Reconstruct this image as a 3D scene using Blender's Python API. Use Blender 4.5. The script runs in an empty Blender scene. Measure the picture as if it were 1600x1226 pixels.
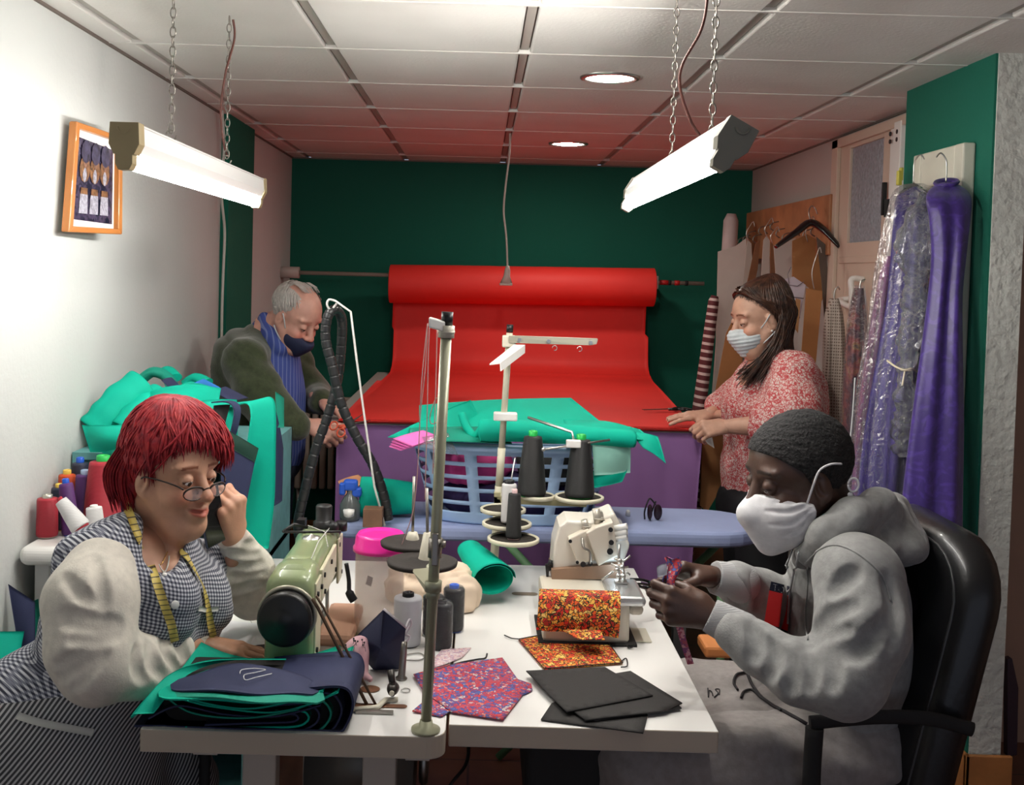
import bpy, bmesh, math, random
import numpy as np
from mathutils import Vector, Matrix
from mathutils.bvhtree import BVHTree
random.seed(7); rng = np.random.default_rng(11)
SC = bpy.context.scene; COL = SC.collection
PI = math.pi
V = Vector
# ------------------------------------------------------------------ camera
FOC = 1700.0; CAMZ = 1.63
_p = math.radians(2.0); _r = 0.027
_F = V((0, math.cos(_p), -math.sin(_p))); _U0 = V((0, math.sin(_p), math.cos(_p))); _R0 = V((1, 0, 0))
_R = _R0 * math.cos(_r) + _U0 * math.sin(_r); _U = -_R0 * math.sin(_r) + _U0 * math.cos(_r)
PCX, PCY = 750.4, 487.4
CAM = V((0, 0, CAMZ))
cd = bpy.data.cameras.new('camera'); cam = bpy.data.objects.new('camera', cd); COL.objects.link(cam)
cd.sensor_fit = 'HORIZONTAL'; cd.sensor_width = 36; cd.lens = FOC / 1600 * 36
cd.shift_x = (800 - PCX) / 1600; cd.shift_y = (PCY - 613) / 1600; cd.clip_start = 0.05
M = Matrix((_R, _U, -_F)).transposed().to_4x4(); M.translation = CAM
cam.matrix_world = M; SC.camera = cam
def ray(px, py):
    return _F + _R * ((px - PCX) / FOC) - _U * ((py - PCY) / FOC)
def P(px, py, Y):
    d = ray(px, py); return CAM + d * (Y / d.y)
def Pz(px, py, z):
    d = ray(px, py); return CAM + d * ((z - CAMZ) / d.z)
def Px(px, py, X):
    d = ray(px, py); return CAM + d * (X / d.x)
# ------------------------------------------------------------------ materials
def lin(c):
    if isinstance(c, str):
        c = [int(c[i:i+2], 16) / 255 for i in (1, 3, 5)]
        return tuple(x / 12.92 if x <= .04045 else ((x + .055) / 1.055) ** 2.4 for x in c)
    return tuple(c)
_mats = {}
class NT:
    def __init__(s, name):
        s.m = bpy.data.materials.new(name); s.m.use_nodes = True
        s.t = s.m.node_tree; s.N = s.t.nodes; s.L = s.t.links
        s.b = s.N['Principled BSDF']; s.tc = s.N.new('ShaderNodeTexCoord')
    def n(s, ty, ins=None, **kw):
        x = s.N.new('ShaderNode' + ty)
        for k, v in kw.items(): setattr(x, k, v)
        for k, v in (ins or {}).items():
            if hasattr(v, 'is_linked') or isinstance(v, bpy.types.NodeSocket): s.L.new(v, x.inputs[k])
            else: x.inputs[k].default_value = v
        return x
    def math(s, op, a, b=0.0, c=0.0):
        x = s.n('Math', operation=op)
        for i, v in enumerate((a, b, c)):
            if isinstance(v, bpy.types.NodeSocket): s.L.new(v, x.inputs[i])
            else: x.inputs[i].default_value = v
        return x.outputs[0]
    def dot(s, vec, coord=None):
        x = s.n('VectorMath', operation='DOT_PRODUCT'); s.L.new(coord or s.tc.outputs['Object'], x.inputs[0]); x.inputs[1].default_value = vec
        return x.outputs['Value']
    def mix(s, f, a, b):
        x = s.n('Mix', data_type='RGBA')
        for k, v in ((0, f), (6, a), (7, b)):
            if isinstance(v, bpy.types.NodeSocket): s.L.new(v, x.inputs[k])
            else: x.inputs[k].default_value = v if k == 0 else (*lin(v), 1)
        return x.outputs[2]
    def ramp(s, f, stops, interp='CONSTANT'):
        x = s.n('ValToRGB'); x.color_ramp.interpolation = interp; s.L.new(f, x.inputs[0]); el = x.color_ramp.elements
        while len(el) > 1: el.remove(el[-1])
        el[0].position = stops[0][0]; el[0].color = (*lin(stops[0][1]), 1)
        for p, c in stops[1:]:
            e = el.new(p); e.color = (*lin(c), 1)
        return x.outputs[0]
    def col(s, c): s.L.new(c, s.b.inputs['Base Color'])
    def bump(s, h, st, dist=.002):
        x = s.n('Bump', {'Height': h, 'Strength': st, 'Distance': dist}); s.L.new(x.outputs[0], s.b.inputs['Normal'])
def mat(name, c, rough=.6, metal=0, var=0, vs=30, bump=0, bs=200, spec=None, alpha=None, emit=None, coat=0, sheen=0, trans=0, ior=1.45, bdist=.002):
    if name in _mats: return _mats[name]
    t = NT(name); b = t.b; c = lin(c)
    b.inputs['Base Color'].default_value = (*c, 1); b.inputs['Roughness'].default_value = rough; b.inputs['Metallic'].default_value = metal
    if spec is not None: b.inputs['Specular IOR Level'].default_value = spec
    b.inputs['Coat Weight'].default_value = coat; b.inputs['Sheen Weight'].default_value = sheen
    b.inputs['Transmission Weight'].default_value = trans; b.inputs['IOR'].default_value = ior
    if alpha is not None: b.inputs['Alpha'].default_value = alpha
    if emit: b.inputs['Emission Color'].default_value = (*lin(emit[0]), 1); b.inputs['Emission Strength'].default_value = emit[1]
    if var:
        nz = t.n('TexNoise', {'Vector': t.tc.outputs['Object'], 'Scale': vs, 'Detail': 4.0})
        lo = tuple(x * (1 - var) for x in c); hi = tuple(min(1, x * (1 + var)) for x in c)
        t.col(t.ramp(nz.outputs[0], [(.3, lo), (.7, hi)], 'LINEAR'))
    if bump:
        nz = t.n('TexNoise', {'Vector': t.tc.outputs['Object'], 'Scale': bs, 'Detail': 3.0}); t.bump(nz.outputs[0], bump, bdist)
    _mats[name] = t.m; return t.m
# ------------------------------------------------------------------ scene graph helpers
ORG = {}
def tag(o, label, cat, group=None):
    if label: o['label'] = label
    if cat: o['category'] = cat
    if group: o['group'] = group
    return o
def thing(name, label, cat, loc, group=None):
    o = bpy.data.objects.new(name, None); COL.objects.link(o); o.location = loc; o.empty_display_size = .05
    ORG[o.name] = V(loc); return tag(o, label, cat, group)
def link(name, me, mats, parent=None, origin=None, kind=None, label=None):
    """world coordinate mesh -> object, recentred on its parent's origin or its own base"""
    n = len(me.vertices); co = np.empty(n * 3, np.float32); me.vertices.foreach_get('co', co); co = co.reshape(-1, 3)
    if parent is not None: org = ORG[parent.name]
    elif origin is not None: org = V(origin)
    elif kind == 'structure': org = V((0, 0, 0))
    else:
        lo, hi = co.min(0), co.max(0); org = V(((lo[0] + hi[0]) / 2, (lo[1] + hi[1]) / 2, lo[2]))
    co -= np.array(org, np.float32); me.vertices.foreach_set('co', co.ravel()); me.update()
    o = bpy.data.objects.new(name, me); COL.objects.link(o); ORG[o.name] = org
    for m in (mats if isinstance(mats, (list, tuple)) else [mats]): me.materials.append(m)
    if parent is not None: o.parent = parent
    else: o.location = org
    if kind: o['kind'] = kind
    if label: o['label'] = label
    return o
def raw(name, verts, faces, mats, parent=None, smooth=True, **kw):
    me = bpy.data.meshes.new(name); me.from_pydata([tuple(v) for v in verts], [], [tuple(f) for f in faces]); me.update()
    if smooth: me.shade_smooth() if hasattr(me, 'shade_smooth') else [setattr(p, 'use_smooth', True) for p in me.polygons]
    return link(name, me, mats, parent, **kw)
def frame_of(d, hint=None):
    d = V(d).normalized(); h = V(hint) if hint is not None else (V((0, 0, 1)) if abs(d.z) < .9 else V((1, 0, 0)))
    a = h.cross(d)
    if a.length < 1e-6: a = V((0, 1, 0)).cross(d)
    a.normalize(); return a, d.cross(a)
class MB:
    def __init__(s): s.v = []; s.f = []; s.mi = []; s.sm = []
    def add(s, vs, fs, mi=0, sm=True):
        b = len(s.v); s.v += [V(v) for v in vs]
        for f in fs: s.f.append([i + b for i in f]); s.mi.append(mi); s.sm.append(sm)
        return s
    def box(s, lo, hi, mi=0, M=None, bev=0):
        """axis box with optional chamfer; M transforms it"""
        lo, hi = V(lo), V(hi)
        for i in range(3):
            if lo[i] > hi[i]: lo[i], hi[i] = hi[i], lo[i]
        bm = bmesh.new(); bmesh.ops.create_cube(bm, size=1)
        for v in bm.verts: v.co = V(((lo[i] + hi[i]) / 2 + v.co[i] * (hi[i] - lo[i]) for i in range(3)))
        if bev:
            bev = min(bev, .49 * min(hi[i] - lo[i] for i in range(3)))
            bmesh.ops.bevel(bm, geom=bm.edges[:], offset=bev, segments=5 if bev > .012 else 2, affect='EDGES', profile=.5)
        vs = [v.co.copy() for v in bm.verts]; fs = [[v.index for v in f.verts] for f in bm.faces]; bm.free()
        if M is not None: vs = [M @ v for v in vs]
        return s.add(vs, fs, mi, False)
    def cbox(s, c, size, mi=0, ax=None, bev=0):
        """box centred at c with axes ax=(x,y,z vectors)"""
        size = V(size); M = Matrix.Identity(4)
        if ax:
            M = Matrix((V(ax[0]).normalized(), V(ax[1]).normalized(), V(ax[2]).normalized())).transposed().to_4x4()
        M.translation = V(c); return s.box(-size / 2, size / 2, mi, M, bev)
    def tube(s, pts, r, n=10, mi=0, caps=True, hint=None, flat=1.0, sm=True):
        pts = [V(p) for p in pts]; m = len(pts); rs = r if isinstance(r, (list, tuple)) else [r] * m
        vs = []; prev = None
        for i in range(m):
            d = (pts[min(i + 1, m - 1)] - pts[max(i - 1, 0)])
            if d.length < 1e-9: d = V((0, 0, 1))
            d.normalize()
            if prev is None: a, b = frame_of(d, hint)
            else:
                a = prev - d * prev.dot(d)
                if a.length < 1e-5: a, _ = frame_of(d)
                a.normalize(); b = d.cross(a)
            prev = a
            for k in range(n):
                t = 2 * PI * k / n; vs.append(pts[i] + a * (math.cos(t) * rs[i]) + b * (math.sin(t) * rs[i] * flat))
        fs = [[i * n + k, i * n + (k + 1) % n, (i + 1) * n + (k + 1) % n, (i + 1) * n + k] for i in range(m - 1) for k in range(n)]
        s.add(vs, fs, mi, sm)
        if caps:
            b0 = len(s.v) - len(vs)
            s.f.append([b0 + k for k in reversed(range(n))]); s.f.append([b0 + (m - 1) * n + k for k in range(n)]); s.mi += [mi] * 2; s.sm += [False] * 2
        return s
    def cyl(s, a, b, r, r2=None, n=20, mi=0, caps=True): return s.tube([a, b], [r, r if r2 is None else r2], n, mi, caps)
    def lathe(s, c, prof, n=28, mi=0, ax=None, a0=0, a1=2 * PI):
        """prof: list (r,h) along axis ax"""
        c = V(c); z = V(ax or (0, 0, 1)).normalized(); x, y = frame_of(z); full = abs(a1 - a0 - 2 * PI) < 1e-6
        nn = n if full else n + 1; vs = []
        for r, h in prof:
            for k in range(nn):
                t = a0 + (a1 - a0) * k / n; vs.append(c + z * h + x * (r * math.cos(t)) + y * (r * math.sin(t)))
        fs = []
        for i in range(len(prof) - 1):
            for k in range(n):
                k2 = (k + 1) % nn; fs.append([i * nn + k, i * nn + k2, (i + 1) * nn + k2, (i + 1) * nn + k])
        return s.add(vs, fs, mi)
    def prism(s, poly, d, mi=0, sm=False):
        """planar polygon extruded by vector d"""
        n = len(poly); poly = [V(p) for p in poly]; d = V(d)
        vs = poly + [p + d for p in poly]
        fs = [list(reversed(range(n))), list(range(n, 2 * n))] + [[i, (i + 1) % n, n + (i + 1) % n, n + i] for i in range(n)]
        return s.add(vs, fs, mi, sm)
    def sphere(s, c, r, mi=0, n=16, sc=(1, 1, 1), ax=None):
        c = V(c); vs = []; m = n // 2
        ax = [V(a).normalized() for a in ax] if ax else [V((1, 0, 0)), V((0, 1, 0)), V((0, 0, 1))]
        for i in range(m + 1):
            th = PI * i / m
            for k in range(n):
                ph = 2 * PI * k / n
                q = (math.sin(th) * math.cos(ph) * r * sc[0], math.sin(th) * math.sin(ph) * r * sc[1], math.cos(th) * r * sc[2])
                vs.append(c + ax[0] * q[0] + ax[1] * q[1] + ax[2] * q[2])
        fs = [[i * n + k, (i + 1) * n + k, (i + 1) * n + (k + 1) % n, i * n + (k + 1) % n] for i in range(m) for k in range(n)]
        return s.add(vs, fs, mi)
    def torus(s, c, R, r, ax=(0, 0, 1), n=24, m=8, mi=0, a0=0, a1=2 * PI, sc=(1, 1)):
        x, y = frame_of(ax); pts = [V(c) + x * (R * sc[0] * math.cos(a0 + (a1 - a0) * k / n)) + y * (R * sc[1] * math.sin(a0 + (a1 - a0) * k / n)) for k in range(n + 1)]
        return s.tube(pts, r, m, mi)
    def sheet(s, fn, nu, nv, th=0, mi=0):
        """two sided cloth from fn(u,v); th = thickness"""
        g = [[V(fn(i / nu, j / nv)) for j in range(nv + 1)] for i in range(nu + 1)]
        W = nv + 1; vs = [p for r in g for p in r]
        fs = [[i * W + j, (i + 1) * W + j, (i + 1) * W + j + 1, i * W + j + 1] for i in range(nu) for j in range(nv)]
        if th:
            nr = []
            for i in range(nu + 1):
                for j in range(nv + 1):
                    a = g[min(i + 1, nu)][j] - g[max(i - 1, 0)][j]; b = g[i][min(j + 1, nv)] - g[i][max(j - 1, 0)]
                    q = a.cross(b); nr.append(q.normalized() if q.length > 1e-12 else V((0, 0, 1)))
            n0 = len(vs); vs2 = [v - q * th for v, q in zip(vs, nr)]
            fs2 = [[n0 + k for k in reversed(f)] for f in fs]
            rim = [(i * W) for i in range(nu + 1)] + [nu * W + j for j in range(1, nv + 1)] + [i * W + nv for i in range(nu - 1, -1, -1)] + [j for j in range(nv - 1, 0, -1)]
            fs3 = [[rim[k], n0 + rim[k], n0 + rim[(k + 1) % len(rim)], rim[(k + 1) % len(rim)]] for k in range(len(rim))]
            fs3 = [list(reversed(f)) for f in fs3]
            s.add(vs + vs2, fs + fs2 + fs3, mi)
        else: s.add(vs, fs, mi)
        return s
    def build(s, name, mats, parent=None, bev=0, sub=0, **kw):
        me = bpy.data.meshes.new(name); me.from_pydata([tuple(v) for v in s.v], [], s.f); me.update()
        me.polygons.foreach_set('material_index', s.mi); me.polygons.foreach_set('use_smooth', s.sm)
        o = link(name, me, mats, parent, **kw)
        if bev:
            m = o.modifiers.new('bevel', 'BEVEL'); m.width = bev; m.segments = 3; m.limit_method = 'ANGLE'; m.angle_limit = .7; m.harden_normals = False
        if sub: m = o.modifiers.new('sub', 'SUBSURF'); m.levels = sub; m.render_levels = sub
        return o
def rrect(cx, cy, w, h, r, n=5):
    """rounded rectangle outline in 2d"""
    out = []
    for sx, sy, a in ((1, 1, 0), (-1, 1, PI / 2), (-1, -1, PI), (1, -1, 3 * PI / 2)):
        for k in range(n + 1):
            t = a + PI / 2 * k / n; out.append((cx + sx * (w / 2 - r) + r * math.cos(t), cy + sy * (h / 2 - r) + r * math.sin(t)))
    return out
def catmull(pts, n=8, closed=False):
    pts = [V(p) for p in pts]; out = []; m = len(pts)
    for i in range(m if closed else m - 1):
        if closed: a, b, c, d = (pts[(i + k) % m] for k in (-1, 0, 1, 2))
        else: a, b, c, d = pts[max(i - 1, 0)], pts[i], pts[i + 1], pts[min(i + 2, m - 1)]
        for k in range(n):
            t = k / n; out.append(.5 * ((2 * b) + (c - a) * t + (2 * a - 5 * b + 4 * c - d) * t * t + (3 * b - a - 3 * c + d) * t ** 3))
    if not closed: out.append(pts[-1])
    return out
def wob(seed, n=6, f=1.0):
    r = np.random.default_rng(seed); k = r.normal(0, f, (n, 3)); ph = r.uniform(0, 6.28, n)
    return lambda p: float(sum(math.sin(k[i][0] * p[0] + k[i][1] * p[1] + k[i][2] * (p[2] if len(p) > 2 else 0) + ph[i]) for i in range(n)) / n)
def copy_tree(o, dloc, label=None, rotz=0):
    c = o.copy(); COL.objects.link(c); c.location = o.location + V(dloc); c.rotation_euler.z = rotz
    if label: c['label'] = label
    for ch in list(o.children):
        d = ch.copy(); COL.objects.link(d); d.parent = c
        for g in list(ch.children):
            e = g.copy(); COL.objects.link(e); e.parent = d
    return c
# ------------------------------------------------------------------ implicit surfaces (numpy)
class Field:
    def __init__(s, lo, hi, h):
        s.lo = np.array(lo, float); s.h = h; s.n = np.ceil((np.array(hi, float) - s.lo) / h).astype(int) + 1
        s.F = np.full(s.n, 1.0, np.float32); s.ax = [(s.lo[i] + h * np.arange(s.n[i])).astype(np.float32) for i in range(3)]
    def region(s, lo, hi):
        a = np.clip(np.floor((np.array(lo) - s.lo) / s.h).astype(int), 0, s.n); b = np.clip(np.ceil((np.array(hi) - s.lo) / s.h).astype(int) + 1, 0, s.n)
        if (b <= a).any(): return None
        sl = tuple(slice(a[i], b[i]) for i in range(3))
        X = s.ax[0][sl[0]][:, None, None]; Y = s.ax[1][sl[1]][None, :, None]; Z = s.ax[2][sl[2]][None, None, :]
        return sl, X, Y, Z
    def comb(s, sl, d, k, op):
        F = s.F[sl]
        if op == 'u':
            if k <= 0: s.F[sl] = np.minimum(F, d)
            else:
                h = np.clip(.5 + .5 * (F - d) / k, 0, 1); s.F[sl] = F * (1 - h) + d * h - k * h * (1 - h)
        elif op == 's':
            d = -d; h = np.clip(.5 - .5 * (F - d) / max(k, 1e-5), 0, 1); s.F[sl] = F * (1 - h) + d * h + k * h * (1 - h)
    def cap(s, a, b, ra, rb=None, k=.02, op='u', sq=None):
        """round cone; sq=(dir,factor) flattens the section along dir"""
        rb = ra if rb is None else rb; a = np.array(a, float); b = np.array(b, float); R = max(ra, rb)
        g = max(1.0, sq[1] if sq else 1); m = R * g + k + 3 * s.h
        q = s.region(np.minimum(a, b) - m, np.maximum(a, b) + m)
        if q is None: return s
        sl, X, Y, Z = q; ab = b - a; L = max(float(ab @ ab), 1e-12)
        px, py, pz = X - a[0], Y - a[1], Z - a[2]
        t = np.clip((px * ab[0] + py * ab[1] + pz * ab[2]) / L, 0, 1)
        dx, dy, dz = px - t * ab[0], py - t * ab[1], pz - t * ab[2]
        if sq:
            n = np.array(sq[0], float); n /= np.linalg.norm(n); c = dx * n[0] + dy * n[1] + dz * n[2]; e = c / sq[1] - c
            dx = dx + e * n[0]; dy = dy + e * n[1]; dz = dz + e * n[2]
        d = np.sqrt(dx * dx + dy * dy + dz * dz) - (ra + (rb - ra) * t)
        if sq and sq[1] < 1: d = d * (sq[1] * .5 + .5)
        s.comb(sl, d.astype(np.float32), k, op); return s
    def chain(s, pts, rs, k=.02, **kw):
        for i in range(len(pts) - 1): s.cap(pts[i], pts[i + 1], rs[i], rs[i + 1], k, **kw)
        return s
    def ell(s, c, r, ax=None, k=.02, op='u'):
        c = np.array(c, float); r = np.array(r, float); A = np.array([V(v).normalized() for v in ax], float) if ax is not None else np.eye(3)
        ext = np.sqrt(((A * r[:, None]) ** 2).sum(0)) + k + 3 * s.h
        q = s.region(c - ext, c + ext)
        if q is None: return s
        sl, X, Y, Z = q; px, py, pz = X - c[0], Y - c[1], Z - c[2]; k0 = 0; k1 = 0
        for i in range(3):
            l = (px * A[i][0] + py * A[i][1] + pz * A[i][2]); k0 = k0 + (l / r[i]) ** 2; k1 = k1 + (l / r[i] ** 2) ** 2
        k0 = np.sqrt(k0); k1 = np.sqrt(k1) + 1e-9; d = k0 * (k0 - 1) / k1
        s.comb(sl, d.astype(np.float32), k, op); return s
    def plane(s, p, n, k=.004):
        """keep the side n points away from (cuts off everything beyond p along n)"""
        n = np.array(V(n).normalized(), float); X, Y, Z = s.ax[0][:, None, None], s.ax[1][None, :, None], s.ax[2][None, None, :]
        d = (X - p[0]) * n[0] + (Y - p[1]) * n[1] + (Z - p[2]) * n[2]
        s.F = np.maximum(s.F, d.astype(np.float32)); return s
    def cut(s, fn):
        X, Y, Z = s.ax[0][:, None, None], s.ax[1][None, :, None], s.ax[2][None, None, :]
        s.F = np.maximum(s.F, fn(X, Y, Z).astype(np.float32)); return s
    def waves(s, amp, freqs, seed=0, n=7, lo=None, hi=None, sharp=False):
        """adds cloth-like folds: sum of warped plane waves; freqs = (fx,fy,fz) spatial rates"""
        lo = s.lo if lo is None else np.array(lo, float); hi = s.lo + s.h * s.n if hi is None else np.array(hi, float)
        q = s.region(np.minimum(lo, hi), np.maximum(lo, hi))
        if q is None: return s
        sl, X, Y, Z = q; F = s.F[sl]; near = np.abs(F) < .05
        idx = np.nonzero(near); x, y, z = X.ravel()[idx[0]], Y.ravel()[idx[1]], Z.ravel()[idx[2]]
        r = np.random.default_rng(seed); acc = np.zeros_like(x)
        wx = .03 * np.sin(x * 13 + y * 9 + 1); wy = .03 * np.sin(y * 11 + z * 12 + 2); wz = .03 * np.sin(z * 14 + x * 8 + seed)
        for i in range(n):
            kx, ky, kz = r.normal(0, 1, 3) * np.array(freqs); v = np.sin(kx * (x + wx) + ky * (y + wy) + kz * (z + wz) + r.uniform(0, 6.28))
            acc += (1 - 2 * np.abs(v)) if sharp else v
        F[idx] += (acc * (amp / math.sqrt(n))).astype(np.float32); s.F[sl] = F; return s
    def mesh(s, smooth=1):
        F = s.F; I = F < 0; h = s.h; nx, ny, nz = F.shape
        c = [I[dx:nx - 1 + dx, dy:ny - 1 + dy, dz:nz - 1 + dz] for dx in (0, 1) for dy in (0, 1) for dz in (0, 1)]
        anyi = c[0].copy(); alli = c[0].copy()
        for q in c[1:]: anyi |= q; alli &= q
        act = anyi & ~alli; ci, cj, ck = np.nonzero(act); n = len(ci)
        idm = np.full(act.shape, -1, np.int32); idm[ci, cj, ck] = np.arange(n)
        acc = np.zeros((n, 3)); cnt = np.zeros(n)
        cor = [(dx, dy, dz) for dx in (0, 1) for dy in (0, 1) for dz in (0, 1)]
        val = {q: F[ci + q[0], cj + q[1], ck + q[2]] for q in cor}
        for q in cor:
            for a in range(3):
                if q[a] == 0:
                    q2 = list(q); q2[a] = 1; q2 = tuple(q2); v1, v2 = val[q], val[q2]; m = (v1 < 0) != (v2 < 0)
                    t = np.where(m, v1 / np.where(m, v1 - v2, 1), 0)
                    p = np.array(q, float)[None, :].repeat(n, 0); p[:, a] += t; acc[m] += p[m]; cnt[m] += 1
        vs = (acc / cnt[:, None] + np.stack([ci, cj, ck], 1)) * h + s.lo
        faces = []
        for a in range(3):
            b, cc = [(1, 2), (2, 0), (0, 1)][a]
            sl1 = [slice(None)] * 3; sl2 = [slice(None)] * 3; sl1[a] = slice(0, -1); sl2[a] = slice(1, None)
            A, B = I[tuple(sl1)], I[tuple(sl2)]; E = A != B; e = np.array(np.nonzero(E)).T
            e = e[(e[:, b] > 0) & (e[:, cc] > 0) & (e[:, b] < F.shape[b] - 1) & (e[:, cc] < F.shape[cc] - 1)]
            fl = A[e[:, 0], e[:, 1], e[:, 2]]
            def cell(db, dc):
                q = e.copy(); q[:, b] -= db; q[:, cc] -= dc; return idm[q[:, 0], q[:, 1], q[:, 2]]
            q = np.stack([cell(1, 1), cell(0, 1), cell(0, 0), cell(1, 0)], 1)
            q[~fl] = q[~fl][:, ::-1]; faces.append(q)
        fs = np.concatenate(faces); fs = fs[(fs >= 0).all(1)]
        for _ in range(smooth):
            acc = np.zeros_like(vs); cnt = np.zeros(len(vs))
            for i in range(4):
                j = (i + 1) % 4; np.add.at(acc, fs[:, i], vs[fs[:, j]]); np.add.at(acc, fs[:, j], vs[fs[:, i]]); np.add.at(cnt, fs[:, i], 1); np.add.at(cnt, fs[:, j], 1)
            vs = .5 * vs + .5 * acc / np.maximum(cnt, 1)[:, None]
        return vs, fs
def np_mesh(name, parts, mats, parent=None, colfn=None, **kw):
    """parts: list of (verts, quads[, material index]) joined into one mesh object"""
    vs = np.concatenate([p[0] for p in parts]); off = 0; fl = []; mi = []
    for p in parts: fl.append(p[1] + off); off += len(p[0]); mi.append(np.full(len(p[1]), p[2] if len(p) > 2 else 0))
    fs = np.concatenate(fl); mi = np.concatenate(mi); me = bpy.data.meshes.new(name)
    me.vertices.add(len(vs)); me.vertices.foreach_set('co', vs.astype(np.float32).ravel())
    me.loops.add(fs.size); me.loops.foreach_set('vertex_index', fs.astype(np.int32).ravel())
    me.polygons.add(len(fs)); me.polygons.foreach_set('loop_start', np.arange(len(fs), dtype=np.int32) * 4)
    me.polygons.foreach_set('material_index', mi.astype(np.int32)); me.polygons.foreach_set('use_smooth', np.ones(len(fs), bool))
    me.update(calc_edges=True); me.validate()
    if colfn is not None:
        at = me.color_attributes.new('Col', 'FLOAT_COLOR', 'POINT'); c = np.ones((len(vs), 4), np.float32); c[:, :3] = colfn(vs); at.data.foreach_set('color', c.ravel())
    return link(name, me, mats, parent, **kw)
def bvh_of(vs, fs): return BVHTree.FromPolygons([tuple(v) for v in vs], [tuple(int(i) for i in f) for f in fs])
def hit(bv, px, py, off=.001):
    d = ray(px, py).normalized(); p, n, i, dist = bv.ray_cast(CAM, d)
    if p is None: return None, None
    if n.dot(d) > 0: n = -n
    return p + n * off, n
def on(bv, px, py, off=.001, Y=2.3):
    p, n = hit(bv, px, py, off)
    return (p, n) if p is not None else (P(px, py, Y), V((0, -1, 0)))
# ================================================================== palette
GREEN = mat('nonwoven_green', (.0, .41, .28), .7, spec=.25, var=.06, vs=8, bump=.15, bs=500)
GREEN2 = mat('nonwoven_green_deep', (.0, .25, .17), .7, var=.08, vs=8, bump=.15, bs=500)
TEAL_L = mat('nonwoven_mint', (.30, .62, .52), .7, bump=.1, bs=400)
NAVY = mat('nonwoven_navy', (.020, .026, .075), .75, var=.1, vs=8, bump=.15, bs=500)
BLUEF = mat('nonwoven_blue', (.02, .16, .50), .7)
RED = mat('nonwoven_red', (.78, .032, .024), .6, var=.05, vs=3, bump=.12, bs=400)
PURPLE = mat('purple_cloth', (.27, .13, .33), .85, var=.05, vs=3, bump=.15, bs=500)
WHITE = mat('white_laminate', (.80, .79, .76), .35, var=.015, vs=3)
WPAINT = mat('white_paint', (.80, .80, .77), .45)
WPLAS = mat('white_plastic', (.82, .81, .77), .35)
CREAM = mat('cream_enamel', (.66, .62, .50), .4)
BLACK = mat('black_plastic', (.010, .010, .011), .4)
BLACKM = mat('matt_black', (.016, .015, .015), .8)
RUBBER = mat('black_rubber', (.014, .014, .015), .55)
STEEL = mat('steel', (.62, .61, .58), .28, 1)
DSTEEL = mat('dull_steel', (.32, .30, .27), .4, 1)
POLE = mat('pole_enamel', (.34, .34, .24), .35, metal=.3)
POLE2 = mat('ivory_pole', (.58, .55, .42), .4)
SAGE = mat('sage_enamel', (.27, .33, .17), .3, coat=.4)
WOOD = mat('orange_wood', (.42, .17, .05), .5, var=.2, vs=12)
PINK = mat('pink_cloth', (.78, .10, .42), .7)
HOTPINK = mat('hot_pink_plastic', (.90, .03, .36), .3, coat=.4)
LBLUE = mat('basket_plastic', (.36, .52, .78), .4)
# ================================================================== setting
H = 2.31; XL = -1.17; XR = 1.635; YB = 6.65
def wallmat(name, c, st=.12, sc=60, rough=.85, var=.03):
    t = NT(name); t.b.inputs['Roughness'].default_value = rough; c = lin(c)
    n1 = t.n('TexNoise', {'Vector': t.tc.outputs['Object'], 'Scale': 2.2, 'Detail': 5.0}); n2 = t.n('TexNoise', {'Vector': t.tc.outputs['Object'], 'Scale': float(sc), 'Detail': 5.0})
    t.col(t.ramp(n1.outputs[0], [(.3, tuple(x * (1 - var) for x in c)), (.7, tuple(min(1, x * (1 + var)) for x in c))], 'LINEAR')); t.bump(n2.outputs[0], st, .01); return t.m
WALLW = wallmat('white_wall', (.60, .62, .60)); WALLR = wallmat('right_wall', (.50, .48, .45))
WALLG = wallmat('green_wall', (.0, .120, .076)); STUCCO = wallmat('grey_stucco', (.58, .59, .54), 1.0, 34, var=.08); WALLB = wallmat('brown_wall', (.42, .28, .21))
def struct(name, lo, hi, m, bev=0): return MB().box(lo, hi).build(name, m, kind='structure', bev=bev)
def floor_mat():
    t = NT('floor_tiles'); t.b.inputs['Roughness'].default_value = .35
    br = t.n('TexBrick', {'Vector': t.tc.outputs['Object'], 'Scale': 1.0, 'Mortar Size': .004, 'Brick Width': .4, 'Row Height': .4}, offset=0.0)
    br.inputs['Color1'].default_value = (.20, .085, .05, 1); br.inputs['Color2'].default_value = (.24, .10, .06, 1); br.inputs['Mortar'].default_value = (.08, .05, .04, 1)
    n = t.n('TexNoise', {'Vector': t.tc.outputs['Object'], 'Scale': 9.0, 'Detail': 6.0})
    x = t.n('Mix', data_type='RGBA', blend_type='MULTIPLY'); x.inputs[0].default_value = .6; t.L.new(br.outputs[0], x.inputs[6]); t.L.new(n.outputs[0], x.inputs[7]); t.col(x.outputs[2]); return t.m
struct('floor', (-1.3, -1.2, -.08), (3.2, 6.8, 0), floor_mat())
struct('wall_left', (XL - .15, -1.2, 0), (XL, 6.8, H), WALLW)
struct('wall_back', (XL, YB, 0), (XR + .15, YB + .15, H), WALLG)
PINKW = wallmat('far_left_wall', (.60, .55, .52))
# right wall with the doorway cut out of it: pieces around door_1
DY0, DY1, DT = 4.10, 4.97, 2.27
mb = MB(); mb.box((XR, DY1, 0), (XR + .15, YB, H)); mb.box((XR, 3.84, 0), (XR + .15, DY0, H)); mb.box((XR, DY0, DT), (XR + .15, DY1, H)); mb.build('wall_right', WALLR, kind='structure')
struct('wall_pilaster', (XL, 4.86, 0), (XL + .035, 5.39, H), WALLG)
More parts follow.
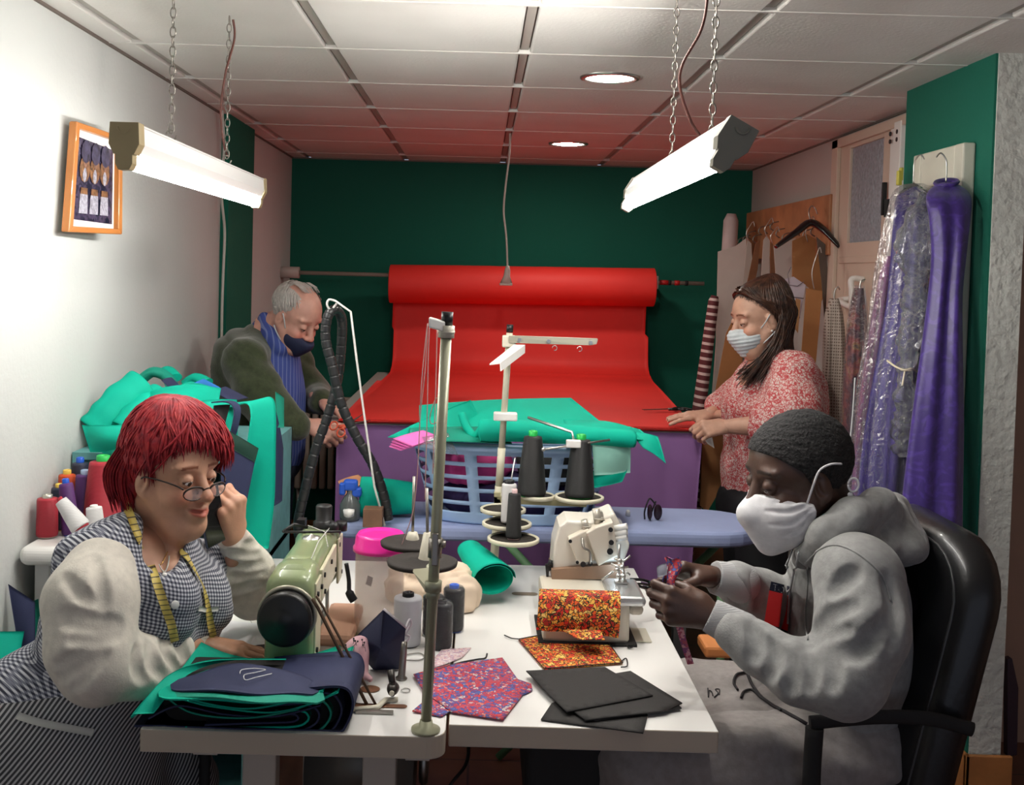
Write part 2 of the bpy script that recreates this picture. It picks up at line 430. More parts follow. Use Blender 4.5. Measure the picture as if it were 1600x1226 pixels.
# projecting green pillar, stucco on the end
mb = MB(); mb.box((1.482, 3.175, 0), (1.575, 3.84, H), 0); mb.box((1.475, 3.18, 0), (1.482, 3.84, H), 1); mb.build('wall_pillar', [STUCCO, WALLG], kind='structure')
struct('wall_passage', (1.575, 3.86, 0), (3.2, 4.0, H), WALLB)
struct('wall_passage_side', (3.05, -1.2, 0), (3.2, 4.0, H), WALLB)
mb = MB(); mb.box((1.462, 3.15, 0), (1.475, 3.84, .255)); mb.box((1.462, 3.15, 0), (1.60, 3.165, .255)); mb.build('baseboard_pillar', WOOD, kind='structure', bev=.003)
struct('baseboard_back', (XL, YB - .015, 0), (XR, YB, .09), WOOD)
# suspended ceiling
tm = NT('ceiling_tile'); tm.b.inputs['Roughness'].default_value = .9
n1 = tm.n('TexNoise', {'Vector': tm.tc.outputs['Object'], 'Scale': 90.0, 'Detail': 6.0}); n2 = tm.n('TexNoise', {'Vector': tm.tc.outputs['Object'], 'Scale': 3.0, 'Detail': 3.0})
tm.col(tm.ramp(n2.outputs[0], [(.3, (.70, .68, .64)), (.7, (.76, .74, .70))], 'LINEAR')); tm.bump(n1.outputs[0], .35, .004)
mb = MB(); X0 = -.475 - 1.19; Y0 = 3.37 - 0.6 * 8; WX = .593; WY = .6
for i in range(9):
    for j in range(15):
        x = X0 + i * WX; y = Y0 + j * WY
        if x > 3.2 or y > 6.7: continue
        mb.box((x + .017, y + .005, H), (x + WX - .017, y + WY - .005, H + .02), 0, bev=.006)
for i in range(10): mb.box((X0 + i * WX - .012, Y0, H + .010), (X0 + i * WX + .012, 6.7, H + .03), 1)
for i in range(10): mb.box((X0 + i * WX - .018, Y0, H + .018), (X0 + i * WX + .018, 6.7, H + .03), 2)
for j in range(15): mb.box((X0, Y0 + j * WY - .007, H - .0015), (3.2, Y0 + j * WY + .007, H + .02), 3)
mb.box((X0, Y0, H + .02), (3.2, 6.8, H + .1), 0)
mb.build('ceiling', [tm.m, mat('grid_grey', (.40, .38, .34), .5), mat('grid_dark', (.22, .20, .18), .6), mat('grid_white', (.74, .72, .68), .5)], kind='structure')
# thin dark shadow-gap trim where ceiling meets walls
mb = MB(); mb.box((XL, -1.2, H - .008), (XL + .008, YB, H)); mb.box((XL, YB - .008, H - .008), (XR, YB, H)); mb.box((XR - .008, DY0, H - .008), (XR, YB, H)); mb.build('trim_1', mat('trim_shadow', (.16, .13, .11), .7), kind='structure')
# ---- frosted door in the right wall
CRM = mat('cream_door', (.62, .50, .40), .5)
mb = MB(); x0, x1 = XR - .03, XR + .03
gy0, gy1, gz0, gz1 = 4.40, 4.80, 1.81, 2.225
mb.box((x0, DY0 + .14, .02), (x1, gy0, DT)); mb.box((x0, gy1, .02), (x1, DY1, DT)); mb.box((x0, gy0, gz1), (x1, gy1, DT)); mb.box((x0, gy0, .02), (x1, gy1, gz0))
mb.box((x0 - .018, DY1 - .05, .02), (x0, DY1 + .03, DT + .01)); mb.box((x0 - .018, DY0, DT - .03), (x0, DY1 + .03, DT + .01))
mb.box((x0 - .006, gy0 - .09, gz0 - .09), (x0, gy1 + .09, gz0 - .06))
door = mb.build('door_1', CRM, kind='structure', bev=.004)
t = NT('frosted_glass'); v = t.n('TexVoronoi', {'Vector': t.tc.outputs['Object'], 'Scale': 55.0}); n = t.n('TexNoise', {'Vector': t.tc.outputs['Object'], 'Scale': 70.0, 'Detail': 5.0})
t.col(t.ramp(n.outputs[0], [(.3, (.26, .29, .33)), (.7, (.48, .52, .58))], 'LINEAR')); t.b.inputs['Roughness'].default_value = .35; t.b.inputs['Transmission Weight'].default_value = .15; t.bump(v.outputs[0], .8, .004)
MB().box((x0 + .012, gy0, gz0), (x0 + .022, gy1, gz1)).build('door_pane', t.m, door)
mb = MB(); mb.box((x0 - .012, 4.25, .02), (x0 + .03, 4.30, 2.26), bev=.004); mb.box((x0 - .022, 4.17, .02), (x0 + .03, 4.24, 2.26), bev=.004); mb.build('door_strip', WPLAS, door)
mb = MB()
for yy in (4.275, 4.205):
    for zz in (2.19, 2.22): mb.cyl((x0 - .024, yy, zz), (x0 - .020, yy, zz), .009, n=12)
mb.cbox((x0 - .02, 4.32, 1.97), (.015, .018, .13)); mb.cbox((x0 - .024, 4.262, 1.93), (.02, .03, .07)); mb.build('door_latch', BLACK, door)
a = Px(1331, 436, x0 - .05); b = Px(1331, 474, x0 - .05); c = Px(1312, 466, x0 - .05)
MB().tube(catmull([a + V((.05, 0, 0)), a, (a + b) / 2, b, b + V((0, .02, -.015)), c + V((0, 0, -.01)), c + V((.05, 0, 0))], 6), .013, 10).build('door_handle', WPLAS, door)
# ================================================================== lights
LAMP = []
def fluo(px_x, y0, y1, z, tilt, label, endc, chains, cord):
    t = thing('fluorescent_lamp', label, 'lamp', (px_x, (y0 + y1) / 2, z), 'bare fluorescent battens hung on chains')
    ca, sa = math.cos(tilt), math.sin(tilt)
    def L(x, y, zz): return V((px_x + x * ca - zz * sa, y, z + x * sa + zz * ca))
    sec = [(-.025, .027), (.025, .027), (.028, -.009), (.019, -.027), (-.019, -.027), (-.028, -.009)]
    m = MB(); m.prism([L(a, y0 + .03, b) for a, b in sec], (0, y1 - y0 - .06, 0)); m.prism([L(a, y0 + .03, b) for a, b in ((-.027, .029), (.027, .029), (.027, .024), (-.027, .024))], (0, y1 - y0 - .06, 0)); m.build('housing', mat('lamp_white', (.83, .83, .82), .35), t, bev=.002)
    for yy, s in ((y0, 1), (y1, -1)):
        m = MB(); sec2 = [(-.028, .031), (.028, .031), (.030, -.011), (.020, -.031), (-.020, -.031), (-.030, -.011)]
        m.prism([L(a, yy, b) for a, b in sec2], (0, s * .035, 0)); m.prism([L(a, yy, b) for a, b in ((-.017, -.030), (.017, -.030), (.017, -.049), (.011, -.061), (-.011, -.061), (-.017, -.049))], (0, s * .03, 0)); m.torus(L(0, yy - s * .001, .022), .012, .002, (0, 1, 0), a0=PI, a1=2 * PI)
        m.build('end_cap', endc, t, bev=.002)
    m = MB(); m.cyl(L(0, y0 + .03, -.045), L(0, y1 - .03, -.045), .0135, n=16); o = m.build('fluorescent_tube', mat('tube_glow', (1, 1, 1), .5, emit=((1.0, .97, .93), LAMPE)), t)
    for cy, tz in chains:
        m = MB(); base = L(0, cy, .05); top = H - .002; n = int((top - base.z) / .021)
        for k in range(n):
            zc = base.z + .011 + k * (top - base.z) / n; ax = (1, 0, 0) if k % 2 else (0, 1, 0)
            x, y = frame_of(ax); m.torus((base.x, base.y, zc), .0125, .0016, ax, n=12, m=5, sc=(.5, 1.0) if abs(x.z) < .5 else (1.0, .5))
        m.torus((base.x, base.y, base.z - .004), .012, .002, (0, 1, 0), n=10, m=5, a0=-PI, a1=PI * .6); m.build('chain', DSTEEL, t)
    MB().tube(catmull(cord, 10), .0032, 6).build('power_cord', mat('cord_brown', (.12, .04, .03), .5), t)
    return t
LAMPE = 50.0
zl = 1.875; xl = -.700
fluo(xl, 2.12, 3.38, zl, 0, 'left hanging fluorescent batten with beige end cap, above the red-haired woman', mat('beige_cap', (.36, .29, .16), .5), [(2.44, 0), (2.97, 0)],
     [(xl + .01, 2.97, H - .01), (xl + .012, 2.98, 2.25), (xl - .006, 2.96, 2.15), (xl - .016, 2.96, 2.05), (xl - .01, 2.97, 1.97), (xl, 2.98, 1.93)])
xr = .432
fluo(xr, 1.88, 3.12, zl, -.50, 'right hanging fluorescent batten with grey slanted end plate and dark cord', mat('grey_cap', (.22, .21, .17), .5), [(2.20, 0), (2.66, 0)],
     [(xr + .005, 2.20, H - .01), (xr + .006, 2.2, 2.2), (xr - .005, 2.2, 2.13), (xr - .04, 2.2, 2.06), (xr - .042, 2.2, 2.01), (xr - .02, 2.2, 1.95), (xr, 2.2, 1.92)])
def downlight(x, y, label, r=.10, e=95):
    t = thing('downlight', label, 'light', (x, y, H), 'round recessed lights in the tiled ceiling')
    MB().lathe((x, y, H), [(r * .82, 0), (r * .84, -.008), (r, -.006), (r * 1.02, .0)], 32).build('trim_ring', STEEL, t)
    MB().lathe((x, y, H), [(0, -.009), (r * .5, -.008), (r * .83, -.002)], 32).build('light_disc', mat('disc_glow', (1, 1, 1), .5, emit=((1, .95, .86), e)), t)
p = Pz(953, 121, H); downlight(p.x, p.y, 'round recessed ceiling light nearer the camera, between the two hanging battens')
p = Pz(888, 224, H); downlight(p.x, p.y, 'smaller looking round recessed ceiling light nearer the green back wall')
t = thing('ceiling_lamp', 'small globe ceiling lamp glaring at the top edge between the battens', 'lamp', (.15, 2.34, H))
MB().lathe((.15, 2.34, H), [(0, -.02), (.028, -.018), (.034, 0)], 20).build('lamp_base', WPLAS, t); MB().sphere((.15, 2.34, H - .048), .033).build('glass_globe', mat('globe_glow', (1, 1, 1), .5, emit=((1, .95, .88), 430)), t)
w = bpy.data.worlds.new('world'); SC.world = w; w.use_nodes = True; w.node_tree.nodes['Background'].inputs[0].default_value = (.75, .82, 1, 1); w.node_tree.nodes['Background'].inputs[1].default_value = .40
SC.cycles.max_bounces = 8; SC.cycles.transparent_max_bounces = 14; SC.cycles.caustics_reflective = False; SC.cycles.caustics_refractive = False
SC.view_settings.view_transform = 'Standard'; SC.view_settings.look = 'None'; SC.view_settings.exposure = 0.27; SC.view_settings.gamma = 1.0
# pendant cord with connector
c = [Pz(797, 208, H)]; y = c[0].y
pts = [c[0], P(796, 240, y), P(790, 290, y), P(787, 330, y), P(791, 370, y), P(793, 418, y)]
t = thing('pendant_cord', 'white cable hanging from the ceiling in front of the red roll, ending in a connector', 'cable', pts[-1])
MB().tube(catmull(pts, 8), .0045, 8).build('cable', mat('cable_grey', (.55, .52, .46), .5), t)
a = P(793, 415, y); mb = MB(); mb.tube([a, a + V((0, 0, -.02)), a + V((-.002, 0, -.05)), a + V((-.004, 0, -.085))], [.008, .014, .016, .030], 8, flat=.6, hint=(0, 1, 0)); mb.cbox(a + V((-.005, 0, -.09)), (.062, .03, .012), bev=.003); mb.build('connector', mat('connector_grey', (.50, .46, .40), .5), t)
# wall cable on the pilaster
pts = [Px(px, py, XL + .042) for px, py in ((347, 172), (350, 230), (346, 300), (351, 360), (349, 420), (347, 480), (346, 545))]
tag(MB().tube(catmull(pts, 8), .006, 8).build('wall_cable', mat('cable_white', (.55, .55, .50), .5)), 'pale cable running down the green pilaster on the left wall', 'cable')
# ================================================================== picture on left wall
def pic():
    a, b, c, d = Px(108, 189, XL + .02), Px(181, 214, XL + .06), Px(180, 366, XL + .06), Px(95, 362, XL + .02)
    u = (b - a); v = (d - a); nrm = V((1, 0, 0))
    L = lambda s, q, o=0: a + (b - a) * s + (d - a) * q + (c - b - d + a) * s * q + nrm * o
    t = thing('picture_frame', 'framed photo of religious statues in an orange wooden frame on the left wall', 'picture', d)
    mb = MB(); w = .075; h = .055
    for q in ([(0, 0), (1, 0), (1 - w, h), (w, h)], [(0, 1), (w, 1 - h), (1 - w, 1 - h), (1, 1)], [(0, 0), (w, h), (w, 1 - h), (0, 1)], [(1, 0), (1, 1), (1 - w, 1 - h), (1 - w, h)]):
        mb.prism([L(s, r_) for s, r_ in q], nrm * .022)
    mb.build('frame', mat('frame_wood', (.46, .17, .04), .35, coat=.3), t, bev=.003)
    mb = MB(); mb.prism([L(.06, .04), L(.94, .04), L(.94, .96), L(.06, .96)], nrm * .006); mb.build('mat_board', mat('mat_board', (.72, .70, .68), .5), t)
    tt = NT('statue_photo'); n = tt.n('TexNoise', {'Vector': tt.tc.outputs['Object'], 'Scale': 26.0, 'Detail': 5.0})
    tt.col(tt.ramp(n.outputs[0], [(0, (.004, .004, .010)), (.42, (.010, .010, .028)), (.55, (.06, .045, .08)), (.62, (.02, .018, .04))], 'LINEAR')); tt.b.inputs['Roughness'].default_value = .2
    mb = MB(); mb.prism([L(.13, .12, .006), L(.88, .15, .006), L(.88, .90, .006), L(.13, .88, .006)], nrm * .002)
    gold = mat('photo_gold', (.17, .08, .035), .3, var=.7, vs=90); wh = mat('photo_white', (.30, .29, .34), .3, var=.5, vs=120); skin = mat('photo_skin', (.20, .10, .065), .3, var=.6, vs=90); lil = mat('photo_lilac', (.035, .03, .06), .3, var=.8, vs=60)
    def blob(cx, cy, rx, ry, mi, n=12, o=.0085): mb.prism([L(cx + rx * math.cos(k * 2 * PI / n), cy + ry * math.sin(k * 2 * PI / n), o + .0004 * mi) for k in range(n)], nrm * .0006, mi)
    for k, cx in enumerate((.30, .50, .70)):
        blob(cx, .24, .09, .11, 4); blob(cx, .40, .10, .13, 1); blob(cx, .30, .05, .09, 3); blob(cx - .005, .20, .025, .03, 3); blob(cx, .46, .035, .07, 2)
        mb.prism([L(cx - .07, .64, .0095), L(cx + .07, .64, .0095), L(cx + .08, .82, .0095), L(cx - .08, .82, .0095)], nrm * .001, 2)
        mb.prism([L(cx - .06, .58, .0098), L(cx + .06, .58, .0098), L(cx + .065, .64, .0098), L(cx - .065, .64, .0098)], nrm * .001, 1)
    mb.build('photo_print', [tt.m, gold, wh, skin, lil], t)
pic()
# ================================================================== back: rod, roll, cutting table
TZ = 1.035; TY0 = 4.25; TY1 = 6.42
A = P(440, 425, 6.36); B = P(1100, 443, 6.36)
t = thing('hanging_rod', 'long metal rod fixed to wall brackets, carrying the red fabric roll', 'rod', A)
mb = MB(); d = (B - A); mb.cyl(A, B, .012, n=14); mb.build('rod', mat('rod_grey', (.45, .40, .34), .4, metal=.3), t)
for f, l in ((.895, .02), (.93, .012)): MB().cyl(A + d * f, A + d * (f + l), .0145, n=12).build('red_tape', mat('red_tape', (.5, .02, .02), .5), t)
for f in (.955, .915): MB().cyl(A + d * f, A + d * (f + .007), .0150, n=12).build('dark_band', BLACKM, t)
mb = MB(); mb.cyl(A - d * .012, A + d * .042, .034, n=18); mb.cbox(A - d * .014 , (.012, .03, .17), bev=.002); mb.cbox(A + V((-.012, .15, 0)), (.05, .30, .03)); mb.build('bracket', mat('bracket_paint', (.50, .44, .40), .5), t)
mb = MB(); R_ = A + d * .887; mb.cbox(R_ + V((0, .0, .0)), (.018, .05, .075), bev=.004); mb.cbox(R_ + V((.0, .15, .0)), (.018, .28, .03)); mb.build('bracket', WPLAS, t)
RL = P(610, 443, 6.36); RR = P(1021, 449, 6.36); rad = .112
t = thing('fabric_roll', 'large roll of red nonwoven fabric unrolled down over the cutting table', 'fabric roll', (RL + RR) / 2)
mb = MB(); ax = (RR - RL).normalized(); nseg = 24; vs = []; fs = []; n = 40
wv = wob(3, 6, 5)
for i in range(nseg + 1):
    c = RL + (RR - RL) * (i / nseg)
    for k in range(n):
        a = 2 * PI * k / n; r = rad + .0016 * wv((i * .25, a * .6, 0)) + (.0012 if k % 11 == 0 else 0); vs.append(c + V((0, math.cos(a), math.sin(a))) * r)
fs = [[i * n + k, i * n + (k + 1) % n, (i + 1) * n + (k + 1) % n, (i + 1) * n + k] for i in range(nseg) for k in range(n)]
mb.add(vs, fs)
for s, c in ((0, RL), (1, RR)):   # spiral wound ends
    for r in np.arange(.035, .112, .012): mb.torus(c, r, .004, (1, 0, 0), n=30, m=5)
    mb.lathe(c, [(.03, 0), (.111, 0)], 30, ax=(1, 0, 0))
mb.build('roll', RED, t)
MB().lathe(RL, [(.028, -.01), (.032, -.01), (.032, (RR - RL).length + .01), (.028, (RR - RL).length + .01)], 20, ax=(RR - RL)).build('cardboard_core', mat('cardboard', (.35, .22, .12), .8), t)
# unrolled sheet: falls from the roll (back side), curves and lies on the table
wv = wob(5, 8, 2.2); wv2 = wob(6, 8, 6)
def red_fn(u, v):
    # u: 0 roll .. 1 front edge ; v across
    s = u * 3.05
    yb = 6.36 + .06
    if s < .48: y = yb + .05 - .06 * math.sin(s / .48 * PI * .5) + .02 * math.sin(s * 5); z = 1.60 - s * 1.0; z = max(z, TZ + .10)
    zt = TZ + .012
    # param curve by pieces
    P0 = [(6.462, 1.62), (6.455, 1.45), (6.43, 1.25), (6.40, 1.12), (6.30, zt + .018), (6.15, zt), (5.6, zt), (5.0, zt), (4.6, zt), (TY0 - .012, zt)]
    f = u * (len(P0) - 1); i = min(int(f), len(P0) - 2); q = f - i
    a, b, c, d_ = P0[max(i - 1, 0)], P0[i], P0[i + 1], P0[min(i + 2, len(P0) - 1)]
    cr = lambda a, b, c, d_: .5 * (2 * b + (c - a) * q + (2 * a - 5 * b + 4 * c - d_) * q * q + (3 * b - a - 3 * c + d_) * q ** 3)
    y, z = cr(a[0], b[0], c[0], d_[0]), cr(a[1], b[1], c[1], d_[1])
    if i >= 5: z = zt
    wl = RL.x + .02 + (0 if i < 4 else -.0) ; wr = RR.x - .01
    g = max(0, min(1, (6.25 - y) / 2.0)); wl += (-.54 - wl) * min(1, g * 1.0) ; wr += (.892 - wr) * min(1, g * 1.3)
    if z > 1.3: wl, wr = RL.x + .01, RR.x - .02 - .03 * (1.6 - z)
    x = wl + (wr - wl) * v
    k = .006 if i < 4 else .003
    z += k * wv((x, y * 1.5, z)) + (.0012 * abs(wv2((x, y, 0))) if i >= 4 else 0) + (.003 if i >= 4 else 0); y += (.010 * wv((x * 2, z, 1.0)) if i < 4 else 0)
    return (x, y, z)
MB().sheet(red_fn, 90, 60, .004).build('unrolled_sheet', RED, t)
# stacked layers under it along the front edge
def lay(k):
    def fn(u, v):
        x = -.545 + 1.425 * v + .004 * math.sin(9 * v + k); y = TY0 - .014 + .003 * k * (-1) ** k + u * 1.6; return (x, y, TZ + .002 + .0022 * k + .0015 * math.sin(7 * v + 2 * k) * (1 - u))
    return fn
mb = MB()
for k in range(4): mb.sheet(lay(k), 4, 30, .0015)
mb.build('lower_layers', RED, t)
t = thing('cutting_table', 'tall cutting table under the red fabric, grey edge visible on its left', 'table', (.16, TY0, 0))
mb = MB(); mb.box((-.60, TY0, TZ - .04), (.885, TY1, TZ), bev=.004); mb.build('tabletop', mat('table_grey', (.42, .41, .38), .5), t)
for x in (-.52, .82):
    for y in (TY0 + .12, TY1 - .1): MB().box((x, y, 0), (x + .05, y + .05, TZ - .04)).build('leg', mat('leg_grey', (.2, .2, .19), .5), t)
mb = MB(); mb.box((-.55, TY0 + .1, .30), (.88, TY1 - .05, .33)); mb.build('lower_shelf', mat('shelf_dark', (.06, .05, .045), .6), t)
# purple cloth hanging in front
wv = wob(9, 6, 3)
def pur(u, v):
    x = -.548 + 1.43 * v; z = TZ - .004 - u * .60; f = .012 * math.sin(v * 31 + 1.5 * math.sin(v * 7)) * u + .03 * wv((x, z, 0)) * u
    x += (-.03 * u if v > .9 else 0) * (v - .9) * 10
    return (x, TY0 - .012 - abs(f) - .006, z)
tag(MB().sheet(pur, 24, 110, .002).build('purple_cloth', PURPLE), 'plain purple cloth hanging down the front of the cutting table', 'cloth')
# bundles under the table and radiator
t = thing('radiator', 'low ribbed radiator on the back wall behind the elderly man', 'radiator', (-.80, YB - .1, .15))
mb = MB()
for k in range(12): x = -1.10 + k * .05; mb.box((x, YB - .1, .3), (x + .035, YB - .03, .85), bev=.01)
mb.box((-1.1, YB - .09, .80), (-.52, YB - .04, .86), bev=.01); mb.build('ribs', mat('radiator', (.40, .33, .28), .5), t); MB().cyl((-1.08, YB - .06, 0), (-1.08, YB - .06, .3), .012).cyl((-.55, YB - .06, 0), (-.55, YB - .06, .3), .012).build('pipe', STEEL, t)
for k, (z, m, l) in enumerate(((.34, NAVY, 'dark navy fabric bale on the shelf under the cutting table'), (.52, GREEN2, 'dark green fabric bale lying on the navy bale'))):
    tag(MB().cbox((-.25, TY0 + .55, z + .085), (.6, .7, .15), bev=.05).build('fabric_bale', m), l, 'fabric')
# scissors lying on red sheet
def scissors(c, ax, up, L, label, col, open_=.12, parent=None):
    t = thing('scissors', label, 'scissors', c); ax = V(ax).normalized(); up = V(up).normalized(); sd = up.cross(ax)
    for s in (-1, 1):
        d = (ax * math.cos(open_ * s) + sd * math.sin(open_ * s)); e = up.cross(d)
        MB().prism([c + e * .007, c + d * L * .55, c - e * .006 - d * .01], up * .003).build('blade', STEEL if col is None else DSTEEL, t)
        h = c - d * L * .30 ; mb = MB(); mb.torus(h - e * s * .012, L * .085, L * .02, up, n=18, m=8, sc=(1.0, 1.5)); mb.tube([c, c - d * L * .2], [.006, .007], 8); mb.build('handle', col or BLACK, t)
    MB().cyl(c - up * .002, c + up * .006, .005, n=12).build('pivot', STEEL, t)
    return t
a = Pz(1045, 640, TZ + .025); b = Pz(1008, 641, TZ + .025); scissors(a + V((0, 0, .002)), b - a, (0, 0, 1), .24, 'dark scissors lying on the red fabric beside the woman in the floral blouse', BLACK, .06)
def Q(c): return P(*c) if len(c) == 3 else c
def patch4(a, b, c, d, bulge=0, nu=14, nv=14, th=.0018, wave=0, wf=8, seed=1, curl=None):
    """cloth patch between four points (px,py,Y): a->b along u, a->d along v"""
    a, b, c, d = (Q(x) if not isinstance(x, Vector) else x for x in (a, b, c, d)); nr = (b - a).cross(d - a).normalized()
    if nr.y > 0: nr = -nr
    wv = wob(seed, 6, wf)
    def fn(u, v):
        p = a * (1 - u) * (1 - v) + b * u * (1 - v) + c * u * v + d * (1 - u) * v
        k = bulge * math.sin(PI * u) * (.35 + .65 * math.sin(PI * v)) + wave * wv(p)
        if curl: k += curl(u, v)
        return p + nr * k
    return MB().sheet(fn, nu, nv, th)
def ribbon(pts, wvec, th=.002, n=8, mi=0, wave=0, seed=0):
    """cloth band: centreline pts swept by a width vector (or per point list)"""
    cl = catmull(pts, n); m = len(cl); ws = wvec if isinstance(wvec, list) else None; wv = wob(seed, 5, 14)
    def fn(u, v):
        f = u * (m - 1); i = min(int(f), m - 2); q = f - i; p = cl[i].lerp(cl[i + 1], q)
        if ws: g = u * (len(ws) - 1); k = min(int(g), len(ws) - 2); w = V(ws[k]).lerp(V(ws[k + 1]), g - k)
        else: w = V(wvec)
        r = p + w * v
        return r + V((0, 0, wave * wv(r))) if wave else r
    return MB().sheet(fn, m - 1, 10, th, mi)
def cloth(mb, name, m, label, cat, group=None, **kw): return tag(mb.build(name, m, **kw), label, cat, group)
def loft(mb, rings, mi=0, caps=True):
    n = len(rings[0]); vs = [V(p) for r in rings for p in r]
    fs = [[i * n + k, i * n + (k + 1) % n, (i + 1) * n + (k + 1) % n, (i + 1) * n + k] for i in range(len(rings) - 1) for k in range(n)]
    mb.add(vs, fs, mi)
    if caps: b = len(mb.v) - len(vs); mb.f += [[b + k for k in reversed(range(n))], [b + (len(rings) - 1) * n + k for k in range(n)]]; mb.mi += [mi] * 2; mb.sm += [True] * 2
    return mb
def drape(rows, depth, folds=5, amp=.12, seed=0, n=64, sub=5, phase=0):
    """hanging garment: rows of (xl,xr,y,Y) pixel spans, turned into closed folded sections"""
    pts = [(P(a, y, Y), P(b, y, Y)) for a, b, y, Y in rows]; L = catmull([p[0] for p in pts], sub); R = catmull([p[1] for p in pts], sub); rings = []; m = len(L); r = random.Random(seed); ph = [r.uniform(0, 6) for _ in range(4)]
    for i in range(m):
        t = i / (m - 1); c = (L[i] + R[i]) / 2; w = (R[i] - L[i]) / 2; dp = depth * (.55 + .45 * t); ring = []
        for k in range(n):
            a = 2 * PI * k / n; g = 1 + amp * min(1, t * 2.2) * (math.sin(folds * a + ph[0] + .8 * t) + .5 * math.sin((folds * 2 + 1) * a + ph[1] - t))
            ring.append(c + w * (math.cos(a) * (1 + .25 * (g - 1))) + V((0, 1, 0)) * (dp * math.sin(a) * g))
        rings.append(ring)
    return loft(MB(), rings)
# ------------------------------------------------ thread cones / spools
def threadmat(name, c): 
    if name in _mats: return _mats[name]
    t = NT(name); w = t.n('TexWave', {'Vector': t.tc.outputs['Object'], 'Scale': 160.0, 'Distortion': 1.5}, bands_direction='Z'); t.col(t.ramp(w.outputs[1], [(0, tuple(x * .75 for x in c)), (1, c)], 'LINEAR')); t.bump(w.outputs[1], .5, .001); t.b.inputs['Roughness'].default_value = .55; t.b.inputs['Sheen Weight'].default_value = .05; _mats[name] = t.m; return t.m
TRED = threadmat('thread_red', (.42, .012, .03)); TBLK = threadmat('thread_black', (.009, .009, .010)); TPUR = threadmat('thread_purple', (.10, .02, .16)); TWHT = threadmat('thread_white', (.78, .77, .76)); TORG = threadmat('thread_orange', (.7, .08, .01)); TBLU = threadmat('thread_navy', (.015, .02, .05))
def spool(c, h, r0, r1, thread, cap, label, axis=(0, 0, 1), group=None, name='thread_cone', capn='cone_core', rc=None, film=None):
    """c base centre; r0 bottom, r1 top radius"""
    t = thing(name, label, 'thread', c, group); z = V(axis).normalized(); c = V(c); rc = rc or r1 * .5
    MB().lathe(c, [(r0 * .5, .004), (r0 * .95, .004), (r0, .010), (r0 * .99 + r1 * .01, h * .1), (r0 * .55 + r1 * .45, h * .5), (r1 * 1.03, h * .88), (r1 * .98, h * .915), (rc, h * .93)], 28, ax=z).build('thread', thread, t)
    MB().lathe(c, [(0, 0), (r0 * .8, 0), (r0 * .8, .004), (rc * 1.1, .006), (rc, h * .93), (rc, h), (rc * .8, h * 1.01), (rc * .5, h * 1.005), (rc * .45, h * .93), (0, h * .92)], 20, ax=z).build(capn, cap, t)
    if film: MB().lathe(c, [(r0 * 1.04, 0), (r0 * 1.07, h * .1), (r1 * 1.07, h * .9), (r1 * .9, h * .96), (rc * .9, h * 1.0), (rc * .3, h * .985)], 20, ax=z).build('plastic_wrap', film, t)
    return t
def filmmat(name, rough=.12, fac=.16, tint=(.9, .9, .92), gl_=.5):
    t = NT(name); tr = t.n('BsdfTransparent', {'Color': (*tint, 1)}); gl = t.n('BsdfGlossy', {'Color': (.95, .95, .95, 1), 'Roughness': rough}); df = t.n('BsdfDiffuse', {'Color': (.7, .7, .72, 1)})
    n = t.n('TexNoise', {'Vector': t.tc.outputs['Object'], 'Scale': 38.0, 'Detail': 4.0, 'Distortion': 1.2}); bp = t.n('Bump', {'Height': n.outputs[0], 'Strength': 1.0, 'Distance': .012}); t.L.new(bp.outputs[0], gl.inputs['Normal'])
    fr = t.n('Fresnel', {'IOR': 1.45, 'Normal': bp.outputs[0]}); f = t.math('MULTIPLY', fr.outputs[0], gl_)
    m1 = t.n('MixShader'); t.L.new(f, m1.inputs[0]); t.L.new(tr.outputs[0], m1.inputs[1]); t.L.new(gl.outputs[0], m1.inputs[2])
    m2 = t.n('MixShader'); m2.inputs[0].default_value = fac * .35; t.L.new(m1.outputs[0], m2.inputs[1]); t.L.new(df.outputs[0], m2.inputs[2])
    t.L.new(m2.outputs[0], t.N['Material Output'].inputs[0]); return t.m
FILM = filmmat('clear_film', .14, .10, (.93, .93, .95))
# ------------------------------------------------ left: teal shelf, heap of fabric
TEALP = mat('teal_paint', (.16, .42, .42), .5, var=.1)
t = thing('shelf_unit', 'low teal painted shelf unit against the left wall under the green fabrics', 'shelf', (-.9, 3.4, 0))
mb = MB(); X0_, X1_, Y0_, Y1_, Zt = XL + .005, -.64, 3.12, 3.75, 1.085
for z in (0.02, .36, .72, Zt - .02): mb.box((X0_, Y0_, z), (X1_, Y1_, z + .02))
for x in (X0_, -.91, X1_ - .02): mb.box((x, Y0_, 0), (x + .02, Y1_, Zt - .02))
mb.box((X0_, Y1_ - .01, 0), (X1_, Y1_, Zt)); mb.build('carcass', TEALP, t)
MB().box((X0_ + .03, 3.14, .742), (-.92, 3.7, .95), bev=.02).build('folded_fabric', NAVY, t)
cloth(MB().box((-1.10, 3.14, Zt + .001), (-.86, 3.4, Zt + .018), bev=.002), 'paper_pad', mat('grey_paper', (.45, .42, .38), .8), 'thin grey pad of paper on the teal shelf, under the green fabric', 'paper')
G = 'loose green fabric pieces heaped on the teal shelf'
def gtube(pts, r, flat, label, m=GREEN, hint=(0, 1, 0)):
    cl = catmull([Q(p) for p in pts], 8); mb = MB(); nn = 22; vs = []; prev = None; L = len(cl)
    cloth(MB().tube(cl, [r * (1 + .05 * math.sin(i * .9)) for i in range(L)], nn, caps=False, hint=hint, flat=flat), 'fabric_fold', m, label, 'fabric', kind=None).modifiers.new('s', 'SOLIDIFY').thickness = .003
gtube([(146, 672, 3.2), (165, 650, 3.22), (190, 622, 3.26), (222, 598, 3.32)], .050, .55, 'big rolled green fabric leaning up against the left wall')
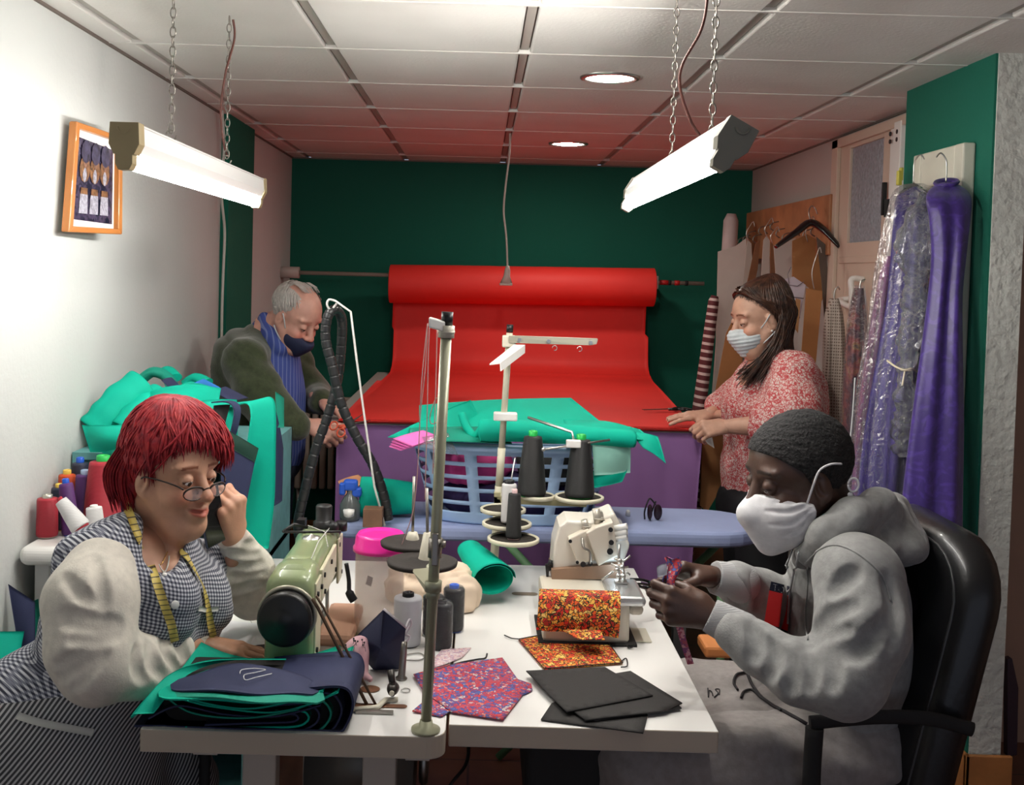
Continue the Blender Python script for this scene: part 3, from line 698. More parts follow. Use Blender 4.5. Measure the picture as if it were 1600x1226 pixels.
cloth(patch4((129, 664, 3.12), (285, 668, 3.05), (268, 706, 3.02), (142, 706, 3.10), .055, wave=.006), 'fabric_fold', GREEN, 'green fabric lobe drooping over the left front corner of the shelf', 'fabric')
cloth(patch4((150, 700, 3.09), (262, 695, 3.02), (215, 724, 3.02), (185, 722, 3.05), .03), 'fabric_fold', GREEN, 'green fabric tip hanging lowest at the left of the heap', 'fabric')
gtube([(192, 668, 3.2), (205, 650, 3.22), (228, 628, 3.28), (250, 612, 3.34)], .034, .6, 'second folded green fabric beside the big rolled one')
cloth(patch4((182, 664, 3.13), (262, 662, 3.1), (258, 690, 3.08), (190, 690, 3.1), .03), 'fabric_fold', GREEN, 'green fabric flap folded forward left of the red hair', 'fabric')
cloth(patch4((225, 612, 3.3), (345, 606, 3.35), (330, 690, 3.22), (215, 690, 3.15), .07, wave=.012, wf=10), 'fabric_heap', GREEN, 'bulging green fabric in the middle of the heap', 'fabric')
cloth(MB().tube(catmull([P(222, 592, 3.5), P(240, 581, 3.5), P(262, 590, 3.5), P(272, 612, 3.45)], 6), .028, 14, caps=False, flat=.6), 'fabric_fold', GREEN2, 'dark looped green fabric at the top of the heap', 'fabric')
cloth(MB().tube(catmull([P(248, 585, 3.56), P(262, 579, 3.56), P(275, 590, 3.52)], 6), .022, 14, caps=True, flat=.7), 'fabric_fold', GREEN, 'small green roll peeking out behind the heap', 'fabric')
cloth(MB().tube(catmull([P(288, 600, 3.6), P(305, 590, 3.6), P(325, 598, 3.58)], 6), .026, 14, caps=True, flat=.6), 'fabric_fold', GREEN, 'green fold behind the bright blue piece', 'fabric')
cloth(patch4((252, 594, 3.42), (268, 590, 3.45), (282, 604, 3.40), (272, 614, 3.38), .006, 6, 6), 'fabric_scrap', NAVY, 'small navy scrap standing on the heap', 'fabric')
cloth(patch4((268, 612, 3.36), (300, 596, 3.45), (352, 612, 3.42), (330, 628, 3.3), .02, wave=.004), 'fabric_scrap', GREEN, 'pointed light green piece under the bright blue one', 'fabric')
cloth(patch4((287, 607, 3.36), (318, 592, 3.46), (344, 606, 3.46), (326, 622, 3.32), .004), 'fabric_scrap', BLUEF, 'bright blue fabric piece on the heap', 'fabric')
cloth(patch4((332, 612, 3.36), (352, 604, 3.46), (388, 622, 3.46), (362, 628, 3.32), .004), 'fabric_scrap', NAVY, 'flat navy piece right of the bright blue one', 'fabric')
cloth(patch4((300, 628, 3.2), (370, 624, 3.25), (372, 720, 3.15), (330, 700, 3.12), .02, wave=.01), 'fabric_heap', GREEN, 'crumpled green piece directly behind the red hair', 'fabric')
cloth(ribbon([P(368, 630, 3.24), P(398, 626, 3.2), P(424, 621, 3.16), P(431, 640, 3.14), P(431, 700, 3.12), P(429, 780, 3.11), P(420, 856, 3.1)], [P(330, 640, 3.2) - P(368, 630, 3.2)] * 2 + [P(365, 850, 3.1) - P(428, 850, 3.1)], .003, wave=.002), 'hanging_sheet', GREEN, 'long green sheet hanging over the right end of the shelf', 'fabric')
cloth(patch4((345, 668, 3.06), (402, 702, 3.08), (384, 790, 3.05), (345, 760, 3.03), .004), 'navy_cloth', NAVY, 'navy panel hanging in front of the long green sheet', 'fabric')
cloth(patch4((350, 668, 3.055), (404, 700, 3.075), (398, 722, 3.07), (348, 692, 3.05), .006), 'fabric_strip', mat('dark_green', (.008, .045, .03), .8), 'dark green strip along the top of the navy panel', 'fabric')
cloth(ribbon([P(330, 628, 3.14), P(355, 628, 3.12), P(366, 640, 3.1), P(362, 670, 3.08), P(352, 700, 3.08)], (.012, .03, 0), .003), 'fabric_strip', NAVY, 'navy strap looped over the hanging fabrics', 'fabric')
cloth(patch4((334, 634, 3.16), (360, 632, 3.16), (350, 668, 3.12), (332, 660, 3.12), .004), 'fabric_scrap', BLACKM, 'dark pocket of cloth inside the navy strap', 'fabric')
cloth(patch4((430, 640, 3.25), (442, 700, 3.3), (440, 782, 3.3), (428, 790, 3.2), .006), 'hanging_sheet', NAVY, 'navy sheet hanging behind the long green one', 'fabric')
cloth(patch4((430, 612, 3.3), (443, 622, 3.35), (443, 668, 3.3), (432, 668, 3.25), .004), 'fabric_scrap', GREEN2, 'olive green flap at the right edge of the hanging sheets', 'fabric')
cloth(patch4((-70, 990, 2.62), (38, 986, 2.66), (20, 1076, 2.6), (-70, 1100, 2.55), .02), 'fabric_sheet', GREEN, 'green fabric behind the woman at the left edge of the view', 'fabric')
cloth(patch4((13, 912, 2.7), (55, 940, 2.7), (55, 1020, 2.66), (30, 1015, 2.66), .005), 'fabric_sheet', NAVY, 'pointed navy fabric standing behind the checked apron', 'fabric')
cloth(patch4((-60, 990, 2.75), (60, 935, 2.78), (80, 1180, 2.72), (-60, 1190, 2.72), .0), 'fabric_bundle', GREEN2, 'darker green bundle supporting the loose fabrics at the left edge', 'fabric')
# white ledge with thread cones
t = thing('thread_ledge', 'white plastic ledge holding coloured thread cones behind the red-haired woman', 'shelf', (-1.0, 2.95, 0))
zt = .905; mb = MB(); mb.box((XL + .01, 2.74, zt - .05), (-.86, 3.08, zt), bev=.022); mb.build('ledge_top', WPLAS, t); MB().box((XL + .03, 2.80, 0), (XL + .07, 3.0, zt - .04), bev=.004).build('ledge_leg', WPLAS, t); MB().box((-.92, 2.80, 0), (-.88, 3.0, zt - .04), bev=.004).build('ledge_leg', WPLAS, t)
ct = 'coloured thread cones on the white ledge'; YEL = mat('yellow_plastic', (.75, .50, .08), .4); BLU = mat('blue_plastic', (.02, .10, .55), .35); GRN = mat('green_plastic', (.02, .45, .08), .35)
def sp(px, Yc, h, r0, r1, th, cap, l, axis=(0, 0, 1), dz=0): 
    b = P(px, 800, Yc); spool((b.x, Yc, zt + dz + .001), h, r0, r1, th, cap, l, axis, ct)
sp(74, 2.85, .112, .028, .026, TRED, mat('foil', (.6, .58, .5), .3, .8), 'short dark red thread spool nearest the ledge end')
sp(92, 2.93, .125, .024, .020, TBLU, YEL, 'black-green thread spool with a yellow top')
sp(104, 3.0, .150, .026, .022, TORG, YEL, 'orange thread cone with a yellow top')
sp(132, 2.98, .155, .030, .024, TPUR, mat('milk_blue', (.35, .45, .6), .2), 'purple thread cone with a milky blue top')
sp(124, 3.04, .178, .026, .022, TBLU, BLU, 'tall thread cone with a bright blue cap')
sp(112, 2.88, .150, .024, .018, TPUR, BLU, 'violet thread cone with a small blue top', (-.12, 0, 1))
sp(160, 2.96, .20, .052, .036, TRED, GRN, 'large bright red thread cone, the widest on the ledge')
b = P(128, 826, 2.8); spool(b, .10, .026, .016, TWHT, TRED, 'white cone lying tipped over among the coloured ones', (-.75, .1, .9), ct)
b = P(150, 830, 2.84); spool(b, .07, .024, .020, TWHT, WPLAS, 'small pinkish white spool beside the tipped cone', (-.1, 0, 1), ct)
# ------------------------------------------------ right: hook board, patterns, garments
KRAFT = mat('kraft_card', (.42, .19, .07), .8, var=.12, vs=6, bump=.1); PAPER = mat('pattern_paper', (.60, .55, .50), .8, var=.05, vs=8); CARDD = mat('brown_card', (.24, .11, .05), .8, var=.15, vs=8)
a = Px(1302, 303, 1.59); c = Px(1312, 398, 1.56)
t = thing('hook_board', 'long orange wooden board of hooks fixed to the right wall', 'rack', (1.6, 5.6, 1.85))
z1 = a.z; z0 = Px(1302, 398, 1.59).z; mb = MB(); mb.box((1.575, a.y, z0), (1.63, 6.52, z1), bev=.004); mb.build('board', mat('board_wood', (.45, .20, .09), .55, var=.25, vs=7), t)
r = random.Random(4)
for k in range(13):
    y = a.y + .12 + k * .12; z = (z0 + z1) / 2 + r.uniform(-.02, .06)
    MB().tube(catmull([(1.575, y, z), (1.54, y, z - .01), (1.53, y, z - .035), (1.55, y, z - .05)], 4), .0035, 6).build('hook', DSTEEL, t)
def plate(poly, Y, m, label, name='paper_pattern', cat='pattern', th=.006, tilt=0, group='paper patterns hanging on the hook board', hook=None):
    pts = [P(x, y, Y + tilt * (x - poly[0][0]) / 100) for x, y in poly]
    t = thing(name, label, cat, pts[0], group); MB().prism(pts, (0, th, 0)).build('sheet', m, t)
    if hook:
        h = P(hook[0], hook[1], Y - .004); mb = MB(); e = P(hook[0] + 2, hook[1] - hook[2], Y - .004); s = (e - h)
        mb.tube(catmull([h, h + s * .4 + V((-.012, 0, 0)), h + s * .8 + V((.006, 0, 0)), e + V((.02, 0, .0)), e + V((.028, 0, -.025))], 6), .0022, 6); mb.build('wire_hook', STEEL, t)
    return t
t = thing('paper_roll', 'pale rolled pattern paper standing tall in the corner beside the hook board', 'paper roll', P(1128, 640, 6.1))
MB().tube([P(1118, 720, 6.05), P(1130, 560, 6.1), P(1142, 345, 6.2), P(1143, 334, 6.2)], [.05, .048, .042, .025], 16).build('roll', mat('paper_pinkish', (.55, .47, .46), .7, var=.1, vs=6), t)
plate([(1122, 393), (1150, 384), (1166, 372), (1168, 440), (1150, 560), (1128, 640), (1105, 700), (1118, 560)], 5.9, PAPER, 'tall cream paper pattern hanging furthest left beside the corner')
plate([(1168, 374), (1174, 380), (1177, 440), (1160, 620), (1140, 640), (1160, 450)], 5.7, mat('paper_b', (.5, .46, .4), .8), 'narrow off-white pattern with a dark edge, second from the corner', hook=(1169, 376, 30))
plate([(1181, 380), (1188, 374), (1184, 420), (1175, 460), (1150, 620), (1128, 620)], 5.6, CARDD, 'thin brown card pattern behind the dark-haired woman')
plate([(1160, 470), (1160, 620), (1115, 625), (1135, 520)], 5.4, KRAFT, 'kraft card showing left of the dark-haired woman\'s face')
plate([(1193, 375), (1198, 368), (1203, 376), (1201, 480), (1186, 480)], 5.5, mat('paper_c', (.58, .52, .46), .8), 'white pattern strip with a pointed top', hook=(1198, 370, 30))
plate([(1204, 378), (1210, 384), (1214, 470), (1203, 470)], 5.4, CARDD, 'narrow dark brown card strip right of the pointed white one', hook=(1207, 380, 26))
plate([(1209, 384), (1243, 372), (1243, 440), (1215, 470)], 5.3, mat('paper_d', (.56, .50, .46), .8), 'wide blank cream pattern under the black coat hanger')
plate([(1238, 376), (1262, 366), (1285, 380), (1288, 460), (1284, 470), (1256, 442), (1238, 432)], 5.15, KRAFT, 'wide worn kraft pattern hanging under the black hanger\'s right arm', hook=(1262, 378, 40))
plate([(1276, 370), (1290, 382), (1297, 470), (1290, 520), (1284, 440)], 5.0, mat('paper_dark', (.12, .09, .07), .8), 'dark card pattern edge at the right end of the board')
t = plate([(1205, 442), (1240, 432), (1259, 445), (1248, 505), (1232, 530), (1205, 500)], 5.0, mat('paper_lilac', (.62, .56, .64), .8), 'white sheet with ruled lines and a drawn curve', hook=None)
ink = mat('ink_grey', (.18, .17, .2), .7); mb = MB()
for l in ([(1206, 460), (1256, 466)], [(1208, 490), (1250, 496)], [(1230, 440), (1226, 520)], [(1236, 417), (1231, 428), (1233, 445), (1246, 447), (1256, 440)]): mb.tube([P(x, y, 4.992) for x, y in l], .0018, 5)
mb.build('ruled_lines', ink, t)
plate([(1260, 450), (1285, 455), (1270, 620), (1248, 610)], 4.9, KRAFT, 'long orange kraft card hanging right of the ruled sheet', hook=(1272, 452, 66))
plate([(1244, 466), (1251, 468), (1247, 520), (1240, 510)], 4.95, mat('card_tan', (.5, .27, .12), .8), 'small tan card strip between the ruled sheet and the long kraft card')
# black coat hanger
HC = P(1266, 352, 5.0)
t = thing('coat_hanger', 'glossy black plastic coat hanger hooked over the board', 'hanger', HC)
BGL = mat('gloss_black', (.008, .008, .009), .12, coat=.5)
Lh, Rh = P(1212, 386, 4.95), P(1312, 386, 4.9); m1 = P(1245, 362, 4.98); m2 = P(1286, 358, 4.95)
MB().tube(catmull([Lh, m1, HC + V((0, 0, .012)), m2, Rh], 8), [.013 + .016 * math.sin(PI * k / 32) for k in range(33)], 12, flat=.6, hint=(0, 0, 1)).build('hanger_arms', BGL, t)
MB().tube(catmull([HC + V((0, 0, .02)), P(1264, 330, 5.02), P(1268, 322, 5.05), P(1274, 326, 5.05), P(1277, 334, 5.03)], 6), .0035, 8).build('hanger_hook', STEEL, t)
# striped fabric roll leaning by the back wall
def stripes(name, c1, c2, freq, axis, c3=None):
    t = NT(name); d = t.dot(axis); w = t.math('FRACT', t.math('MULTIPLY', d, freq)); t.col(t.ramp(w, [(0, c1), (.50, c2), (.86, c3 or c1)])); t.b.inputs['Roughness'].default_value = .9; return t.m
ST = stripes('stripe_cloth', (.10, .018, .022), (.58, .45, .42), 26, (.10, 0, 1.0))
cloth(MB().tube([P(1070, 880, 5.2), P(1080, 780, 5.3), P(1092, 640, 5.5), P(1103, 560, 5.6), P(1115, 470, 5.7), P(1117, 462, 5.7)], [.058, .058, .056, .052, .045, .03], 18, hint=(1, 0, 0), flat=.6), 'striped_fabric_roll', ST, 'maroon and white striped fabric roll leaning beside the red table', 'fabric roll')
cloth(MB().tube(catmull([P(1085, 800, 4.5), P(1092, 740, 4.5), P(1098, 690, 4.5)], 6), [.055] * 13, 14, hint=(1, 0, 0), flat=.5), 'striped_cloth', ST, 'striped cloth hanging under the table corner in front of the woman', 'fabric')
cloth(MB().prism([P(1098, 676, 4.42), P(1132, 680, 4.42), P(1128, 760, 4.42), P(1105, 800, 4.42), P(1094, 790, 4.42)], (0, .02, 0)), 'kraft_card', KRAFT, 'brown card hanging at the table corner below the woman\'s hands', 'card')
cloth(patch4((1098, 668, 4.18), (1112, 680, 4.18), (1116, 700, 4.18), (1101, 690, 4.18), .003, 5, 5), 'paper_tag', mat('tag_grey', (.5, .48, .45), .6), 'small grey tag dangling at the cutting table corner', 'tag')
# perforated beige garment and plastic covered one
t = NT('mesh_garment'); d1 = t.dot((420, 0, 260)); d2 = t.dot((420, 0, -260)); s = t.math('MULTIPLY', t.math('SINE', d1), t.math('SINE', d2)); t.col(t.ramp(s, [(0, (.40, .33, .28)), (.30, (.14, .09, .07))])); t.b.inputs['Roughness'].default_value = .8
tt = thing('hanging_garment', 'beige perforated garment hanging beside the frosted door', 'garment', P(1300, 700, 4.3))
drape([(1298, 1309, 466, 4.3), (1290, 1316, 490, 4.3), (1287, 1320, 540, 4.3), (1285, 1322, 640, 4.3), (1280, 1324, 760, 4.25), (1275, 1326, 860, 4.2)], .06, 5, .2, 3).build('cloth', t.m, tt); MB().tube(catmull([P(1303, 468, 4.3), P(1304, 455, 4.3), P(1309, 448, 4.3), P(1312, 452, 4.32)], 5), .003, 6).build('hanger_hook', STEEL, tt)
t = NT('dark_print'); n = t.n('TexNoise', {'Vector': t.tc.outputs['Object'], 'Scale': 14.0, 'Detail': 5.0}); t.col(t.ramp(n.outputs[0], [(0, (.012, .010, .018)), (.48, (.05, .012, .03)), (.56, (.22, .03, .03)), (.62, (.24, .12, .04)), (.68, (.03, .02, .04))], 'LINEAR')); t.b.inputs['Roughness'].default_value = .5
tt = thing('hanging_garment', 'dark red and black printed garment in clear plastic beside the door', 'garment', P(1335, 740, 4.0))
drape([(1338, 1348, 450, 4.0), (1330, 1352, 480, 4.0), (1324, 1356, 540, 3.95), (1318, 1360, 640, 3.95), (1312, 1362, 780, 3.9), (1312, 1362, 880, 3.9)], .05, 4, .2, 5).build('cloth', t.m, tt)
drape([(1337, 1349, 446, 4.0), (1328, 1354, 480, 4.0), (1321, 1359, 540, 3.95), (1315, 1363, 640, 3.95), (1309, 1365, 780, 3.9), (1309, 1365, 880, 3.9)], .065, 7, .14, 6).build('plastic_cover', FILM, tt)
MB().tube(catmull([P(1343, 452, 4.0), P(1345, 440, 4.0), P(1352, 436, 4.0)], 5), .003, 6).build('hanger_hook', STEEL, tt)
# white framed mirror on green pillar
a = Px(1508, 222, 1.44); t = thing('framed_mirror', 'tall white framed mirror standing against the green pillar behind the dresses', 'mirror', (1.45, 3.45, .02))
y0, y1, z1 = a.y, 3.66, a.z; fw = .062; mb = MB()
for lo, hi in (((1.435, y0, .02), (1.474, y0 + fw, z1)), ((1.435, y1 - fw, .02), (1.474, y1, z1)), ((1.437, y0 + fw, z1 - .115), (1.474, y1 - fw, z1)), ((1.437, y0 + fw, .02), (1.474, y1 - fw, .13))): mb.box(lo, hi, bev=.006)
mb.build('frame', mat('frame_ivory', (.62, .60, .50), .5), t); MB().box((1.455, y0 + fw - .005, .12), (1.46, y1 - fw + .005, z1 - .11)).build('mirror_glass', mat('mirror', (.35, .33, .30), .08, 1), t)
# purple dresses
PURD = NT('purple_damask'); v = PURD.n('TexNoise', {'Vector': PURD.tc.outputs['Object'], 'Scale': 22.0, 'Detail': 3.0, 'Distortion': 1.5}); PURD.col(PURD.ramp(v.outputs[0], [(.40, (.060, .026, .23)), (.52, (.036, .014, .15))], 'LINEAR')); PURD.b.inputs['Roughness'].default_value = .42; PURD.b.inputs['Sheen Weight'].default_value = .2; PURD.bump(v.outputs[0], .25, .004); PURD = PURD.m
NAVYD = mat('navy_satin', (.040, .022, .16), .4, var=.2, vs=10); PLUM = mat('plum_satin', (.20, .055, .17), .45, var=.25, vs=6)
def hook(p, h, t, s=1):
    MB().tube(catmull([p, p + V((0, 0, h * .6)), p + V((-.006 * s, 0, h * .85)), p + V((-.02 * s, .0, h)), p + V((-.032 * s, 0, h * .85))], 6), .0025, 6).build('hanger_hook', STEEL, t)
t = thing('purple_dress', 'bare purple damask dress hanging nearest the pillar\'s stucco end', 'dress', P(1450, 900, 3.2))
drape([(1466, 1492, 286, 3.28), (1451, 1510, 298, 3.26), (1447, 1516, 314, 3.22), (1452, 1513, 345, 3.2), (1455, 1506, 400, 3.2), (1450, 1500, 460, 3.2), (1440, 1500, 540, 3.18), (1424, 1502, 660, 3.16), (1408, 1500, 800, 3.14), (1398, 1500, 930, 3.1)], .055, 3, .22, 12, sub=6).build('gown', PURD, t)
MB().lathe(P(1479, 291, 3.27), [(.030, 0), (.038, .012), (.034, .018), (.026, .005)], 18, ax=(-.2, -.3, 1)).build('neckline', PURD, t); hook(P(1478, 284, 3.27), .085, t)
MB().tube([P(1455, 312, 3.26), P(1478, 286, 3.27), P(1500, 306, 3.22)], .006, 8).build('hanger_bar', BLACK, t)
t = thing('purple_dress', 'navy and plum dress inside a clear plastic cover tied with string', 'dress', P(1390, 900, 3.4))
drape([(1418, 1436, 292, 3.5), (1402, 1458, 306, 3.48), (1398, 1462, 330, 3.46), (1396, 1458, 360, 3.44), (1392, 1450, 420, 3.42), (1386, 1444, 480, 3.4), (1372, 1440, 560, 3.38), (1352, 1432, 680, 3.36), (1340, 1424, 800, 3.34), (1332, 1418, 930, 3.3)], .05, 4, .25, 21, sub=6).build('gown', NAVYD, t)
drape([(1385, 1402, 400, 3.5), (1372, 1404, 440, 3.48), (1358, 1402, 520, 3.44), (1340, 1398, 640, 3.42), (1330, 1396, 780, 3.40), (1322, 1392, 930, 3.36)], .04, 4, .3, 22, sub=6).build('plum_panel', PLUM, t)
drape([(1412, 1442, 288, 3.48), (1396, 1462, 300, 3.46), (1388, 1462, 330, 3.42), (1376, 1460, 380, 3.40), (1366, 1454, 440, 3.38), (1356, 1446, 520, 3.36), (1338, 1440, 620, 3.34), (1326, 1432, 760, 3.30), (1318, 1426, 930, 3.26)], .085, 9, .14, 23, n=90, sub=6).build('plastic_cover', FILM, t)
hook(P(1427, 286, 3.48), .09, t, -1); MB().tube([P(1404, 304, 3.48), P(1428, 288, 3.48), P(1456, 303, 3.46)], .006, 8).build('hanger_bar', BLACK, t)
# crumpled shiny bag bunched and tied
SILV = filmmat('crumpled_film', .12, .25, (.85, .86, .9), 1.3)
F = Field(P(1405, 720, 3.3) - V((.12, .15, .0)), P(1460, 300, 3.3) + V((.08, .12, .02)), .005)
F.chain([P(1445, 322, 3.27), P(1438, 352, 3.26), P(1430, 385, 3.25), P(1428, 410, 3.25)], [.022, .040, .046, .030], .02, sq=((0, 1, 0), .6)).chain([P(1432, 420, 3.25), P(1428, 470, 3.25), P(1422, 530, 3.24), P(1416, 572, 3.24), P(1414, 620, 3.24), P(1410, 700, 3.24)], [.018, .022, .022, .012, .022, .02], .015)
F.waves(.009, (70, 70, 50), 5, 9, sharp=True); np_mesh('crumpled_cover', [F.mesh(1)], SILV, t)
MB().tube(catmull([P(1386, 563, 3.25), P(1400, 573, 3.22), P(1414, 578, 3.20), P(1425, 576, 3.21), P(1438, 583, 3.25)], 6), .0030, 6).tube(catmull([P(1414, 577, 3.205), P(1412, 590, 3.2), P(1410, 602, 3.2)], 5), .0028, 6).torus(P(1416, 578, 3.215), .014, .003, (0, 0, 1)).build('string_tie', mat('string', (.7, .62, .45), .8), t)
# little yellow clip on the frame
cloth(MB().cbox(P(1405, 278, 3.75), (.015, .02, .05), bev=.003).cbox(P(1408, 272, 3.75), (.010, .02, .045), bev=.003), 'clothes_peg', mat('peg_yellow', (.55, .48, .08), .5), 'yellow peg clipped at the edge of the white framed mirror', 'clip')
# long thin cord dropping behind the man's head
cloth(MB().tube(catmull([P(1336, 590, 3.3), P(1332, 650, 3.3), P(1326, 710, 3.3), P(1324, 742, 3.3)], 6), .0022, 6), 'hanging_string', mat('string_w', (.6, .6, .6), .6), 'thin white string hanging between the plastic covered dress and the seated man', 'string')
# object leaning right of the pillar
cloth(MB().prism([P(1574, 1030, 3.6), P(1582, 1028, 3.6), P(1592, 1075, 3.6), P(1590, 1180, 3.6), P(1574, 1182, 3.6)], (0, .03, 0)), 'dark_panel', mat('plum_panel_m', (.06, .035, .05), .5), 'dark plum panel with a pale edge leaning just right of the stucco pillar', 'panel', bev=.004)
# ------------------------------------------------ office chair
LEA = mat('black_leather', (.010, .010, .011), .34, bump=.25, bs=90, coat=.15)
t = thing('office_chair', 'high-backed black leather office chair the man in the grey hoodie sits on', 'chair', (.80, 2.47, 0))
def backring(off, ins, zs=1):
    ring = []
    for a, b in rrect(0, 0, .54 - 2 * ins, .74 - 2 * ins, .15 - ins * .5, 6):
        z = .735 + b * 1.0; y = 2.475 + a; lean = .935 + .215 * (z - .55) - .05 * math.cos((a / .27) * 1.3)
        ring.append(V((lean + off, y, z)))
    return ring
mb = MB(); loft(mb, [backring(-.002, .13), backring(-.014, .10), backring(-.012, .05), backring(-.004, .018), backring(.012, .002), backring(.05, 0), backring(.075, .008), backring(.088, .04), backring(.09, .13)]); mb.build('backrest', LEA, t)
rg = backring(-.006, .028); MB().tube(rg + [rg[0]], .0035, 6).build('piping', mat('leather_edge', (.05, .05, .052), .3), t)
mb = MB(); mb.tube([backring(-.017, .05)[i] + V((0, 0, 0)) for i in ()] or [V((1.0 + .17 * .3 - .035, 2.27, .82)), V((.968 + .17 * .3 - .035, 2.475, .79)), V((1.0 + .17 * .3 - .035, 2.68, .82))], .004, 6); mb.build('seam', mat('leather_edge', (.05, .05, .052), .3), t)
mb = MB(); loft(mb, [[V((.78 + a, 2.475 + b, z)) for a, b in rrect(0, 0, .50 - 2 * i, .52 - 2 * i, .12, 6)] for z, i in ((.40, .04), (.41, .005), (.45, 0), (.485, .01), (.50, .05))]); mb.build('seat', LEA, t)
for s, y in ((-1, 2.475 - .30), (1, 2.475 + .30)):
    m = MB().tube(catmull([(1.02, y, .735), (.93, y, .755), (.82, y, .755), (.69, y, .74)], 6), [.015] * 19, 12, flat=.6, hint=(0, 1, 0)); m.tube(catmull([(.70, y, .73), (.70, y, .58), (.74, y - s * .03, .44), (.78, y - s * .12, .40)], 6), .018, 10); m.build('armrest', BLACKM, t)
MB().cyl((.78, 2.475, .12), (.78, 2.475, .41), .03).build('gas_lift', BLACKM, t)
for k in range(5):
    a = k * 2 * PI / 5 + .3; e = V((.78 + .3 * math.cos(a), 2.475 + .3 * math.sin(a), .07)); l = MB().tube([(.78, 2.475, .12), e], [.03, .018], 8).build('base_leg', BLACKM, t)
    MB().cyl(e + V((-.012, 0, -.042)), e + V((.012, 0, -.042)), .027, n=14).build('caster', BLACK, l)
# ================================================================== two sewing tables
TT = .75; Y0T, Y1T = 2.095, 3.28
def tabletop(x0, x1, r, name='tabletop', parent=None, zt=TT, y0=Y0T, y1=Y1T, holes=()):
    pts = []
    for sx, sy, cx, cy, a in ((1, 1, x1, y1, 0), (-1, 1, x0, y1, PI / 2), (-1, -1, x0, y0, PI), (1, -1, x1, y0, 1.5 * PI)):
        rr = r if (sx > 0 and sy < 0) or r < .01 else .006
        for k in range(7): t = a + PI / 2 * k / 6; pts.append((cx - sx * rr + rr * math.cos(t), cy - sy * rr + rr * math.sin(t)))
    m = MB(); m.prism([(x, y, zt - .044) for x, y in pts], (0, 0, .044), 0)
    o = m.build(name, [WHITE, mat('laminate_edge', (.50, .43, .34), .5)], parent, bev=.0025)
    for p in o.data.polygons:
        if abs(p.normal.z) < .5: p.material_index = 1
    return o
t = thing('sewing_table', 'left white sewing table with a rounded corner carrying the green machine', 'table', (-.34, 2.65, 0))
XE = -.045
tabletop(-.625, XE, .035, parent=t, y0=2.035)
FR = mat('frame_cream', (.50, .46, .40), .5)
for x in (-.57, -.13):
    m = MB(); m.box((x, 2.22, .62), (x + .05, 3.1, .66)); m.build('frame_rail', FR, t)
for x, y in ((-.47, 2.23), (-.22, 2.23), (-.47, 3.05), (-.22, 3.05)): MB().box((x, y, .04), (x + .07, y + .05, TT - .045), bev=.004).build('leg', FR, t)
MB().box((-.56, 2.2, .01), (-.14, 2.27, .05), bev=.004).build('foot_bar', FR, t); MB().box((-.56, 3.03, .01), (-.14, 3.1, .05), bev=.004).build('foot_bar', FR, t)
MB().cyl((-.36, 2.45, .52), (-.12, 2.45, .52), .105, n=28).build('motor', mat('motor_grey', (.16, .15, .13), .4, metal=.4), t); MB().lathe((-.11, 2.45, .52), [(0, 0), (.05, 0), (.06, .01), (.05, .02), (0, .02)], 20, ax=(1, 0, 0)).build('pulley', DSTEEL, t)
MB().box((-.40, 2.35, .08), (-.14, 2.6, .11), bev=.01).build('treadle', BLACKM, t)
MB().cyl((-.565, 2.3, .05), (-.565, 2.3, .70), .012).build('knee_rod', BLACKM, t)
# inset holes painted on top as recessed cups
def cup(px, py, rx, ry, m, parent, n=24, slot=False):
    c = Pz(px, py, TT); a = [V((c.x + rx * math.cos(2 * PI * k / n), c.y + ry * math.sin(2 * PI * k / n), TT + .0012)) for k in range(n)]
    if slot: a = [V((c.x + x, c.y + y, TT + .0012)) for x, y in rrect(0, 0, rx * 2, ry * 2, min(rx, ry) * .98, 5)]
    return MB().prism(a, (0, 0, .0006)).build('cable_hole', m, parent)
HOLE = mat('hole_brown', (.13, .05, .02), .7)
cup(578, 1077, .021, .020, HOLE, t); cup(590, 1103, .060, .009, HOLE, t, slot=True)
t = thing('sewing_table', 'right white sewing table with square corners carrying the overlock machine', 'table', (.23, 2.68, 0))
tabletop(-.040, .488, .004, parent=t)
FR2 = mat('frame_grey', (.30, .27, .23), .5)
for y in (2.30, 3.05):
    MB().prism([(.10, y, TT - .045), (.36, y, TT - .045), (.30, y, TT - .12), (.26, y, .05), (.20, y, .05), (.16, y, TT - .12)], (0, .05, 0)).build('leg', FR2, t); MB().box((.02, y, .01), (.44, y + .05, .05), bev=.005).build('foot_bar', FR2, t)
MB().box((.10, 2.4, .12), (.34, 2.7, .15), bev=.01).build('treadle', BLACKM, t); MB().box((.12, 2.25, .50), (.42, 2.75, .68), bev=.02).build('motor_box', BLACKM, t)
cup(820, 928, .036, .013, mat('hole_grey', (.25, .20, .15), .7), t, slot=True)
cloth(MB().tube(catmull([(-.02, 2.9, .70), (-.03, 2.6, .62), (.00, 2.3, .60), (-.05, 2.2, .55), (-.12, 2.25, .3), (-.05, 2.3, .03)], 8), .004, 6), 'power_cable', BLACK, 'black power cable hanging between the two sewing tables', 'cable')
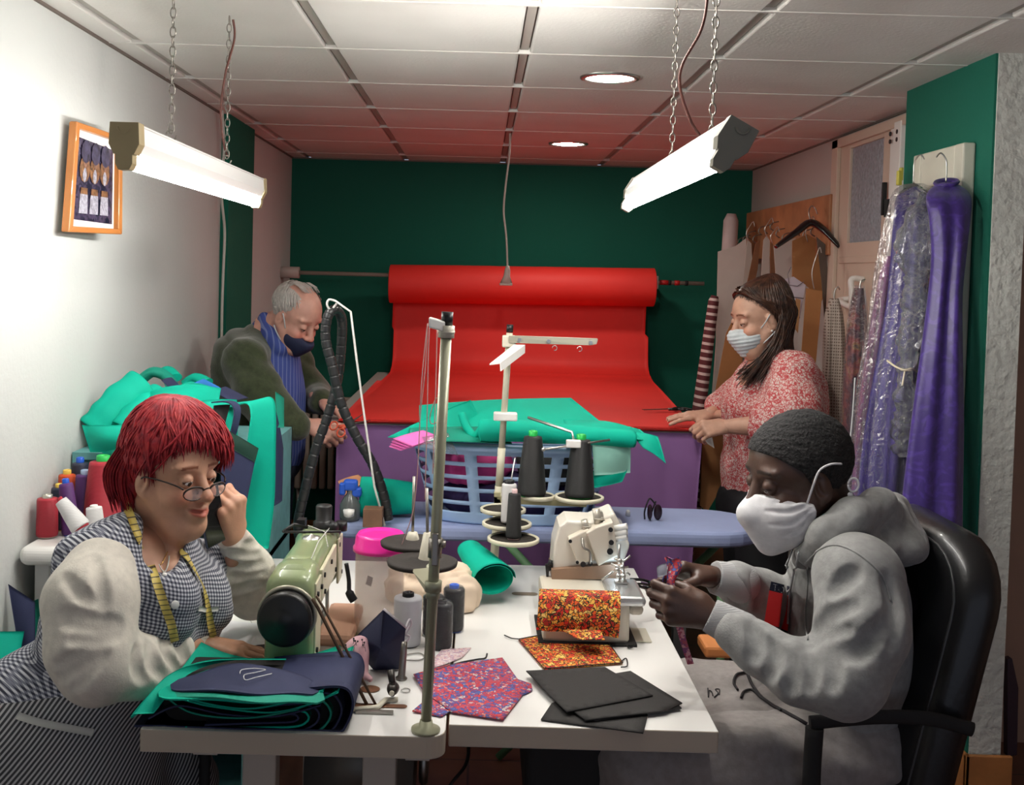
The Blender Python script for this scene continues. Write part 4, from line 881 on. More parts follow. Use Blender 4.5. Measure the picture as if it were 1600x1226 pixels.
# small stool / pedal box below
# ================================================================== green industrial machine
MC = V((-.385, 2.5, TT)); t = thing('sewing_machine', 'sage green industrial sewing machine with a big black handwheel', 'sewing machine', MC)
def ysec(y, x0, x1, z0, z1, r=.012): return [V((a, y, b)) for a, b in rrect((x0 + x1) / 2, (z0 + z1) / 2, x1 - x0, z1 - z0, r, 5)]
mb = MB(); loft(mb, [ysec(2.19, -.485, -.295, TT, TT + .006, .003), ysec(2.78, -.485, -.295, TT, TT + .006, .003)]); mb.build('bed_plate', mat('bed_steel', (.55, .54, .48), .3, .6), t)
mb = MB(); loft(mb, [ysec(2.262, -.430, -.342, TT, .975, .03), ysec(2.275, -.437, -.335, TT, .988, .03), ysec(2.36, -.437, -.335, TT, .992, .03), ysec(2.385, -.432, -.338, TT + .02, .992, .03)]); mb.build('column', SAGE, t)
mb = MB(); loft(mb, [ysec(2.30, -.433, -.338, .875, .990, .030), ysec(2.42, -.431, -.340, .885, .993, .030), ysec(2.58, -.428, -.343, .89, .994, .03), ysec(2.63, -.436, -.335, .86, .996, .03), ysec(2.70, -.436, -.335, .85, .990, .03), ysec(2.715, -.428, -.343, .86, .975, .03)]); mb.build('arm', SAGE, t)
IV = mat('ivory_plate', (.62, .58, .42), .35); mb = MB(); mb.box((-.336, 2.285, .80), (-.331, 2.36, .965), bev=.002); mb.box((-.339, 2.37, .90), (-.330, 2.60, .972), bev=.003); mb.box((-.334, 2.63, .865), (-.328, 2.70, .975), bev=.003); mb.build('side_plate', IV, t)
for y, z in ((2.295, .94), (2.295, .82), (2.35, .94), (2.39, .955), (2.40, .915), (2.50, .955), (2.58, .915), (2.64, .96), (2.69, .88)): MB().cyl((-.332, y, z), (-.3265, y, z), .0055, n=10).build('screw', BLACKM, t)
mb = MB(); mb.lathe((-.386, 2.56, .993), [(.022, 0), (.020, .004), (.008, .006), (0, .012)], 18); mb.build('oil_cap', STEEL, t)
mb = MB(); mb.lathe((-.386, 2.262, .908), [(.020, 0), (.052, -.002), (.056, .006), (.056, .014), (.050, .020), (.050, .030), (.0565, .036), (.0565, .048), (.050, .054), (.024, .050), (.018, .058), (0, .058)], 40, ax=(0, -1, 0))
mb.build('handwheel', mat('wheel_black', (.012, .012, .012), .38), t)
mb = MB(); mb.torus((-.386, 2.250, .908), .058, .005, (0, 1, 0), n=36); mb.build('wheel_collar', mat('collar_grey', (.38, .36, .28), .4, .5), t)
belt = MB(); pb = Pz(573, 1100, TT + .002); q = P(497, 950, 2.235); q2 = P(488, 935, 2.235)
belt.tube([q2, q, pb], .0036, 8, hint=(0, 1, 0)); q3 = pb + V((.008, 0, 0)); belt.tube([q2 + V((0.008, 0, .006)), q + V((.011, 0, .002)), q3 + V((.01, 0, 0))], .0028, 8); belt.build('drive_belt', mat('belt_brown', (.10, .055, .03), .7), t)
mb = MB(); mb.cyl((-.386, 2.735, .83), (-.386, 2.735, .88), .008); mb.cyl((-.386, 2.735, .765), (-.386, 2.735, .86), .004); mb.cbox((-.386, 2.728, .762), (.018, .03, .006)); mb.tube([(-.36, 2.66, .86), (-.36, 2.67, .80), (-.36, 2.66, .775)], .005); mb.build('needle_bar', STEEL, t)
mb = MB(); mb.tube(catmull([P(541, 880, 2.46), P(545, 905, 2.46), P(546, 925, 2.46), P(553, 938, 2.46)], 5), [.005] * 10 + [.010] * 6, 8); mb.build('reverse_lever', BLACK, t)
mb = MB(); c = V((-.372, 2.66, .995)); mb.cyl(c, c + V((0, 0, .02)), .020); mb.cyl(c + V((.045, 0, -.005)), c + V((.045, 0, .018)), .014, n=16); mb.sphere(c + V((.03, -.03, .010)), .013); mb.tube([c + V((-.04, .0, .0)), c + V((-.07, -.02, .012)), c + V((-.09, -.05, .0))], .004); mb.tube([c + V((-.09, -.05, .0)), c + V((-.03, -.055, .002)), c + V((.05, -.05, .004))], .003); mb.cbox(c + V((-.055, .01, .01)), (.02, .03, .018)); mb.build('thread_guides', BLACK, t)
mb = MB(); mb.lathe(c + V((0, .005, .0)), [(.026, 0), (.026, .014), (.020, .018), (.0205, .052), (.018, .056), (0, .057)], 24)
mb.build('tension_knob', mat('knob_black', (.014, .014, .014), .4), t)
# thread lines across the arm
mb = MB(); mb.tube([V((-.355, 2.36, .998)), V((-.36, 2.5, 1.002)), V((-.35, 2.66, 1.004))], .0012, 5); mb.tube([V((-.41, 2.66, 1.0)), V((-.36, 2.6, 1.0)), V((-.338, 2.5, .99))], .0010, 5); mb.build('machine_thread', TWHT, t)
# bobbin winder on table
c = Pz(598, 1100, TT); t = thing('bobbin_winder', 'small ivory and steel bobbin winder beside the drive belt slot', 'bobbin winder', c)
e0 = Pz(548, 1108, TT + .006); e1 = Pz(590, 1104, TT + .006); e2 = Pz(604, 1092, TT + .006); e3 = Pz(622, 1092, TT + .006)
MB().tube([e0, e1, e2, e3], .007, 8, flat=.6).build('winder_arm', mat('ivory', (.62, .58, .46), .4), t); MB().cbox(Pz(585, 1112, TT + .003), (.075, .012, .006), bev=.001).build('base_strip', DSTEEL, t)
c2 = Pz(613, 1096, TT); MB().lathe(c2 + V((0, 0, .012)), [(.004, 0), (.006, .03)], 10, ax=(0, 0, 1)).lathe(c2 + V((0, -.004, .026)), [(.0, -.012), (.008, -.012), (.012, .002), (.013, .012), (.011, .018), (.0, .02)], 22, ax=(.05, 1, 0)).cyl(c2 + V((0, 0, .03)), c2 + V((-.006, .012, .062)), .006, .008, n=12).build('winder_wheel', mat('winder_dark', (.05, .045, .04), .35, .6), t)
MB().cyl(c2 + V((0, -.019, .026)), c2 + V((0, -.024, .026)), .005, n=12).build('spindle_tip', mat('ivory', (.62, .58, .46), .4), t)
cloth(MB().torus(Pz(634, 1078, TT + .002), .009, .0012, (0, 0, 1), n=20, m=5, sc=(1.3, 1)), 'wire_ring', STEEL, 'thin wire ring lying beside the bobbin winder', 'ring')
# ================================================================== thread stand with thick olive pole (front)
b = Pz(665, 1142, TT); top = P(699, 490, b.y); t = thing('thread_stand', 'thick olive thread stand pole with two black discs standing on the left table edge', 'thread stand', b)
ax = (top - b).normalized(); Lp = (top - b).length
f = lambda py: b + (top - b) * ((1142 - py) / (1142 - 490))
MB().cyl(b, f(520), .0105, n=18).build('pole', POLE, t); MB().cyl(f(508), f(487), .0112, n=18).build('pole_cap', BLACK, t)
MB().lathe(b, [(0, .001), (.028, .001), (.028, .006), (.014, .010), (.012, .022), (0, .022)], 24, ax=ax).build('pole_foot', mat('foot_olive', (.40, .40, .27), .4, .3), t)
mb = MB(); mb.cyl(f(527), f(508), .0155, n=18); mb.cyl(f(520), f(516), .0165, n=18); mb.build('top_collar', CREAM, t)
q = P(672, 503, b.y - .02); mb = MB(); mb.cbox((q + f(510)) / 2 + V((-.002, 0, 0)), ((f(510) - q).length, .022, .020), ax=(f(510) - q, (0, 1, 0), (0, 0, 1)), bev=.003); mb.build('top_arm', WPLAS, t)
mb = MB(); mb.cyl(f(921), f(905), .0165, n=18); mb.cyl(f(932), f(919), .0135, n=18); mb.build('lower_collar', POLE, t)
mb = MB(); q2 = P(645, 893, b.y + .10); mb.prism([f(915) + V((-.012, 0, 0)), f(926) + V((-.012, 0, 0)), P(660, 917, b.y + .03), q2, q2 + V((.045, .02, 0))], (0, .02, 0)); mb.build('bracket', POLE, t)
mb = MB(); mb.cyl(f(868), f(838), .0135, n=14); mb.cbox(f(853) + V((0, -.012, 0)), (.012, .012, .062), bev=.002); mb.cyl(f(845) + V((.012, -.012, 0)), f(845) + V((.020, -.012, 0)), .006, n=8); mb.build('clamp', DSTEEL, t)
FELT = mat('black_disc', (.020, .015, .012), .7, bump=.3, bs=120)
for px, py, rx, Yd, sp_, lab in ((646, 846, 52, 2.50, (647, 744), 0), (660, 876, 56, 2.36, (667, 762), 1)):
    c = P(px, py, Yd); r = rx / 1700 * Yd
    d = MB().lathe(c, [(0, .006), (r * .35, .006), (r * .42, .002), (r * .9, .002), (r, 0), (r * .98, -.008), (r * .6, -.008), (0, -.008)], 40, ax=(0, 0, 1)).build('spool_disc', FELT, t)
    s0 = c + V((.0, 0, .004)); s1 = P(sp_[0], sp_[1], Yd); s0 = V((s1.x + .006 * (1 if lab else 0), s0.y, s0.z))
    MB().lathe(s0, [(.022 if lab else .016, 0), (.020 if lab else .015, .006), (.011, .058 if lab else .018), (.0, .060 if lab else .02)], 16, ax=(0, 0, 1)).build('spool_seat', CREAM, d)
    MB().cyl(s0, s1, .0034, n=10).build('spindle', DSTEEL, d)
MB().tube([P(640, 850, 2.5), P(670, 880, 2.40), f(915)], .010, 8).build('disc_arm', POLE, t)
# threads from its top arm
mb = MB(); y = b.y; TH = mat('thread_pink', (.75, .45, .42), .6)
for l in ([(668, 505), (662, 560), (658, 610), (656, 660), (652, 740), (645, 800), (628, 850)], [(671, 508), (669, 560), (668, 620), (666, 700), (664, 780)], [(683, 512), (681, 600), (678, 690), (676, 740)], [(668, 506), (664, 580), (655, 660)], [(690, 618), (680, 625), (672, 650), (675, 662), (690, 655)]):
    mb.tube(catmull([P(x, yy, y + .03) for x, yy in l], 6), .0010, 5)
tag(mb.build('loose_threads', TH), 'thin pinkish threads dangling from the olive thread stand', 'thread', None)['kind'] = 'stuff'
# ================================================================== second thread stand (overlock), ivory pole
b2 = P(770, 895, 3.20); b2.z = TT; tp = P(797, 508, 3.20); f2 = lambda py: b2 + (tp - b2) * ((895 - py) / (895 - 508)); b2 = V((P(771, 888, 3.2).x, 3.2, TT))
t = thing('thread_stand', 'slim ivory thread stand with cream-rimmed discs behind the overlock machine', 'thread stand', b2)
MB().cyl(b2, f2(760), .0125, n=16).cyl(f2(760), f2(700), .0115, n=16).cyl(f2(700), f2(520), .0095, n=16).build('pole', POLE2, t); MB().cyl(f2(519), f2(507), .0100, n=14).build('pole_cap', BLACK, t)
MB().lathe(b2, [(0, 0), (.03, 0), (.03, .006), (.014, .012), (0, .014)], 20).build('pole_foot', POLE2, t)
MB().cyl(f2(540), f2(526), .016, n=14).cbox(f2(533), (.04, .036, .035), bev=.004).build('top_clamp', CREAM, t)
a1, a2 = P(795, 526, 3.18), P(934, 531, 3.16); mb = MB(); w = (a2 - a1); mb.prism([a1, a2, a2 + V((-.003, 0, -.012)), a2 + V((-.02, 0, -.016)), a1 + V((0, 0, -.018))], (0, .003, 0)); mb.prism([a1, a2, a2 + V((0, .03, 0)), a1 + V((0, .03, 0))], (0, 0, .003)); mb.build('guide_arm', mat('arm_grey', (.40, .38, .30), .4, .4), t)
mb = MB()
for fx in (.12, .45, .92): mb.cyl(a1 + w * fx + V((0, -.001, -.008)), a1 + w * fx + V((0, -.005, -.008)), .006, n=10)
for fx in (.52, .80): mb.torus(a1 + w * fx + V((0, 0, -.028)), .007, .0012, (0, 1, 0), a0=0, a1=5, n=12, m=5)
mb.build('arm_screws', STEEL, t)
a3, a4 = P(803, 538, 3.17), P(765, 568, 3.02); mb = MB(); s = V((.012, .0, -.002)); u = V((0, 0, -.018))
mb.prism([a3, a4, a4 + V((.028, 0, .004)), a3 + V((.03, 0, 0))], (0, 0, -.004)); mb.prism([a4 + V((.028, 0, .004)), a3 + V((.03, 0, 0)), a3 + V((.03, 0, -.024)), a4 + V((.03, 0, -.020))], (.003, 0, 0)); mb.build('guide_arm', WPLAS, t)
mb = MB(); c = f2(650); mb.cbox(c + V((.004, -.008, 0)), (.07, .036, .024), bev=.004); mb.build('mid_clamp', WPLAS, t)
r1 = P(825, 652, 3.18); r2 = P(894, 675, 3.12); r3 = P(897, 690, 3.10); MB().tube([r1, r2, r3], .0042, 8).build('mid_rod', STEEL, t)
mb = MB(); mb.cbox(P(896, 693, 3.095), (.042, .02, .022), bev=.003); mb.build('rod_clamp', WPLAS, t); MB().tube([P(849, 702, 3.09), P(953, 687, 3.10)], .0032, 8).sphere(P(849, 702, 3.09), .006).build('cross_rod', STEEL, t)
MB().prism([P(772, 776, 3.17), P(918, 783, 3.17), P(916, 792, 3.17), P(772, 786, 3.17)], (0, .02, 0)).prism([P(772, 770, 3.17), P(782, 770, 3.17), P(782, 790, 3.17), P(772, 790, 3.17)], (0, .02, 0)).build('shelf_bar', mat('bar_olive', (.42, .38, .22), .5), t)
discs = [(840, 775, 3.14, 27), (905, 777, 3.12, 39), (786, 796, 3.10, 36), (792, 818, 3.02, 39), (802, 842, 2.95, 41)]
RIM = mat('disc_rim', (.66, .62, .48), .45); DC = []
for px, py, Yd, rx in discs:
    c = P(px, py, Yd); r = rx / 1700 * Yd; DC.append((c, r))
    d = MB().lathe(c, [(0, .001), (r * .90, .001), (r * .90, -.003), (0, -.003)], 36).build('spool_disc', FELT, t); MB().lathe(c, [(r * .88, .002), (r * .93, .006), (r, .004), (r, -.004), (r * .93, -.007), (r * .88, -.003)], 36).build('disc_rim', RIM, d)
MB().tube([P(775, 800, 3.18), P(786, 799, 3.12)], .008).tube([P(774, 822, 3.18), P(790, 822, 3.05)], .008).tube([P(772, 846, 3.18), P(800, 846, 2.98)], .008).tube([P(840, 780, 3.15), P(840, 777, 3.14)], .006).build('disc_arms', POLE2, t)
MB().cyl(DC[2][0] + V((.01, 0, 0)), DC[2][0] + V((.03, 0, .15)), .0022).build('spindle', STEEL, t)
tg = 'thread cones standing on the ivory thread stand'
def onDisc(i, dx, h, r0, r1, th, cap, l, rc=None): c = DC[i][0] + V((dx, -.005, .002)); return spool(c, h, r0, r1, th, cap, l, (0, 0, 1), None, rc=rc)
px2m = lambda px, Y: px * Y / 1700
onDisc(0, px2m(-10, 3.14), px2m(96, 3.14) * 1.06, .042, .026, TBLK, GRN, 'left tall black thread cone with a green core', .013)
onDisc(1, 0, px2m(92, 3.12) * 1.07, .043, .027, TBLK, GRN, 'right tall black thread cone with a green core', .014)
onDisc(3, px2m(2, 3.0), px2m(69, 3.0), .021, .020, TWHT, BLACK, 'narrow white thread spool next to the small black one', .014)
onDisc(4, px2m(0, 2.95), px2m(78, 2.95), .0215, .0165, TBLK, mat('core_pink', (.7, .5, .5), .5), 'small all-black thread cone on the lowest cream-rimmed disc', .008)
# ================================================================== overlock machine
O = Pz(905, 925, TT); t = thing('overlock_machine', 'white overlock sewing machine with a lit needle area and orange cloth over its front', 'overlock machine', (.30, 2.75, TT))
OV = mat('overlock_white', (.72, .68, .60), .35, coat=.2); OV2 = mat('overlock_cream', (.60, .55, .45), .4)
y0 = 2.58
# lower body block (bed): front face px 836..1005, from y 905..995
a = P(848, 985, y0); d_ = P(1003, 990, y0); xl_, xr_ = a.x, P(1003, 950, y0).x
mb = MB(); mb.box((xl_, y0, TT + .004), (P(985, 950, y0).x, y0 + .22, TT + .105), bev=.008); mb.build('lower_body', OV2, t)
mb = MB(); zc = TT + .105; mb.box((P(965, 950, y0).x - .02, y0 - .004, zc - .012), (xr_ + .010, y0 + .17, zc + .012), bev=.010); mb.build('cloth_plate', mat('plate_steel', (.55, .56, .56), .25, .7), t)
mb = MB(); mb.box((xr_ - .03, y0 + .005, TT + .07), (xr_ + .006, y0 + .15, zc - .010), bev=.010); mb.build('side_cover', OV2, t)
mb = MB(); q = Pz(1000, 975, TT + .002); mb.box((P(990, 960, y0).x - .01, y0 + .02, TT + .001), (P(1022, 975, y0).x, y0 + .12, TT + .005), bev=.002); mb.build('base_plate', mat('base_ivory', (.66, .62, .50), .4), t)
mb = MB(); mb.box((xl_ - .01, y0 - .012, TT), (P(995, 990, y0).x, y0 + .20, TT + .006)); mb.build('base_tray', BLACKM, t)
# column behind and slanted head
yb = y0 + .20
mb = MB(); poly = [(862, 900), (866, 850), (874, 822), (886, 813), (925, 815), (960, 800), (985, 852), (975, 880), (930, 890), (905, 885), (880, 890), (880, 905)]
mb.prism([P(x, y, yb) for x, y in poly], (0, .12, 0)); mb.build('head_body', OV, t, bev=.008)
mb = MB(); mb.prism([P(x, y, yb - .03) for x, y in [(888, 842), (920, 826), (930, 875), (903, 882)]], (0, .05, 0)); mb.prism([P(x, y, yb - .045) for x, y in [(916, 833), (930, 824), (958, 815), (966, 868), (935, 885)]], (0, .06, 0)); mb.build('face_cover', mat('face_ivory', (.66, .60, .50), .4), t, bev=.004)
mb = MB(); mb.prism([P(x, y, yb - .02) for x, y in [(862, 890), (975, 880), (978, 905), (862, 905)]], (0, .12, 0)); mb.build('throat', mat('throat_brown', (.28, .17, .11), .5), t)
mb = MB()
for px, py, r in ((891, 845, .0045), (902, 878, .004), (911, 881, .007), (922, 880, .006), (953, 861, .008), (955, 847, .0065), (954, 827, .006)): c = P(px, py, yb - .048); MB().cyl(c, c + V((0, -.004, 0)), r, n=12).build('screw', BLACK, t)
mb = MB(); mb.tube(catmull([P(910, 840, yb - .034), P(912, 855, yb - .05), P(921, 862, yb - .05), P(922, 880, yb - .05)], 6), .0035, 6); mb.build('thread_lever', DSTEEL, t)
mb = MB()
for px, py, r, h in ((917, 830, .009, .03), (935, 822, .010, .045), (946, 826, .007, .02)): c = P(px, py, yb - .01); mb.cyl(c, c + V((-.008, 0, h)), r, n=14); mb.cyl(c + V((0, 0, h * .4)), c + V((0, 0, h * .5)), r * 1.4, n=14)
mb.prism([P(x, y, yb) for x, y in [(929, 808), (933, 798), (942, 800), (947, 826), (934, 826)]], (0, .02, 0)); mb.build('tension_posts', mat('post_grey', (.45, .42, .36), .35, .5), t)
mb = MB()
for k in range(3): a = P(958, 826 + k * 8, yb - .02); e = P(980, 822 + k * 8, yb - .03); mb.cyl(a, e, .0085, n=16)
mb.build('tension_dials', WPLAS, t)
mb = MB()
for l in ([(968, 850), (967, 870), (968, 880)], [(960, 872), (975, 876), (985, 868)], [(955, 880), (970, 888), (982, 885)], [(966, 884), (968, 905)], [(973, 878), (975, 905)], [(958, 892), (948, 900), (940, 905)], [(978, 893), (984, 898)]): mb.tube([P(x, y, yb - .075) for x, y in l], .003, 8)
for px, py in ((968, 876), (972, 886), (964, 890), (974, 900), (966, 900)): mb.sphere(P(px, py, yb - .078), .007, n=10)
mb.cbox(P(970, 908, yb - .08), (.03, .03, .004)); mb.build('needle_assembly', STEEL, t)
MB().sphere(P(965, 890, yb - .055), .005, n=10).build('work_light', mat('led', (1, 1, 1), .5, emit=((.65, .85, 1), 90)), t)
mb = MB(); mb.prism([P(x, y, yb + .0) for x, y in [(852, 882), (864, 880), (864, 890), (858, 892), (857, 905), (854, 905)]], (0, .01, 0)); mb.cyl(P(857, 878, yb), P(862, 880, yb), .008); mb.build('side_lever', BLACK, t)
mb = MB(); mb.tube(catmull([P(985, 905, 2.74), P(1005, 906, 2.76), P(1020, 912, 2.78), P(1018, 920, 2.76), P(1000, 916, 2.74), P(985, 908, 2.74)], 6), .004, 8); mb.tube(catmull([P(985, 912, 2.72), P(1005, 912, 2.74), P(1022, 916, 2.76)], 5), .003, 8); mb.cbox(P(1018, 914, 2.76), (.02, .02, .02), bev=.006); mb.build('black_guard', BGL, t)
# ================================================================== patterned cloths
def cells(name, stops, sc, edge=None, ew=.06, dist=0):
    t = NT(name); n = t.n('TexNoise', {'Vector': t.tc.outputs['Object'], 'Scale': sc * .6, 'Detail': 2.0}); mx = t.n('Mix', data_type='VECTOR'); mx.inputs[0].default_value = .02; t.L.new(t.tc.outputs['Object'], mx.inputs[4]); t.L.new(n.outputs[1], mx.inputs[5])
    v = t.n('TexVoronoi', {'Vector': mx.outputs[1], 'Scale': float(sc)}); s = t.n('SeparateColor'); t.L.new(v.outputs['Color'], s.inputs[0]); c = t.ramp(s.outputs[0], stops)
    if edge is not None:
        v2 = t.n('TexVoronoi', {'Vector': mx.outputs[1], 'Scale': float(sc)}, feature='DISTANCE_TO_EDGE'); c = t.mix(t.math('LESS_THAN', v2.outputs[0], ew), c, edge)
    t.col(c); t.b.inputs['Roughness'].default_value = .8; return t.m
BERRY = cells('berry_print', [(0, (.75, .10, .01)), (.28, (.62, .02, .01)), (.48, (.80, .30, .03)), (.66, (.85, .48, .08)), (.84, (.42, .02, .01)), (.93, (.8, .55, .15))], 122, (.02, .015, .004), .09)
REDBLU = cells('red_blue_print', [(0, (.62, .04, .035)), (.30, (.07, .13, .42)), (.52, (.58, .07, .08)), (.68, (.14, .06, .22)), (.80, (.70, .22, .16)), (.90, (.62, .52, .48))], 150, (.10, .05, .16), .06)
PINKP = cells('pink_floral', [(0, (.66, .50, .50)), (.4, (.58, .34, .36)), (.6, (.70, .62, .62)), (.8, (.45, .30, .40))], 170)
def flat(poly, z, m, name, label, th=.0018, wave=.002, seed=1, cat='fabric', group=None, edge=None, parent=None):
    """cut piece lying on the table, gently wavy; outline given in photo pixels on plane z"""
    pts = [Pz(x, y, z) for x, y in poly]; bm = bmesh.new(); vs = [bm.verts.new(p) for p in pts]; bm.faces.new(vs); bmesh.ops.triangulate(bm, faces=bm.faces[:]); 
    for _ in range(4): bmesh.ops.subdivide_edges(bm, edges=[e for e in bm.edges if e.calc_length() > .03], cuts=1); bmesh.ops.triangulate(bm, faces=[f for f in bm.faces if len(f.verts) > 3])
    wv = wob(seed, 6, 18); 
    for v in bm.verts: v.co.z += wave * (1 + wv(v.co))
    me = bpy.data.meshes.new(name); bm.normal_update()
    if sum(f.normal.z for f in bm.faces) < 0: bmesh.ops.reverse_faces(bm, faces=bm.faces[:])
    bm.to_mesh(me); bm.free(); me.shade_smooth()
    o = link(name, me, m, parent); s = o.modifiers.new('thickness', 'SOLIDIFY'); s.thickness = th; s.offset = 1
    if parent is None: tag(o, label, cat, group)
    if edge: MB().tube([p + V((0, 0, wave + th + .0008)) for p in pts + [pts[0]]], .0012, 6).build('edging', edge, o)
    return o
# orange berry mask over overlock front
def berry(u, v):
    a = P(843, 904, y0 + .03) * (1 - u) + P(968, 914, y0 + .03) * u; a.z = zc + .016
    b_ = P(843, 906, y0 - .012) * (1 - u) + P(970, 918, y0 - .012) * u; b_.z = zc + .014; c_ = P(838, 983, y0 - .03) * (1 - u) + P(966, 995, y0 - .022) * u
    q = a.lerp(b_, v / .25) if v < .25 else b_.lerp(c_, (v - .25) / .75); q = V(q)
    if v > .25: q.y -= .010 * math.sin(PI * (v - .25) / .75) + .004 * math.sin(u * 14)
    return q
o = cloth(MB().sheet(berry, 22, 22, .002), 'berry_cloth', BERRY, 'orange berry print cloth draped over the front of the overlock machine', 'fabric')
flat([(810, 1001), (905, 983), (935, 975), (945, 998), (973, 1038), (850, 1047)], TT + .001, BERRY, 'berry_cloth', 'orange berry print face mask piece lying flat in front of the overlock', edge=BLACK)
cloth(patch4((880, 985, y0 - .035), (938, 985, y0 - .035), (945, 1000, y0 - .09), (905, 1000, y0 - .09), .004, 8, 8), 'berry_cloth', BERRY, 'crumpled bit of orange berry cloth between the draped and flat pieces', 'fabric')
flat([(644, 1113), (672, 1090), (720, 1085), (716, 1105), (690, 1121)], TT + .001, REDBLU, 'print_cloth', 'tip of a red and blue print piece under the big one, pointing left')
flat([(806, 1062), (830, 1070), (832, 1080), (820, 1086), (800, 1085)], TT + .001, REDBLU, 'print_cloth', 'small red and blue print corner sticking out at the right')
flat([(646, 1055), (700, 1040), (785, 1029), (808, 1062), (826, 1075), (786, 1126), (705, 1114), (662, 1083)], TT + .003, REDBLU, 'print_cloth', 'big red and blue print face mask piece lying on both tables')
flat([(668, 1042), (690, 1016), (736, 1013), (722, 1028), (682, 1044)], TT + .002, PINKP, 'print_cloth', 'small pale pink floral face mask behind the olive pole')
cloth(MB().tube(catmull([Pz(682, 1047, TT + .005), Pz(715, 1036, TT + .005), Pz(745, 1030, TT + .005), Pz(758, 1028, TT + .005), Pz(761, 1021, TT + .008)], 6), .0022, 6), 'elastic_cord', BLACK, 'black elastic curving along the top of the big print piece', 'elastic')
cloth(MB().tube(catmull([Pz(636, 1022, TT + .003), Pz(655, 1020, TT + .003), Pz(664, 1026, TT + .003), Pz(655, 1031, TT + .003), Pz(635, 1031, TT + .003)], 6), .0014, 6), 'hair_pin', DSTEEL, 'thin dark wire loop left of the pink floral mask', 'pin')
FELTB = mat('black_felt', (.028, .026, .025), .9, bump=.25, bs=300)
for k, (pl, l) in enumerate((([(862, 1100), (915, 1085), (1012, 1118), (1005, 1147), (845, 1126)], 'black felt square sticking out lowest toward the table front'), ([(895, 1112), (1040, 1084), (1065, 1108), (930, 1128)], 'black felt square showing at the right of the pile'), ([(860, 1070), (985, 1050), (1066, 1100), (1040, 1112), (915, 1127), (895, 1112)], 'second black felt square from the top'), ([(822, 1050), (945, 1044), (1020, 1088), (885, 1114)], 'topmost black felt square of the pile'))):
    flat(pl, TT + .001 + .0035 * k, FELTB, 'felt_square', l, th=.0025, wave=.001, seed=k + 30, group='black felt squares in front of the overlock')
for l, lab in (([(788, 992), (800, 997), (812, 998)], 'left'), ([(952, 1010), (975, 1003), (982, 1012), (990, 1010)], 'right'), ([(850, 1047), (855, 1050), (865, 1048)], 'front'), ([(968, 1036), (978, 1028), (980, 1040), (970, 1042)], 'lower right')):
    cloth(MB().tube(catmull([Pz(x, y, TT + .004) for x, y in l], 5), .0016, 5), 'thread_scrap', BLACK, 'loose black thread end at the %s of the flat berry piece' % lab, 'thread')
# papers
cloth(MB().prism([Pz(x, y, TT + .001) for x, y in [(500, 975), (552, 975), (533, 1030), (480, 1035)]], (0, 0, .001)), 'paper_slip', mat('paper_white', (.78, .78, .80), .7), 'white paper slip lying right of the green machine', 'paper')
cloth(MB().prism([Pz(x, y, TT + .001) for x, y in [(534, 978), (562, 980), (560, 1010), (520, 1028)]], (0, 0, .0015)), 'olive_cloth', mat('olive_cloth', (.22, .23, .12), .8), 'olive scrap between the white slip and the plastic jar', 'fabric')
t = thing('notebook', 'spiral notebook with white pages under the woman\'s hand', 'notebook', Pz(390, 990, TT)); MB().prism([Pz(x, y, TT + .001) for x, y in [(352, 972), (470, 985), (455, 1032), (322, 1012)]], (0, 0, .006)).build('pages', mat('paper_white', (.78, .78, .80), .7), t)
for k in range(7): MB().torus(Pz(352 - k * 4.3, 974 + k * 5.6, TT + .008), .004, .0008, (1, .3, 0), n=12, m=5).build('spiral_ring', STEEL, t)
# ================================================================== navy/green folded stack at front left
t = thing('folded_fabric', 'thick folded stack of navy and green fabric at the front corner of the left table', 'fabric', Pz(380, 1150, TT))
def xz(px, py, Y=2.05): p = P(px, py, Y); return (p.x, p.z)
def layer(pts, Yf, Yb, th, m, sh=0):
    cl = catmull([V((xz(px, py)[0], 0, xz(px, py)[1])) for px, py in pts], 8); mb = MB(); n = len(cl); wv = wob(len(pts) + int(pts[0][0]), 5, 9)
    def fn(u, v):
        f = u * (n - 1); i = min(int(f), n - 2); p = cl[i].lerp(cl[i + 1], f - i); y = Yf + (Yb - Yf) * v
        return (p.x * (1 + 0 * v) + sh * v, y + .006 * wv((p.x * 2, p.z * 3, 0)), max(p.z + .003 * wv((p.x, y, 1)) * v, TT + .003))
    return mb.sheet(fn, n - 1, 8, th, 0)
NV, GR = NAVY, GREEN2
stk = [([(210, 1160), (260, 1150), (380, 1157), (470, 1159), (520, 1153), (545, 1120), (548, 1090), (530, 1075), (470, 1078), (400, 1085)], .0045, NV),
       ([(225, 1150), (330, 1152), (470, 1152), (510, 1145), (530, 1120), (528, 1096), (505, 1084), (420, 1092)], .004, NV),
       ([(240, 1148), (360, 1146), (470, 1146), (500, 1138), (515, 1118), (508, 1100), (485, 1094), (400, 1100)], .004, GR),
       ([(260, 1140), (380, 1141), (460, 1140), (488, 1132), (497, 1118), (488, 1106), (460, 1102), (400, 1108)], .004, NV),
       ([(290, 1136), (400, 1135), (460, 1133), (478, 1126), (480, 1118), (470, 1112), (430, 1112)], .004, GREEN),
       ([(320, 1130), (420, 1129), (455, 1127), (464, 1122), (455, 1118), (420, 1118)], .004, NV)]
for pts, th, m in stk: layer(pts, 2.05, 2.24, th, m).build('folded_layer', m, t)
core = MB(); loft(core, [[V((a, y, b)) for a, b in rrect(-.42, TT + .040, .34, .070, .03, 6)] for y in (2.07, 2.22)]); core.build('folded_core', BLACKM, t)
